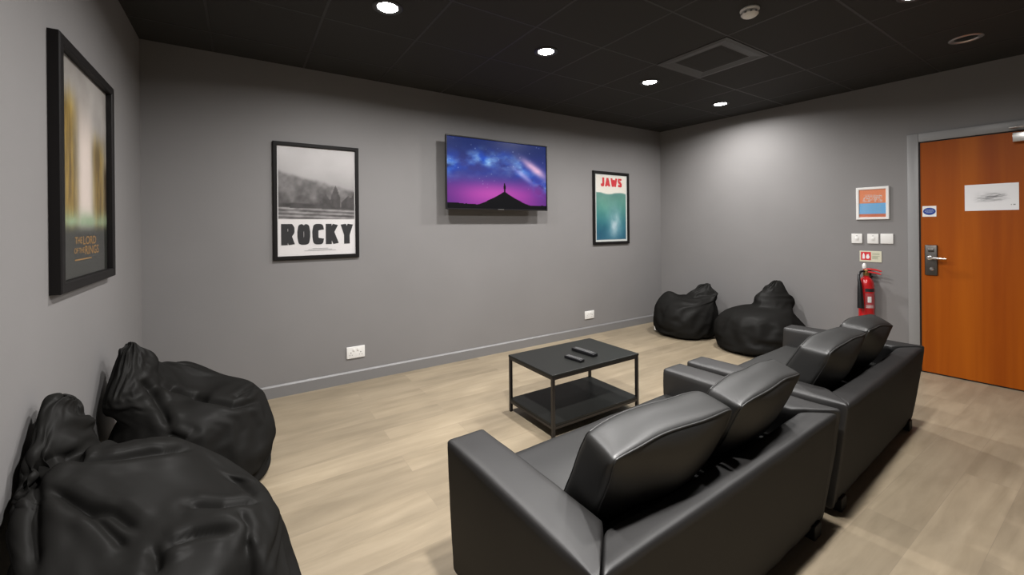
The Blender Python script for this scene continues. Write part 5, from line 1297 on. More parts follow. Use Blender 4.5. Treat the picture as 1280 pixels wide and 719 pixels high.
30,-5,-28,17,-17,33,-33,31,-31,26,-26,17,-17,30,-29,-1,33,-33,0,39,4,-36,6,-13,30,-30,37,-37,12,-12,0,36,-36,17,-17,25,-25,43,4,-46,15,-16,2,38,-28,13,-24,-1,37,-33,23,-26,30,-31,1,25,-25,28,-27,29,
-6,-25,27,-26,-1,36,-24,-5,25,-32,16,28,-43,31,-11,17,-38,39,-2,-37,11,-9,4,-8,42,-28,-4,2,-1,0,-6,-6,4,5,16,-22,9,26,-24,-9,-23,57,-45,9,0,32,-58,67,-53,22,0,4,-4,-21,15,0,7,0,16,-2,
-30,8,7,-29,56,-47,33,-14,4,-11,4,-1,4,-6,20,-19,-2,7,5,-2,-19,9,5,18,-13,-3,28,-22,-2,3,21,-19,-8,3,17,-52,31,9,-9,4,8,-12,32,17,-21,-34,24,-26,44,-52,53,-47,20,-2,-8,9,-8,-13,44,-28,
-9,-12,54,-33,-8,-16,49,0,7,-41,40,-55,57,-25,5,-18,24,-43,-8,75,1,-10,14,-26,-31,46,-46,21,3,-6,-38,35,1,2,-27,13,10,2,8,-5,7,-9,-7,10,15,-39,-21,60,-15,7,4,-7,-4,-8,-13,0,33,-5,-22,23,
9,36,-10,-29,20,1,8,-14,-20,40,-27,-1,-4,-7,13,-7,-17,-7,-15,13,10,4,9,8,-26,28,-3,8,19,-13,-21,-17,1,47,10,3,-13,20,-3,-36,32,-15,-3,1,-11,-28,54,-30,-7,15,20,-19,-40,31,16,-44,17,1,19,-16,
-11,10,-30,-6,-6,1,35,-45,14,45,3,-2,-3,-41,-2,30,33,-29,32,8,40,0,2,-1,-45,49,4,1,-7,-18,-35,26,-2,-18,8,13,-31,11,-5,-8,29,1,-16,25,4,-5,-1,-1,5,5,-31,49,-4,-8,-16,1,24,11,-20,20,
-36,19,-6,9,6,-5,-6,7,-50,39,4,-8,9,6,-21,9,-19,-46,-4,5,49,20,5,3,3,-4,-44,6,20,2,-30,16,11,-11,-11,6,-15,-36,4,16,4,0,4,4,21,-19,1,8,17,-35,29,6,-1,-5,1,-1,-4,9,-3,4,
-2,-14,2,11,18,-7,-23,-4,-11,25,11,-2,-3,-14,11,6,6,-8,15,-28,-4,17,-18,-22,36,6,-11,16,-18,19,-51,50,-33,-14,9,27,7,-15,-28,-26,-17,2,4,6,13,23,34,1,-75,-14,2,3,78,8,-1,-26,-45,23,34,4,
-39,6,-5,-4,-2,0,0,2,9,61,14,1,-11,-32,2,-2,1,0,35,-26,-3,25,11,6,3,4,0,-35,16,9,-2,0,-13,0,-18,-10,11,16,17,-4,-17,-20,-6,37,-1,12,-11,11,4,-57,49,-61,62,-9,-9,-27,29,11,-1,-8,
-22,-15,-4,0,-5,-9,-4,13,36,-11,-14,-4,-29,19,32,38,2,-14,-57,-20,-11,-24,1,8,9,4,7,-2,-15,-22,-2,3,12,28,-5,10,19,17,-26,25,5,-15,5,20,2,7,1,-3,-3,1,-3,-23,-9,-5,22,12,1,-17,-19,11,
2,1,9,3,0,-10,9,3,-15,21,-31,9,-27,41,4,-3,-55,-20,49,21,2,-8,-5,-2,1,6,2,1,3,4,4,-4,9,4,-4,-22,6,10,8,-26,47,-4,-3,3,0,-2,-1,0,3,-1,2,4,1,-2,-8,5,7,1,3,-1,
-3,0,3,-1,-6,-16,-26,11,32,-14,8,8,0,2,3,5,-25,-17,-7,16,13,5,-11,6,-24,32,1,-24,25,-5,2,6,-2,-12,-46,-3,49,2,-39,14,17,6,-1,-2,-2,2,-7,-23,14,13,-15,25,-25,7,12,19,-13,10,-6,2,
47,4,-1,-8,0,2,-2,0,4,5,1,-3,2,-10,6,5,4,3,6,-2,1,0,-6,-31,8,-21,8,1,-9,36,7,-3,1,4,-6,3,8,-13,-8,-10,12,4,2,-25,12,3,4,0,0,3,1,4,-7,-71,46,13,-22,29,-9,-37,
23,-15,2,10,22,-6,-10,6,-22,21,7,1,0,-1,-5,6,-8,-17,1,23,24,19,9,-2,-3,-1,-3,-7,5,12,5,3,-10,4,1,-3,10,5,2,3,-4,2,-13,2,-27,9,10,8,0,0,-5,4,4,1,3,-7,-2,0,-2,-9,
10,1,-5,-9,-3,-17,16,-1,3,2,3,-6,-44,44,2,2,3,-10,7,-2,-54,25,16,7,2,-11,3,-1,-3,-25,35,-20,28,0,-3,-15,14,0,-3,-15,45,-12,14,5,-1,-1,-11,6,7,4,3,3,0,-4,4,-1,1,-9,16,1,
2,-4,-6,2,-6,-4,8,-6,-29,27,5,3,6,0,-4,-3,-10,3,0,6,-7,-7,6,-8,-8,3,-5,-23,2,15,17,-4,1,0,-2,8,0,2,-6,-2,5,-5,-5,3,-1,-3,-3,0,-1,6,0,2,3,3,1,0,-1,2,-1,2,
48,-3,-1,7,0,-1,-5,6,4,0,2,-3,2,7,-3,0,3,-3,-30,25,-14,-1,19,1,-5,2,-7,4,11,-48,43,6,3,1,-9,-11,-2,5,4,-5,6,-4,-19,-6,2,9,-8,-7,11,10,-1,-15,19,-4,2,3,3,-6,3,0,
-2,-4,-4,3,-3,3,0,-4,-1,6,-2,2,0,3,-1,1,0,-10,12,2,47,-1,-12,12,6,-11,9,2,-2,-9,-15,3,28,5,0,2,-23,-1,7,-27,46,-10,-21,-3,12,11,-4,6,3,1,-49,48,9,-6,-10,-9,7,-2,7,2,
-10,4,0,-5,-17,-5,-10,28,-1,-18,20,4,-1,4,0,-6,6,-6,-8,2,8,-5,-3,-2,3,3,2,-2,1,-9,-2,10,1,0,-4,4,-9,9,-3,0,44,0,0,1,5,0,0,1,-4,-14,11,6,-29,30,6,1,-4,2,-1,4,
-26,28,-5,-8,1,6,5,-21,16,0,-1,-43,44,10,0,-7,-13,11,1,0,-4,-8,-5,11,-3,-3,0,-5,-18,18,2,7,0,1,0,-1,-3,-6,-3,3,2,-2,-5,0,1,7,1,0,1,-6,0,1,3,-1,-1,-2,-1,3,2,0,
45,-3,0,1,5,0,2,-5,0,3,-1,-39,37,-12,7,4,6,-1,2,2,-1,-3,-4,4,4,3,2,-6,-12,2,3,4,-40,51,9,3,-4,-18,4,0,0,-20,12,-4,7,-9,5,-5,-2,2,3,6,0,-1,-2,-2,-4,-3,1,-1,
3,0,-5,2,-1,5,-1,4,0,-5,2,1,1,0,-1,-4,-4,-6,1,8,32,9,-2,-4,9,1,2,1,-4,-7,-37,32,-29,-20,-2,5,40,-7,9,23,-11,7,6,-15,4,5,10,-1,-3,-8,5,-1,6,-33,47,6,-2,-8,-16,-1,
-11,18,-5,9,-8,1,-8,-5,3,1,-2,-13,20,-2,-13,5,0,0,1,2,1,2,0,-17,5,8,1,2,0,-3,2,3,2,-3,-11,-25,6,21,9,1,45,-8,0,0,-1,5,4,-4,3,-32,39,7,0,0,-16,-13,-28,46,4,-14,
10,-28,5,27,6,1,-2,0,-1,0,-2,0,1,3,-23,28,0,-4,-9,-2,0,2,2,6,-10,0,-14,18,-3,-2,-5,2,2,0,-4,-9,6,-9,13,3,2,2,1,-5,-11,10,-3,1,1,0,4,3,1,-7,-17,8,0,-10,4,6,
44,-4,-5,-1,-2,3,7,-3,-30,45,3,-1,2,0,1,-2,-2,-17,12,-5,-3,6,5,4,-2,-7,2,4,1,3,1,-1,0,-2,1,-5,4,0,-5,-5,1,-3,-2,5,3,-4,-2,4,2,-4,-6,1,1,2,-1,0,-3,0,6,3,
1,-1,3,-2,0,-4,-4,-2,1,2,6,2,2,-17,8,4,2,0,-5,4,43,-8,1,-3,-5,5,-3,9,10,3,3,3,0,0,2,0,-3,-4,-3,-3,3,1,1,-3,2,-1,-9,10,0,8,0,-8,-8,-9,-11,-14,42,2,0,-4,
-1,-18,18,-16,18,-8,2,3,0,-2,-7,-1,3,2,2,2,-2,2,6,1,1,1,1,-2,-5,-2,-4,-2,2,2,5,3,-5,2,0,-3,2,3,2,-10,47,-8,0,-3,-14,8,-4,-1,21,2,-10,-1,5,9,12,4,-4,-5,-15,-7,
7,6,-2,-1,-5,5,5,-2,4,6,3,3,-3,-3,-2,-11,-34,28,11,-43,8,29,-9,10,1,-11,16,-14,18,-24,7,5,1,5,6,2,-2,6,0,-2,3,2,1,0,0,-12,-3,-1,-1,2,4,-1,-35,-1,5,7,4,2,2,4,
28,18,0,-5,4,-8,5,4,-3,-4,11,1,0,4,0,-1,4,-12,-10,10,-10,2,15,-11,1,-2,-3,1,4,4,2,-2,-7,-8,-9,-2,37,6,-53,40,-3,-7,3,3,-7,12,-14,12,-15,8,-5,10,-6,-6,21,-3,-13,32,-5,4,
-7,8,-1,1,-2,-9,-2,0,0,-2,3,-24,3,3,4,6,0,-3,-3,-1,59,10,6,3,-4,-3,-2,-1,2,5,-7,-8,-3,-9,-13,-1,-4,18,-10,-3,-6,9,-17,10,-3,-1,3,2,-1,-2,-9,-8,-1,4,2,9,-47,51,61,-49,
-12,-17,2,13,7,4,6,-12,11,0,-18,20,-15,17,-8,7,24,-4,10,11,11,-3,3,5,-19,-1,30,0,-4,-6,-15,-35,11,-7,14,4,-2,-6,-7,-20,76,2,-4,-11,-10,8,19,-4,4,-9,-9,-6,-18,-1,16,-3,-4,-25,16,-17,
23,-10,3,-4,-9,-5,-6,-9,-14,-16,-9,0,4,4,8,8,-7,-12,61,54,-24,4,-39,-4,-5,2,12,19,-13,5,3,-12,25,-20,1,-2,-5,0,3,7,7,6,3,-7,3,1,-2,28,17,18,-38,6,-3,8,-16,-11,-6,0,2,14,
2,30,-7,11,24,13,3,-1,-27,-1,7,-10,9,5,-15,-4,7,-6,-2,1,-37,-14,7,-9,-5,-10,-5,-9,-6,-4,1,0,-1,1,2,2,29,-41,20,53,31,-16,17,-15,8,-10,1,0,21,-7,3,5,-7,18,-10,-5,-4,0,-16,-11,
14,-1,-16,23,8,3,-1,-12,-3,-11,1,10,-1,1,-3,-1,-4,-6,-18,3,51,-11,29,14,10,-9,-26,-13,16,0,-17,6,3,-14,3,-2,-16,8,-9,-14,10,-15,-37,-9,-3,3,-2,2,8,13,7,18,-13,-13,-3,1,-1,7,-47,25,
59,16,-5,-13,11,18,-12,-5,1,15,-3,-3,3,0,9,3,-1,-2,8,-4,-30,-8,11,-17,2,7,8,5,-4,-4,-4,-3,-3,-3,0,-3,-3,-2,18,11,131,-9,-10,-13,-29,-16,-2,10,-7,-6,-2,-2,-16,-3,-3,-9,6,-19,0,18,
-19,-6,11,-7,17,3,1,-17,26,-3,-21,-41,5,19,10,10,2,-5,-22,-32,7,51,8,8,-28,16,16,9,-2,-2,8,4,-3,-1,-1,1,2,1,4,10,10,8,4,-2,-8,-10,-8,-5,-2,-3,0,1,4,6,11,14,18,18,14,6,
102,-9,-10,-9,-2,-2,-7,-12,-11,-8,-4,-13,1,-6,-6,15,-20,3,-24,-9,32,6,-9,7,-16,3,-16,56,-35,-32,-3,21,23,9,-6,-12,2,2,8,-21,-20,14,48,18,16,-41,1,1,4,3,5,5,4,3,2,1,1,1,-1,-2,
-1,-3,-1,-2,0,3,6,5,1,4,3,6,6,13,14,12,8,2,-5,-9,48,-7,-9,-11,-11,-22,-5,14,3,-14,-10,11,-10,9,-12,14,7,-13,13,-15,-8,29,11,-5,-13,-20,53,-52,-16,25,39,14,-3,-27,8,-11,-6,8,9,-10,
-5,-19,8,11,15,27,-22,5,4,7,4,-1,4,3,5,7,1,2,5,1,2,3,0,1,-1,-3,-6,-2,1,3,-2,3,-1,-8,-10,-7,-2,2,8,2,-10,-5,-4,-2,1,25,-16,-19,13,1,9,-18,2,-3,11,-8,16,14,-6,5,
-11,-29,-5,5,10,46,-50,2,27,24,-9,9,-23,11,-16,10,2,-4,3,3,-27,-3,-23,5,20,27,8,-6,7,-19,-2,11,-3,2,8,-6,13,-2,-1,8,-1,1,3,1,1,-1,0,-3,0,-2,3,-3,1,1,2,1,-2,-5,-12,-10,
3,2,1,1,0,-13,12,-9,-21,13,-9,20,7,-2,4,-26,7,10,10,9,-5,0,-2,-3,11,-42,15,26,16,-14,-1,-8,15,1,-1,2,-4,-4,-5,4,-11,-10,13,6,-39,-24,43,10,10,-7,-5,-2,11,-3,-6,7,-13,7,0,-2,
5,1,0,1,2,1,1,1,0,-1,1,1,0,-1,-3,-3,-5,-5,-4,0,-3,-8,-6,-5,-4,-6,16,10,-1,-12,11,-8,10,-4,-12,8,-22,-5,-4,0,16,13,29,-2,-16,24,18,5,-5,2,-11,-10,0,6,11,-29,-1,9,-20,-1,
42,-25,-7,-16,12,-8,-9,11,-8,25,-4,-10,-9,11,11,-6,6,-3,3,0,0,2,2,2,1,2,0,1,2,1,1,0,0,-1,-3,-2,-3,-4,-3,-4,-11,1,2,2,2,9,-23,3,-3,25,-6,-2,-15,11,20,5,3,-4,19,-2,
-10,-4,-16,19,28,0,-3,-6,-7,-6,1,-3,-8,-15,-16,25,-32,-7,-4,-1,-5,42,5,-5,-2,14,-27,1,-26,24,15,11,0,-15,-19,9,2,6,2,2,4,2,2,1,2,2,0,-1,-1,-1,-2,-4,-5,-4,-4,-5,-2,-1,-1,0,
41,2,-3,-1,-3,-7,6,-5,6,-21,3,0,21,-4,-11,5,9,2,-16,9,0,15,1,-5,-16,-10,-11,-9,-8,-5,-2,-4,-12,-5,9,-1,15,-12,11,-5,-22,-2,23,11,-6,-4,15,-11,7,-40,10,15,9,15,19,-1,3,12,0,-3,
-2,2,2,0,-1,-1,1,0,0,-1,1,2,3,2,2,0,0,1,-2,2,-68,-1,2,2,5,7,12,6,11,18,24,11,-7,2,16,-5,1,12,5,-3,5,-4,3,2,0,-1,0,4,-2,-3,-1,-5,3,-6,-9,1,2,-10,-7,-5,
-2,3,-9,2,8,-7,9,5,35,3,-11,-14,1,-15,-4,-22,3,-8,-9,-3,-12,-4,-1,-1,0,-3,-4,-3,-4,-2,-5,-5,-4,-2,-2,1,-1,-1,4,-1,25,6,6,9,3,1,1,6,0,-2,-6,2,7,3,-17,10,-2,-4,-7,7,
-6,1,-10,-7,5,9,-1,-2,-1,8,-4,1,1,5,3,-3,5,7,-17,-18,2,-21,-23,-14,12,4,-13,32,22,20,-19,-6,2,10,-17,23,6,-16,12,-4,-4,0,10,-5,-8,-3,-1,-2,-3,-2,-2,0,-1,1,2,3,7,-3,-2,0,
45,3,1,-12,6,8,3,1,0,-7,-13,7,-8,-5,11,-1,-4,4,4,-17,4,2,3,0,1,-4,7,-11,11,-7,7,3,-2,0,-1,-4,2,-11,25,-12,9,-6,-6,6,5,-10,-2,-15,-6,-7,23,3,-14,6,13,-11,-9,19,-3,6,
1,-2,-1,7,1,1,2,1,1,-1,-1,0,-1,-3,-1,-5,-7,3,3,4,44,-10,-1,16,0,-11,-7,-1,3,11,6,-3,0,1,-3,0,-2,-10,9,3,-5,-13,7,10,-2,-7,-11,10,-3,4,3,4,3,-4,-3,-7,2,3,-7,36,
-8,10,9,5,-12,15,1,-17,-27,-2,-10,-2,7,-2,5,1,-11,0,5,2,12,-7,-9,10,2,-3,-3,-1,0,2,4,3,0,-1,-2,0,0,0,1,2,38,9,-1,2,-4,4,-2,-3,-2,-1,1,2,4,-1,0,-5,4,-4,-13,13,
2,0,-5,-4,-1,3,5,0,-7,3,-4,-4,5,5,0,1,-9,7,-8,4,-2,1,5,0,-5,-3,10,-6,-9,6,2,3,3,-7,0,12,1,-3,7,-6,0,9,-8,-17,15,-1,-1,3,0,-1,-4,-10,-4,-1,-1,0,1,3,3,3,
35,2,8,-7,-1,3,4,1,0,-12,-2,-2,3,11,-3,-2,4,10,-3,-8,5,0,-1,1,0,-5,-4,4,4,-3,0,-4,1,1,-6,1,2,-5,7,-1,-1,2,-2,3,-4,-1,-4,3,-3,1,0,-2,3,1,-2,0,13,-12,-9,15,
-1,-1,11,-6,-11,9,1,-6,-2,-3,0,5,5,2,2,1,0,-1,-3,-5,32,-9,-16,3,12,3,4,7,17,1,-9,-3,4,-6,2,-10,-4,-2,17,-10,3,16,-3,-10,-1,6,4,-6,0,-1,-8,4,0,0,7,0,-4,1,3,-6,
9,-5,-1,-1,3,-3,-2,0,2,-7,3,2,-2,7,-1,2,0,15,-8,-2,7,-6,-5,5,-6,-4,-1,3,0,3,1,2,0,1,1,-1,2,1,-2,-9,24,18,8,-10,-11,0,-6,-12,-14,7,0,-2,-2,-1,14,1,0,3,4,10,
-15,-5,6,-1,4,13,-9,15,-5,7,7,1,-2,2,-2,-4,4,-1,3,2,-6,3,-2,-2,1,0,-1,-2,0,1,0,1,-6,-1,3,3,-5,-12,10,1,-9,8,-2,3,3,-1,4,0,-4,0,2,-1,-4,-10,-10,-5,-10,-3,1,18,
53,-2,1,1,-6,-5,0,8,-3,-5,18,2,-4,-9,-14,10,1,2,-8,3,14,-4,0,-5,-4,-9,17,-6,7,-4,-5,-3,6,-1,0,2,3,2,-5,4,1,-2,-1,0,-6,-3,-1,-4,2,1,4,0,2,-5,1,-1,-1,10,-3,3,
8,-13,6,-1,-3,-1,-12,-5,5,-1,-7,-9,4,9,3,2,8,5,3,-1,21,-9,13,15,6,-3,-2,-10,12,-4,-8,4,7,12,-9,-2,3,5,-4,-9,0,-3,7,16,-15,-3,-5,1,-3,-4,12,1,-6,10,-1,6,3,-6,2,-2,
2,-3,-1,2,2,-1,-4,0,-6,5,-1,-5,10,0,4,5,13,4,-2,-11,-14,2,-18,15,1,-2,-5,-1,1,0,1,3,2,6,4,2,-8,1,-5,-16,29,-5,-5,2,4,0,7,13,-13,12,-3,-5,9,3,9,-9,-10,3,2,-5,
0,4,2,2,12,-11,-2,-4,6,1,-2,-2,-4,7,8,-2,-12,0,-3,1,3,4,-7,-4,7,3,6,-2,11,0,-7,-27,-8,14,5,-9,-2,-13,-3,-21,-9,-12,2,-15,15,0,0,1,-1,-3,3,8,-7,-1,15,20,17,1,-3,8,
16,6,-5,-15,0,2,0,-4,2,2,10,-7,-10,-3,-1,11,-4,-15,11,4,-8,-2,-5,13,2,1,-2,4,7,9,7,-3,3,-11,2,-1,-3,2,9,5,6,1,-1,-2,-5,-1,-6,-6,-7,-1,-4,1,-23,-18,-3,6,-12,8,7,3,
-5,13,3,11,-9,14,16,6,-7,4,9,6,3,5,-4,-10,-2,1,5,-8,17,-3,-2,6,1,3,3,19,-12,-3,0,13,-13,6,0,11,-8,2,-8,19,-7,-6,1,0,3,1,-6,7,-1,8,-12,26,-28,-1,3,-5,4,-4,-8,9,
-14,-2,-1,-4,-4,0,1,13,-25,11,0,8,-12,-10,-19,9,2,-28,-10,24,6,8,7,23,-20,-10,-8,9,12,2,-2,5,1,-4,-5,0,-5,3,5,10]]),
'b': (68, 50, [[
40,-1,0,-1,-1,-2,-1,-2,-3,-2,-3,-3,-3,-4,-3,-4,-3,-4,-4,-3,-4,-3,-4,-3,-3,-3,-2,-3,-2,-1,-2,-1,-1,0,-1,1,0,1,1,2,1,2,3,2,3,3,3,4,3,4,3,4,4,3,4,3,4,3,3,3,
2,3,2,1,2,1,1,0,44,0,-1,0,-2,-1,-3,-2,-2,-4,-3,-3,-4,-3,-4,-4,-4,-4,-4,-4,-4,-4,-3,-4,-3,-3,-4,-2,-2,-3,-1,-2,0,-1,0,0,1,0,2,1,3,2,2,4,3,3,4,3,4,4,4,4,
4,4,4,4,3,4,3,3,4,2,2,3,1,2,0,1,44,0,0,-2,-1,-2,-1,-3,-3,-2,-3,-4,-3,-4,-4,-4,-4,-4,-4,-4,-4,-4,-4,-3,-4,-3,-2,-3,-3,-1,-2,-1,-2,0,0,0,0,2,1,2,1,3,3,2,
3,4,3,4,4,4,4,4,4,4,4,4,4,3,4,3,2,3,3,1,2,1,2,0,44,0,-1,-1,-1,-1,-3,-2,-2,-3,-3,-3,-4,-4,-4,-3,-5,-4,-4,-5,-3,-4,-4,-4,-3,-3,-3,-2,-2,-3,-1,-1,-1,-1,0,0,
1,1,1,1,3,2,2,3,3,3,4,4,4,3,5,4,4,5,3,4,4,4,3,3,3,2,2,3,1,1,1,1,44,0,-1,0,-2,-2,-1,-3,-2,-3,-4,-3,-4,-3,-4,-4,-4,-4,-4,-4,-4,-4,-3,-4,-3,-4,-3,-2,
-3,-1,-2,-2,0,-1,0,0,1,0,2,2,1,3,2,3,4,3,4,3,4,4,4,4,4,4,4,4,3,4,3,4,3,2,3,1,2,2,0,1,44,0,0,-2,0,-2,-3,-1,-4,-3,-2,-4,-3,-4,-4,-4,-4,-4,-4,-4,
-4,-4,-4,-3,-4,-2,-3,-4,-1,-3,-2,0,-2,0,0,0,0,2,0,2,3,1,4,3,2,4,3,4,4,4,4,4,4,4,4,4,4,3,4,2,3,4,1,3,2,0,2,0,44,0,-1,0,-2,-2,-1,-3,-2,-3,-4,-3,
-3,-4,-4,-4,-4,-4,-4,-4,-4,-4,-4,-3,-3,-4,-3,-2,-3,-1,-2,-2,0,-1,0,0,1,0,2,2,1,3,2,3,4,3,3,4,4,4,4,4,4,4,4,4,4,3,3,4,3,2,3,1,2,2,0,1,44,0,-1,-1,
-1,-1,-3,-2,-3,-2,-3,-4,-4,-3,-4,-4,-4,-4,-4,-4,-4,-4,-3,-4,-4,-3,-2,-3,-2,-3,-1,-1,-1,-1,0,0,1,1,1,1,3,2,3,2,3,4,4,3,4,4,4,4,4,4,4,4,3,4,4,3,2,3,2,3,
1,1,1,1,44,0,0,-1,-2,-2,-1,-3,-2,-4,-2,-3,-4,-4,-4,-4,-4,-4,-4,-4,-4,-4,-4,-4,-3,-2,-4,-2,-3,-1,-2,-2,-1,0,0,0,0,1,2,2,1,3,2,4,2,3,4,4,4,4,4,4,4,4,4,4,
4,4,3,2,4,2,3,1,2,2,1,0,45,-1,-1,-1,-1,-1,-3,-2,-2,-3,-4,-3,-3,-4,-4,-4,-4,-4,-4,-4,-4,-4,-4,-3,-3,-4,-3,-2,-2,-3,-1,-1,-1,-1,-1,1,1,1,1,1,3,2,2,3,4,3,3,4,
4,4,4,4,4,4,4,4,4,3,3,4,3,2,2,3,1,1,1,1,93,0,-1,-2,-3,-4,-3,-5,-6,-6,-7,-7,-8,-8,-7,-9,-8,-9,-9,-8,-9,-7,-8,-8,-7,-7,-6,-6,-5,-3,-4,-3,-2,-1,0,0,1,2,3,4,
3,5,6,6,7,7,8,8,7,9,8,9,9,8,9,7,8,8,7,7,6,6,5,3,4,3,2,1,49,-7,5,-6,5,-2,-10,-1,1,-7,1,-5,1,-7,-5,-7,-1,-8,2,0,-3,-10,-8,-4,-8,7,-4,-7,-4,1,-4,-1,
11,-10,-1,3,0,-1,4,-4,5,6,-2,6,0,6,8,0,10,2,1,8,3,3,3,8,4,-5,7,7,7,-1,6,3,-4,4,-7,6,44,3,-1,-1,0,-7,1,-3,-6,0,-5,-2,-5,-3,-3,-2,-9,1,-4,-6,-8,-1,-2,-8,
1,-6,-4,0,-3,-3,2,-4,-2,7,-7,0,2,0,0,8,-4,0,4,4,6,3,4,11,-3,5,5,2,3,4,7,3,5,4,2,4,4,4,2,-5,9,0,1,-1,48,2,-2,1,-4,-4,0,-3,-4,-2,-5,-1,-8,-2,-1,-2,
-1,0,-13,-12,-2,-5,-3,-2,3,-12,-3,-3,-1,-2,-3,13,-11,-4,-1,0,0,3,8,-5,1,3,3,3,4,4,3,2,7,8,3,3,5,6,3,4,6,6,-1,5,1,9,-2,2,2,0,3,-6,29,21,-1,1,-7,-7,6,-5,
-1,-2,-2,-9,-3,-1,-5,-1,-3,-7,-4,-5,-8,-2,-4,-2,-9,-2,-2,1,0,-5,-2,-9,11,16,15,5,20,21,-47,-4,-7,-19,5,1,1,5,3,6,5,3,7,1,4,6,6,4,3,6,5,-7,3,1,5,10,-1,4,3,-1,
25,-7,-5,-3,3,19,-15,2,-18,-9,-5,8,1,3,5,-3,3,0,0,-2,-1,4,-1,-8,6,-4,13,-2,-15,-6,31,-11,26,7,-3,-18,17,-49,52,5,-4,-13,4,-32,-3,5,7,-3,1,-15,2,1,1,-6,4,-4,1,4,14,15,
-2,-4,1,-2,-13,-12,-1,6,-46,-2,21,-10,1,8,37,1,1,-3,-5,-10,-1,0,2,10,-1,3,-1,-2,0,-8,-4,11,-21,16,-11,-6,20,-4,17,-5,-7,-23,24,20,-55,53,-37,27,11,17,-57,40,-18,4,-1,-1,-31,19,1,2,
1,10,-22,6,1,9,-1,7,-38,-5,13,11,-28,-5,-2,-1,25,-4,-56,5,14,-6,-4,32,11,4,-1,-1,0,-2,-4,-8,0,-2,-1,-3,-6,-3,0,-6,14,-27,1,13,-12,42,-2,-5,-35,6,-23,-7,18,9,36,-45,-1,14,8,-6,
27,-9,-23,-6,26,0,2,1,-7,3,18,-1,5,2,2,-34,43,-22,-36,14,39,14,1,-13,23,-3,15,-9,-42,16,11,-16,4,-4,18,-3,-2,-3,-3,-3,3,-1,-3,-2,5,-1,-4,-2,-7,7,1,-15,27,18,-33,30,-13,20,-23,-13,
-1,-30,14,-2,-1,5,13,-8,-1,4,0,9,10,-6,-4,-2,7,-1,12,5,0,0,-1,19,-6,13,-12,-50,-3,30,16,9,-11,-5,37,-1,-9,-2,-6,-14,6,-1,11,-3,0,-3,0,3,-2,0,-2,-2,-2,8,1,-2,4,-5,-6,0,
23,-30,18,-19,41,-22,10,-15,-6,19,-38,41,-29,-10,29,-5,-10,-11,22,4,-7,5,4,0,-6,0,0,3,1,0,-4,4,-14,8,39,6,-8,-50,23,-13,26,-7,-26,27,7,-46,2,-19,5,52,-18,3,-6,1,0,0,-2,0,-3,6,
-5,7,1,1,-8,5,-4,-1,-7,-2,6,19,-36,8,-4,18,1,9,20,-58,51,11,0,-6,2,-22,0,-4,1,-2,-2,1,6,-7,0,0,0,-2,-6,6,1,10,-4,13,5,10,-42,39,15,-1,7,-11,13,7,-47,-4,35,-12,-1,-2,
-5,-2,8,0,0,-4,5,-3,4,2,1,-4,0,0,0,-3,-7,-3,0,-21,22,-1,18,14,-16,-17,6,3,2,12,8,8,-15,0,1,-6,-4,-4,0,1,1,5,-5,0,-3,0,-4,2,12,-2,0,5,4,-1,18,-18,2,3,2,-4,
-1,-9,-19,21,1,3,3,-2,1,-5,-9,15,0,1,0,1,0,0,-1,-3,-2,-2,5,-2,-12,2,-14,56,4,-6,-13,-31,49,-19,-49,46,-5,-2,6,-4,3,0,-3,4,-15,1,1,0,-1,-4,5,-6,-5,1,8,-5,2,4,6,3,
2,10,-10,-5,-25,-2,1,20,4,-8,5,1,-3,6,-4,-3,2,8,-5,-15,12,0,6,1,0,1,2,-1,-2,-2,0,1,-2,2,33,-15,-21,-19,-1,52,-49,-13,43,14,-12,4,-13,-3,-7,13,-1,-1,-9,2,-1,1,-2,5,-11,-1,
1,-2,-2,-2,-10,2,13,7,1,1,-9,4,-4,-18,0,8,10,-5,13,-7,-6,7,-2,0,4,3,-1,-3,-13,8,-1,5,-1,3,3,2,0,-2,-4,4,12,2,6,-44,2,7,34,-42,8,17,16,-3,-6,-5,-11,-10,23,-2,-1,-1,
-3,-3,0,1,1,3,-10,-2,0,-3,-4,0,-2,-1,3,7,1,0,9,-10,-6,-6,-9,3,12,4,14,-9,2,-7,-3,0,10,-5,0,2,-1,-4,-5,1,3,4,5,3,3,-1,-5,4,-17,44,-51,14,30,-19,-36,12,16,8,7,-8,
12,-20,-17,13,-2,12,0,1,-1,-3,-2,0,2,-2,-8,0,0,0,-14,4,5,-5,1,4,-2,-8,-13,24,-8,-1,-5,-15,18,16,-20,29,-38,19,-2,2,2,-6,12,1,-2,-7,2,1,4,-1,5,0,17,-1,-11,1,4,-19,33,-18,
-16,37,-27,2,15,-10,-8,-20,-3,-1,22,2,0,3,0,1,2,-2,-4,-3,2,-3,-6,3,1,-2,-9,-2,11,-12,-3,4,-8,-5,0,8,-11,5,8,-23,5,11,0,2,-1,-6,-1,11,-5,4,-10,8,-1,2,1,-1,7,-10,8,2,
7,0,3,-1,11,4,-15,3,-2,-10,7,12,-2,7,-37,30,6,3,-14,0,-6,1,-2,-5,11,3,-9,-3,-6,-3,4,-9,1,2,-4,-6,5,-3,1,-8,-16,0,13,1,-13,9,5,-11,-9,13,2,0,-1,-6,2,5,-5,4,5,-8,
8,-2,3,4,3,2,-11,7,4,-1,5,0,19,-12,-8,3,-3,-15,23,5,-15,-8,28,-22,0,-3,21,-13,0,1,-4,-10,14,-3,-2,-5,-1,-4,8,-7,-5,0,0,1,-10,0,-2,-5,11,-11,-1,-3,-23,22,-5,12,-40,25,3,1,
0,-7,7,-9,4,-2,8,5,-4,2,4,5,4,3,-1,-2,-5,2,3,6,-14,10,-11,20,-19,25,-5,-5,-6,16,-8,8,-23,2,4,10,-7,-2,-8,8,0,-8,4,-1,-4,-2,-9,12,-8,-2,-2,-1,-7,0,-3,-5,9,-3,-6,0,
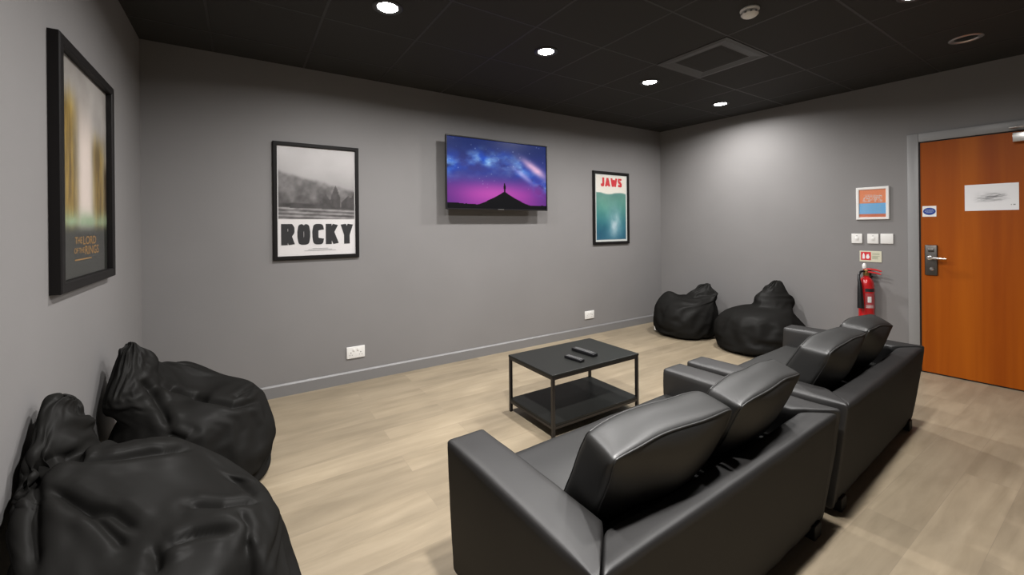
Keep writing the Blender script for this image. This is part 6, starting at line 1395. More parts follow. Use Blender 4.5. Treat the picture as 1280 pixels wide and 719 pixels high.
-33,3,9,-8,28,-24,22,-21,24,-21,1,11,-1,5,-8,0,-1,4,16,8,4,1,0,-2,-14,4,4,24,-24,2,-2,-2,18,-4,9,-12,7,-9,-3,-4,10,-6,-7,5,4,-7,1,-5,-4,1,0,-4,-3,-4,9,-16,9,-7,4,-5,
-11,5,-6,-15,2,27,-15,-5,-73,0,4,27,-12,-4,0,11,-14,-8,4,-3,2,1,2,0,7,13,-7,10,3,7,-3,1,1,6,35,-28,43,-39,11,-3,-1,-9,11,1,-3,-4,-1,-11,7,-2,-3,-2,3,-7,-4,-4,-9,2,-3,-1,
-4,-5,-2,6,-8,-6,19,-11,6,0,-23,3,2,-3,23,-18,-91,3,1,1,4,2,0,-1,-3,-1,-1,5,8,6,5,4,5,-1,13,-2,-6,-9,12,8,1,36,-27,44,-42,13,-11,2,-6,23,-10,-5,-1,-1,-14,20,-5,4,-14,0,
-3,0,-4,-3,-4,-9,-3,-1,-1,-3,-4,-4,-6,0,-4,2,-1,-4,-3,-2,-5,-2,-2,2,-121,-2,2,1,4,4,6,1,0,0,4,2,3,6,8,6,6,5,-2,-5,4,-2,0,9,40,-27,42,-30,17,-12,7,-4,23,-18,2,-5,
-6,-4,18,-20,-1,0,4,-6,-1,-5,-3,-2,-4,-4,-7,-7,-3,-2,-4,-5,-4,-6,-5,-3,1,2,2,-2,-4,-4,-3,-4,-135,-1,5,4,2,3,0,6,4,-4,5,7,3,4,3,6,8,-1,-5,7,0,21,2,28,-25,37,-27,19,
-10,9,-5,22,-19,13,-6,1,-1,-4,-20,15,-9,-2,3,-3,-6,-4,-5,-4,-3,-4,-2,-6,-7,-5,-3,-3,-3,-3,-4,-4,-5,-4,-3,-4,-1,-3,-3,-3,-108,-4,-12,-4,-4,-3,-1,1,4,11,-7,4,16,7,5,1,-1,16,2,2,
18,-2,27,-19,28,-19,16,-9,11,-4,18,-14,8,-2,4,4,-7,-11,-4,-14,13,-4,-6,0,-2,-4,-6,-6,-5,-4,-6,-3,-5,-7,-6,-4,-4,-2,-2,-3,-3,-3,-3,0,1,5,4,3,-113,0,3,-2,-1,-1,0,-2,4,9,19,0,
4,13,5,10,2,20,33,-13,-13,14,-8,8,-14,4,-4,0,-3,4,-8,1,1,3,1,8,1,15,0,-22,-16,6,-2,0,2,-1,-2,-7,-4,-4,-6,-4,-6,-5,-6,-7,-4,-4,-3,-2,-2,-1,-2,-2,-1,-3,-2,-2,-83,-2,-2,-1,
1,5,7,9,5,2,7,15,-3,1,2,-10,9,-11,8,30,11,-2,2,1,3,8,-8,-10,2,2,-12,8,6,-5,4,-7,7,-7,-4,7,-2,-22,14,2,-6,-1,0,1,-4,-4,-3,-7,-11,-4,-10,-5,-5,-5,-2,1,3,1,1,1,
-2,-2,-3,-2,-60,1,-4,-5,-2,0,5,7,-1,4,3,1,4,11,4,-2,3,0,-3,12,11,2,9,6,1,-10,-4,9,6,-16,8,0,-2,3,0,0,1,-1,2,4,-16,2,-16,-12,-2,-3,-4,-1,-2,-2,-2,-2,5,-3,2,-3,
-6,-4,-5,-5,-4,-1,0,2,4,4,4,2,-90,3,8,11,10,7,0,-4,9,-3,-3,3,9,-5,7,21,-9,1,1,13,10,4,-2,1,-7,-3,-1,24,-21,6,16,-10,-4,-2,0,1,-3,0,3,5,-3,21,3,-29,2,-6,-19,-9,
-1,-2,-1,-1,-3,-4,-8,-7,-3,-4,-3,-4,-3,-2,-2,-3,-3,-2,-2,1,-50,-3,0,5,6,7,9,2,-8,6,-2,-2,8,-3,5,3,10,6,-8,-7,4,6,0,1,4,0,9,1,-1,0,-1,13,-5,9,4,0,2,-1,-8,-22,
33,-11,-12,-6,-14,-6,12,0,-7,-2,-4,-4,-10,-2,4,6,2,-6,-4,-1,0,-2,0,2,3,3,3,-14,-27,-4,-4,-6,-6,1,2,11,11,6,8,6,-12,2,0,1,17,-1,-4,-8,-4,-3,0,2,14,24,-5,-8,-4,4,-8,11,
6,-10,6,-3,-6,-8,-5,35,-6,-8,-22,19,-2,6,1,-2,-11,-4,-2,-10,5,0,-1,-3,0,7,-1,-9,-5,-1,-1,-2,5,2,-21,3,19,5,4,1,-22,-24,-18,-5,24,26,2,-3,6,1,1,3,-11,0,4,0,-2,2,12,6,
-4,-18,12,-26,16,-1,-2,2,9,-5,-1,-11,3,-5,18,1,-5,-11,4,2,0,-1,1,-3,0,0,-7,10,-6,-1,-5,-2,-2,0,4,8,3,-3,-2,-3,-21,-6,18,22,-10,1,2,2,28,13,3,-9,-30,-32,-2,6,8,14,1,4,
3,8,1,8,2,-2,-8,-9,-9,7,-2,15,-1,-1,-2,-7,12,2,-6,-5,-2,6,11,-4,-6,-10,17,-4,0,-3,-1,5,-8,-3,8,-9,7,-7,3,0,-10,-6,-4,-2,-4,4,1,3,12,-1,2,-13,-24,10,-7,-4,-2,12,-6,-3,
0,2,-1,3,-12,5,11,-4,6,-4,12,-9,-5,-3,-2,3,39,7,4,0,-1,-3,-12,-7,1,12,-9,0,-8,16,1,-3,-17,23,-13,10,-2,-6,-2,3,10,-18,-2,7,-11,5,-2,-1,7,-3,-4,-4,-2,-20,-3,-3,1,-4,0,7,
-37,6,13,4,-3,-6,17,9,0,0,2,-6,2,-17,-1,2,-4,2,2,3,3,8,0,4,-32,2,26,16,3,6,2,-20,-1,0,-9,22,-6,6,-3,-4,-3,1,11,-18,1,-1,1,-9,14,4,-17,1,8,-2,-7,-5,-1,-4,-2,-3,
5,17,-6,-18,-15,3,-1,-2,-29,-11,6,-2,-5,-1,3,5,11,6,7,4,9,6,-4,6,2,2,-10,2,0,3,2,1,2,-8,-30,16,4,-1,19,12,-30,10,-4,8,7,-15,5,-1,-3,2,4,-3,-6,7,-2,-13,-4,16,-3,-6,
-3,4,2,-17,2,8,0,-7,-8,5,3,0,12,-6,1,-11,-12,-20,-3,-1,4,-5,-2,3,-6,0,-8,7,-2,1,2,-2,-5,-3,13,2,0,-5,12,11,3,0,7,-21,7,12,-5,3,23,-10,4,-2,17,2,-26,0,18,-15,4,19,
-7,-8,2,-1,-9,1,5,-8,-1,-3,2,12,-5,-2,0,6,-16,-16,6,14,-15,-10,3,11,-42,0,-7,12,0,11,-7,3,12,1,12,-8,3,-5,9,5,7,2,2,5,7,2,0,-5,-3,-10,11,3,-2,-4,1,-1,-16,-4,14,-15,
-5,1,10,-5,7,-8,-6,1,9,-2,-11,14,-5,-4,2,10,1,-1,-4,-9,6,-10,-3,-2,9,-22,-2,6,7,-12,-3,0,-33,13,-4,-12,-2,-16,5,-4,-4,-3,4,3,-4,-2,-5,-1,7,3,2,6,7,0,-9,9,18,36,-12,-7,
3,13,1,12,0,12,6,8,-7,-1,-1,2,-1,12,-12,6,0,1,-2,-1,0,-10,1,-3,-1,-11,-9,-11,-8,11,-2,-7,2,5,-16,-2,1,10,-19,-3,-50,-12,11,-5,10,4,1,-4,15,14,-11,11,7,5,-8,0,3,6,0,2,
4,1,-1,-9,6,-9,31,7,5,-5,-6,-17,10,-16,13,-2,16,-10,-13,-9,9,-7,0,-17,9,-3,-1,-18,10,2,1,-11,0,-2,1,-10,-3,-4,8,-15,7,13,-15,-13,10,7,-1,-12],
[0,4,3,4,3,4,3,3,3,3,2,2,2,1,1,1,1,0,0,-1,-1,-1,-1,-2,-2,-2,-3,-3,-3,-3,-4,-3,-4,-3,-4,-4,-3,-4,-3,-4,-3,-3,-3,-3,-2,-2,-2,-1,-1,-1,-1,0,0,1,1,1,1,2,2,2,
3,3,3,3,4,3,4,3,0,4,5,3,5,3,4,3,3,2,3,3,2,2,1,1,0,1,-1,0,-1,-1,-2,-2,-3,-3,-2,-3,-3,-4,-3,-5,-3,-5,-4,-4,-5,-3,-5,-3,-4,-3,-3,-2,-3,-3,-2,-2,-1,-1,0,-1,
1,0,1,1,2,2,3,3,2,3,3,4,3,5,3,5,0,4,4,4,4,4,3,4,3,3,3,2,2,1,2,1,1,-1,1,-1,-1,-2,-1,-2,-2,-3,-3,-3,-4,-3,-4,-4,-4,-4,-4,-4,-4,-4,-4,-4,-3,-4,-3,-3,
-3,-2,-2,-1,-2,-1,-1,1,-1,1,1,2,1,2,2,3,3,3,4,3,4,4,4,4,0,4,4,5,3,3,4,4,3,3,3,2,1,3,1,1,0,1,-1,0,-1,-1,-3,-1,-2,-3,-3,-3,-4,-4,-3,-3,-5,-4,-4,-4,
-4,-5,-3,-3,-4,-4,-3,-3,-3,-2,-1,-3,-1,-1,0,-1,1,0,1,1,3,1,2,3,3,3,4,4,3,3,5,4,0,4,4,4,4,4,4,3,3,3,2,3,2,1,2,1,0,0,0,0,-1,-2,-1,-2,-3,-2,-3,-3,
-3,-4,-4,-4,-4,-4,-4,-4,-4,-4,-4,-4,-4,-3,-3,-3,-2,-3,-2,-1,-2,-1,0,0,0,0,1,2,1,2,3,2,3,3,3,4,4,4,4,4,0,4,4,4,4,4,3,3,4,3,3,1,3,2,1,0,2,0,0,-2,
0,-1,-2,-3,-1,-3,-3,-4,-3,-3,-4,-4,-4,-4,-4,-4,-4,-4,-4,-4,-3,-3,-4,-3,-3,-1,-3,-2,-1,0,-2,0,0,2,0,1,2,3,1,3,3,4,3,3,4,4,4,4,0,4,4,4,4,4,4,3,3,3,2,3,
2,2,1,1,0,0,0,0,-1,-1,-2,-2,-3,-2,-3,-3,-3,-4,-4,-4,-4,-4,-4,-4,-4,-4,-4,-4,-4,-3,-3,-3,-2,-3,-2,-2,-1,-1,0,0,0,0,1,1,2,2,3,2,3,3,3,4,4,4,4,4,0,4,5,3,
4,4,3,4,3,3,3,2,2,1,1,2,0,1,-1,0,-2,-1,-1,-2,-2,-3,-3,-3,-4,-3,-4,-4,-3,-5,-4,-4,-5,-3,-4,-4,-3,-4,-3,-3,-3,-2,-2,-1,-1,-2,0,-1,1,0,2,1,1,2,2,3,3,3,4,3,
4,4,3,5,0,5,3,4,4,4,4,3,3,3,2,3,2,2,1,1,1,-1,1,-1,-1,-1,-2,-2,-3,-2,-3,-3,-3,-4,-4,-4,-4,-3,-5,-5,-3,-4,-4,-4,-4,-3,-3,-3,-2,-3,-2,-2,-1,-1,-1,1,-1,1,1,1,
2,2,3,2,3,3,3,4,4,4,4,3,0,4,4,5,3,4,3,4,3,3,3,2,2,1,2,0,1,1,-1,-1,0,-2,-1,-2,-2,-3,-3,-3,-4,-3,-4,-3,-5,-4,-4,-4,-4,-5,-3,-4,-3,-4,-3,-3,-3,-2,-2,-1,
-2,0,-1,-1,1,1,0,2,1,2,2,3,3,3,4,3,4,3,5,4,0,8,9,8,9,8,8,7,7,6,5,5,4,4,3,2,1,0,0,-1,-2,-3,-4,-4,-5,-5,-6,-7,-7,-8,-8,-9,-8,-9,-8,-8,-9,-8,-9,-8,
-8,-7,-7,-6,-5,-5,-4,-4,-3,-2,-1,0,0,1,2,3,4,4,5,5,6,7,7,8,8,9,8,9,1,4,4,1,3,7,-5,10,7,0,7,-5,9,3,-9,3,8,1,-10,10,-5,-2,-3,2,-6,-7,9,-6,-6,-4,-1,-8,
-1,2,-9,-6,-9,-7,0,-5,-8,2,-5,2,-6,5,-4,-8,-2,7,-9,0,5,-5,5,4,-2,7,7,-6,7,6,-1,8,6,-1,1,0,-5,9,4,6,2,-4,14,-4,3,10,3,1,0,-14,16,1,-7,9,1,0,-2,2,-2,-4,
-3,-2,-4,-2,-2,-3,-7,-2,-4,-12,4,-4,-3,-6,-6,-6,-2,-2,-3,-3,-2,-3,-1,4,-7,-1,0,-3,0,1,4,-3,5,1,2,5,1,4,6,4,2,2,3,2,3,-1,6,5,5,7,2,5,3,1,2,1,-5,10,-9,0,
6,-5,9,-9,9,-2,-1,-4,-2,0,-11,4,-2,-5,-2,2,-5,-3,-10,-6,-5,-3,-4,-4,-7,-3,-2,-4,-1,-5,2,-3,3,-1,-3,1,-1,2,-4,2,0,2,2,6,3,2,7,0,-1,6,6,12,-3,4,5,6,8,-1,9,3,
1,1,0,6,0,3,3,0,0,3,2,-2,-4,-5,0,-2,-2,-2,-2,-8,-2,0,-1,-6,-6,-4,-3,-3,2,7,-7,-4,-5,-21,0,-3,-3,-4,-4,4,8,-9,7,-5,-7,2,1,2,0,3,0,12,2,0,0,0,4,3,5,4,
-7,4,0,1,4,14,-4,2,-22,-11,-6,12,5,8,10,-9,2,3,0,1,-8,-14,-1,21,-8,1,-12,2,13,5,-6,5,3,1,-1,-3,11,-11,6,1,-3,-2,12,-15,0,9,12,-10,1,-32,9,9,3,25,-11,15,2,-1,-31,-23,
0,1,-3,1,5,5,0,0,-3,1,-11,-2,2,6,14,1,0,-5,-6,-11,-1,1,3,30,-15,2,-6,5,-12,9,8,-29,33,-16,5,5,-15,3,3,3,-2,2,6,-2,-17,8,-8,15,3,3,-24,43,-10,10,-8,-6,-41,59,6,3,
-4,-44,47,-8,0,-14,17,-28,15,0,-21,-9,1,4,2,-2,-7,0,-9,5,5,0,0,10,16,8,2,2,0,-5,-7,-16,12,-9,2,-8,9,4,-6,9,-28,31,-3,-12,8,-16,-1,1,1,0,-4,-2,-7,6,8,-14,0,7,-2,-15,
43,-22,-28,-5,18,-15,-1,5,31,18,-55,4,-6,-1,-1,54,-36,4,29,-17,-1,-2,2,1,-2,0,17,-2,-15,2,1,-4,3,-5,25,-2,-2,-11,-13,-16,12,11,-3,-5,-14,2,15,11,14,-13,-4,11,-15,1,-2,-14,6,3,2,1,
-2,-18,9,2,1,3,-1,-12,-21,10,1,13,30,23,-27,-25,-32,1,12,-3,5,5,5,-6,16,-4,-1,35,2,-14,-4,0,2,-1,8,1,-8,1,-1,-7,5,0,7,-4,1,-18,-5,8,-5,7,-9,8,9,-15,-1,11,-3,9,5,-2,
-2,-2,-2,5,-6,-2,-1,3,-1,8,-18,13,-4,-6,12,-6,-14,-18,28,12,30,-15,22,5,-29,-22,-6,-3,2,3,10,-6,11,-5,-13,2,7,22,-14,-1,6,-1,-2,9,10,-20,1,-20,0,31,-15,9,-10,21,-6,-20,-7,3,20,-23,
14,-9,-4,-5,20,-7,6,-1,-2,0,1,-4,4,-2,0,-4,2,7,7,-14,17,7,0,-2,1,-17,5,-4,-24,12,17,4,16,-19,-15,-1,2,2,8,-7,-1,-5,6,-3,0,0,20,-7,4,0,1,0,10,7,-20,-7,8,-6,-2,-6,
-17,3,31,11,-21,-14,19,11,-12,-4,-7,9,-4,2,1,3,-2,0,0,10,-9,-3,-5,2,4,-9,1,-2,1,13,9,4,-11,1,21,-9,-20,10,-9,2,3,11,-16,1,1,-4,1,-3,-5,7,4,-1,-2,0,-1,8,0,1,1,-1,
0,-7,-24,26,-2,-2,-2,-3,17,-25,-11,32,21,-7,-17,4,-2,-2,-5,7,-2,2,-3,3,1,0,0,1,-3,-5,-1,4,13,-3,-6,1,-5,-1,9,-1,1,1,4,20,-24,-5,-6,1,-9,-9,30,7,7,-21,-12,8,3,5,-3,-2,
-3,-2,4,2,-5,-1,1,2,0,-10,7,-1,-2,-2,-6,-17,7,38,-28,-19,18,-18,13,16,3,-1,-3,5,-1,2,1,-1,1,0,11,-10,1,2,-3,6,-4,1,1,9,-9,6,-11,-1,-2,10,1,4,-6,-23,9,-2,-7,10,32,-2,
-12,-5,-2,4,12,3,-13,-7,-3,-1,2,0,0,-6,-1,-1,2,-12,14,-7,-1,-1,-7,-4,9,7,16,-17,-22,41,-41,15,11,0,-3,6,-1,3,3,-4,-1,0,6,7,-2,-7,3,-4,1,3,9,-6,-3,-6,-7,-4,19,0,0,1,
-1,-17,-10,9,-1,17,11,-3,-4,-3,5,-1,4,4,-7,-9,-3,-1,-1,1,-1,-4,-2,-2,1,1,8,-13,0,-2,-6,2,12,-6,3,19,-10,-1,14,-41,21,2,-2,3,-4,4,5,-5,5,15,-13,-6,0,8,-1,0,1,2,4,-5,
5,-17,-6,9,-3,13,0,-1,-1,-8,-12,2,5,17,6,-2,-4,4,13,-11,-2,4,-3,-9,-2,1,1,-7,-2,-2,-4,0,-3,17,-22,22,-18,-3,-6,5,1,-10,24,1,12,-21,-18,32,-13,6,-2,-10,-19,6,21,0,1,-7,4,6,
0,-6,12,2,6,-3,-8,-8,-1,2,9,1,1,8,-12,3,1,-1,-10,-13,29,1,3,-12,-1,14,4,0,-10,5,6,-12,2,-2,-2,-8,-3,-1,0,-9,-2,7,-2,-2,-5,1,-12,22,-7,3,-17,10,-4,7,1,-21,16,25,-6,-14,
-4,8,-4,5,1,6,-3,0,1,5,0,6,-1,0,-12,16,8,5,-5,-1,-6,4,5,-21,8,18,-12,4,12,-15,-6,19,-1,-9,0,9,-12,-3,-11,15,-1,-3,-6,-7,-6,1,-2,-10,1,5,0,-1,-4,-1,3,4,-8,6,9,-21,
18,-11,-6,3,-1,6,24,-22,-3,4,-1,3,8,-3,1,0,3,8,-4,4,-4,-2,7,-8,5,3,15,-10,2,13,-19,-15,34,-16,2,15,-10,-4,-13,8,12,-5,-1,-8,6,-3,-1,5,-2,-2,-5,-5,-6,1,-5,5,-11,1,4,-2,
-3,-3,17,-16,4,-5,9,9,-16,0,-3,14,-16,1,0,3,3,2,1,0,0,6,3,-3,6,0,4,-2,-1,4,-1,7,-7,4,8,7,-4,-2,-15,15,2,-12,12,-13,-2,16,6,-24,12,3,-3,-5,2,-5,3,4,-2,-4,-2,-6,
-6,-4,-2,-12,6,-4,14,-19,14,-11,-5,14,-5,4,-15,-4,-10,-4,42,-28,-7,3,3,8,17,-6,1,-2,4,3,3,3,2,2,1,-3,0,1,4,3,9,-1,-7,9,8,-11,13,-3,-4,5,7,6,3,-12,-19,19,-29,18,-5,0,
1,-8,4,4,-3,-7,-5,0,-5,0,0,9,-8,-9,-7,4,-7,-3,13,-1,-1,-9,-9,-6,6,12,-20,36,-3,-23,1,1,10,5,-18,20,4,-2,-1,4,3,8,3,4,5,3,2,-2,6,2,1,3,8,-5,-2,5,-10,18,-6,-8,
-1,-2,-11,-19,12,6,-27,11,-11,-7,19,-5,-4,-2,-8,11,-1,1,-2,-2,-6,-6,-5,0,1,5,0,-2,-3,-1,2,1,3,-28,27,-25,17,15,-22,-5,29,-31,34,-22,16,-5,10,1,8,0,5,5,4,4,1,11,-3,3,-7,6,
2,4,-1,3,0,-4,8,-5,-10,6,-3,-6,-5,-9,6,-3,-3,-1,-2,-2,-3,-4,-2,-1,0,-4,-3,-3,-4,-3,0,2,1,-2,-3,-6,-5,-4,-1,4,-2,21,-29,13,-17,12,24,5,-41,40,-35,28,-18,20,-5,14,-3,6,5,7,
7,7,12,-7,-1,0,4,-2,7,-1,1,1,3,4,2,2,0,-2,-5,-1,-2,-2,-2,-5,-4,-4,-5,-3,-4,-5,-3,-3,5,-1,-6,-4,-3,-6,4,-6,3,-4,-5,-5,-5,0,-2,-2,-7,-1,12,-13,16,-16,12,-11,39,-40,31,-20,
26,-13,19,-9,10,4,5,4,5,6,3,17,-2,-1,1,0,-2,6,1,-1,0,1,1,3,2,1,1,-1,0,-2,-3,-4,-6,-7,-6,-6,-4,-3,-2,-2,11,-4,0,-5,-2,4,-3,-3,-7,1,-11,2,-16,2,-4,-3,20,-23,-3,14,
-15,21,-20,39,-37,31,-23,29,-20,22,-12,7,1,14,5,3,6,4,2,-5,18,1,-3,0,0,0,4,1,1,-2,0,4,2,2,2,2,-1,0,-3,-3,-4,-5,-6,-5,-5,-3,-3,-2,20,0,-1,1,2,2,-2,4,0,-16,6,-19,
17,-11,11,3,-26,-7,1,-10,6,-8,32,-23,22,-9,18,-12,11,-12,3,3,2,-8,0,3,1,3,2,1,-10,9,4,3,5,3,1,-1,4,2,-4,5,0,1,-4,1,1,0,1,-1,-2,-2,-3,-2,-1,0,0,0,33,2,1,-1,
-4,-8,-8,-4,-4,7,-19,16,-20,8,-23,-5,11,12,-20,10,-13,35,-16,1,-2,-4,2,12,-3,0,5,-2,-1,0,-1,-1,-1,0,0,0,2,-10,18,7,-1,2,5,11,2,2,2,-13,-20,2,15,1,1,1,0,0,-3,1,1,0,
1,1,3,3,27,-3,-4,-5,-3,-2,1,-5,-6,-1,9,-17,8,-30,12,-6,-10,20,18,-17,10,-7,-6,-1,1,5,18,-14,-1,7,-3,0,1,0,2,-1,0,-1,1,2,0,4,-14,-7,-1,-1,-1,1,1,4,6,6,18,-5,-8,0,
2,3,2,4,7,2,3,2,1,2,0,0,28,-7,-10,-4,-3,-2,-1,3,2,-22,1,1,-10,26,-18,-9,3,3,16,22,-15,-23,2,2,7,9,-6,-7,9,-4,-1,2,2,0,0,1,1,0,1,3,2,18,4,-4,6,-1,-9,-7,
14,9,5,3,1,-4,-19,1,1,0,2,2,1,3,2,2,2,0,-1,-3,4,2,5,1,-5,-4,-5,0,-10,20,-25,5,18,-17,5,1,-1,-11,2,18,11,-17,6,0,14,0,-24,-1,2,1,0,0,1,2,-1,-1,-1,1,1,0,
19,-10,-3,6,-8,-2,10,4,-17,-1,-3,3,17,12,15,-9,-25,3,1,0,0,0,0,0,-1,-3,-1,0,0,-1,0,0,4,0,-5,-17,11,3,22,-27,-13,5,4,8,16,1,-14,-12,33,18,-10,-7,-35,-20,21,-1,7,-2,2,5,
0,-1,3,1,1,1,3,14,-8,-2,6,-2,1,14,4,0,-3,5,5,-15,-19,-4,1,2,17,-7,-1,3,1,0,-1,-2,-6,-3,-1,-2,2,-2,-2,-2,-16,-9,-2,12,-9,-7,0,18,7,6,3,-1,-15,0,-1,-16,-19,-5,14,-2,
2,35,-22,24,-13,4,3,4,4,4,2,5,1,5,2,6,0,2,1,3,3,-2,5,-2,1,-8,10,11,-8,-4,7,4,2,-9,-6,-8,-4,-2,-3,-2,4,1,-4,-7,2,-4,-5,-3,12,7,3,-3,4,-5,-17,-18,7,7,-3,-13,
2,14,2,-13,-5,-2,-15,11,16,8,4,-16,5,4,3,1,8,1,2,6,4,0,9,1,-1,5,2,3,1,-4,3,7,1,-6,-12,14,12,-10,-8,-2,8,10,1,0,-3,-13,-6,-6,-6,-4,-3,1,2,-5,-3,-5,-4,0,-15,-7,
-6,5,15,-2,-14,0,15,12,-16,-5,18,19,6,6,5,-4,-15,-40,0,5,4,7,11,1,5,5,2,5,5,4,7,-3,3,4,1,5,3,-6,4,5,1,-4,-2,-11,14,13,-2,-8,-10,0,0,-1,-2,10,-1,-1,-12,-1,-5,-8,
10,-13,-5,-2,-4,-5,16,4,-5,-1,1,18,-8,-11,1,7,7,-12,-1,-3,-6,-10,-6,1,7,1,-3,-4,2,-2,3,15,2,2,10,-3,9,9,1,-1,2,4,3,-2,0,3,-5,11,9,-1,-6,-1,-10,2,10,9,-6,-1,-1,-3,
-14,-9,1,-1,8,-5,-3,-1,-2,7,-10,-5,-11,-4,-6,4,-21,-10,4,2,-4,-4,-2,4,10,-4,-17,15,1,1,-3,0,6,12,18,7,1,6,-5,-9,2,13,12,6,-1,-3,7,6,2,3,7,1,-2,7,-1,1,5,9,-5,-1,
1,-5,-9,6,0,-10,-5,2,9,-16,-6,-3,-5,-3,-5,-2,-2,-14,1,-4,4,-5,-6,-5,29,-7,-12,12,9,-6,-21,-2,6,10,-19,-5,9,20,-6,13,3,12,-5,-1,-1,-3,2,4,-1,-2,-1,2,1,2,-10,23,5,-5,8,10,
3,-5,1,-3,7,2,2,-5,-5,-3,-2,1,-7,-2,-1,-9,-2,19,-9,-6,-4,-1,-1,-12,1,-11,1,-3,-5,0,-10,-12,-2,12,-16,-10,14,14,-1,-12,7,3,2,-12,15,-12,7,-12,6,-5,1,11,10,9,0,2,13,-4,-11,4,
4,5,8,-20,21,4,-5,17,20,5,-9,-5,0,5,2,3,0,5,5,-4,2,-12,-1,0,-4,-14,6,-2,-6,-16,-2,5,24,-5,-7,-2,3,-11,8,-15,-9,4,4,-6,-9,3,10,-4,-9,-9,6,-5,-18,6,10,-4,-12,-4,1,-2,
2,6,8,6,-2,21,8,6,4,6,7,12,-5,6,1,-6,0,11,3,-6,-4,7,8,-4,0,9,3,-11,-2,4,-5,4,-7,-7,1,1,0,-5,-3,2,-6,9,-15,-15,-3,-4,-6,-9,-1,-13,16,-9,-6,-5,7,-1,-3,3,5,6,
-2,3,5,20,-3,5,1,15,-5,3,8,17,-12,-3,6,7,8,2,1,17,-8,4,3,-7,-4,10,10,1,-12,1,4,5,-6,0,-5,7,-5,-1,-3,-2,1,-4,-20,4,-3,-10,-11,-5],
[2,0,0,0,0,0,0,0,0,0,0,0,0,0,0,0,0,0,0,0,0,0,0,0,0,0,0,0,0,0,0,0,0,0,0,0,0,0,0,0,0,0,0,0,0,0,0,0,0,0,0,0,0,0,0,0,0,0,0,0,
0,0,0,0,0,0,0,0,0,0,0,0,0,0,0,0,0,0,0,0,0,0,0,0,0,0,0,0,0,0,0,0,0,0,0,0,0,0,0,0,0,0,0,0,0,0,0,0,0,0,0,0,0,0,0,0,0,0,0,0,
0,0,0,0,0,0,0,0,0,0,0,0,0,0,0,0,0,0,0,0,0,0,0,0,0,0,0,0,0,0,0,0,0,0,0,0,0,0,0,0,0,0,0,0,0,0,0,0,0,0,0,0,0,0,0,0,0,0,0,0,
0,0,0,0,0,0,0,0,0,0,0,0,0,0,0,0,0,0,0,0,0,0,0,0,0,0,0,0,0,0,0,0,0,0,0,0,0,0,0,0,0,0,0,0,0,0,0,0,0,0,0,0,0,0,0,0,0,0,0,0,
0,0,0,0,0,0,0,0,0,0,0,0,0,0,0,0,0,0,0,0,0,0,0,0,0,0,0,0,0,0,0,0,0,0,0,0,0,0,0,0,0,0,0,0,0,0,0,0,0,0,0,0,0,0,0,0,0,0,0,0,
0,0,0,0,0,0,0,0,0,0,0,0,0,0,0,0,0,0,0,0,0,0,0,0,0,0,0,0,0,0,0,0,0,0,0,0,0,0,0,0,0,0,0,0,0,0,0,0,0,0,0,0,0,0,0,0,0,0,0,0,
0,0,0,0,0,0,0,0,0,0,0,0,0,0,0,0,0,0,0,0,0,0,0,0,0,0,0,0,0,0,0,0,0,0,0,0,0,0,0,0,0,0,0,0,0,0,0,0,0,0,0,0,0,0,0,0,0,0,0,0,
0,0,0,0,0,0,0,0,0,0,0,0,0,0,0,0,0,0,0,0,0,0,0,0,0,0,0,0,0,0,0,0,0,0,0,0,0,0,0,0,0,0,0,0,0,0,0,0,0,0,0,0,0,0,0,0,0,0,0,0,
0,0,0,0,0,0,0,0,0,0,0,0,0,0,0,0,0,0,0,0,0,0,0,0,0,0,0,0,0,0,0,0,0,0,0,0,0,0,0,0,0,0,0,0,0,0,0,0,0,0,0,0,0,0,0,0,0,0,0,0,
0,0,0,0,0,0,0,0,0,0,0,0,0,0,0,0,0,0,0,0,0,0,0,0,0,0,0,0,0,0,0,0,0,0,0,0,0,0,0,0,0,0,0,0,0,0,0,0,0,0,0,0,0,0,0,0,0,0,0,0,
0,0,0,0,0,0,0,0,0,0,0,0,0,0,0,0,0,0,0,0,0,0,0,0,0,0,0,0,0,0,0,0,0,0,0,0,0,0,0,0,0,0,0,0,0,0,0,0,0,0,0,0,0,0,0,0,0,0,0,0,
0,0,0,0,0,0,0,0,0,0,0,0,0,0,0,0,0,0,0,0,9,0,0,0,0,0,0,0,0,0,0,0,0,0,0,0,0,0,0,0,0,0,0,0,0,0,0,0,0,0,0,0,0,0,0,0,0,0,0,0,
0,0,0,0,0,0,0,0,0,0,0,0,0,0,0,0,0,0,0,0,0,0,0,0,0,0,0,0,-1,24,-24,24,-24,0,29,-6,-23,22,-22,26,-21,1,24,-2,-26,-2,31,-31,22,1,-2,-21,0,31,-31,0,0,21,-21,0,
31,-31,0,20,-2,-18,24,-24,0,25,-25,22,-22,25,1,-25,-1,27,-27,0,24,-24,21,1,-22,29,1,-30,0,24,-24,4,19,-23,27,-27,19,-12,1,-1,-7,24,-23,-19,41,-18,3,4,4,19,-20,-2,16,-17,2,-2,-27,16,-12,11,
16,-4,0,4,-11,1,14,-8,-1,16,-27,0,-13,15,1,18,-21,7,-2,0,-1,3,3,16,-15,1,3,-6,0,-1,-23,16,4,3,5,4,-4,-3,4,14,-18,-5,3,-3,-13,14,10,-4,4,-25,10,9,-19,1,24,0,17,-33,-21,-1,
8,47,-44,46,-18,-25,14,14,9,-21,18,-22,8,-19,9,34,-50,8,24,-24,14,4,-34,11,24,-3,4,-7,7,-9,-16,20,16,-43,40,5,-41,39,-17,-16,21,-5,-21,40,3,-21,17,-36,14,10,-8,25,41,-39,11,-19,25,11,-29,16,
1,0,0,-34,-4,10,16,6,4,-26,13,-13,23,9,-1,-3,-22,-4,17,16,2,-4,-1,-19,30,14,4,0,-4,-14,17,-1,-4,-37,2,-18,16,-20,9,-19,-11,17,-13,5,22,-12,23,4,4,-40,4,-20,1,1,5,21,-7,28,-14,9,
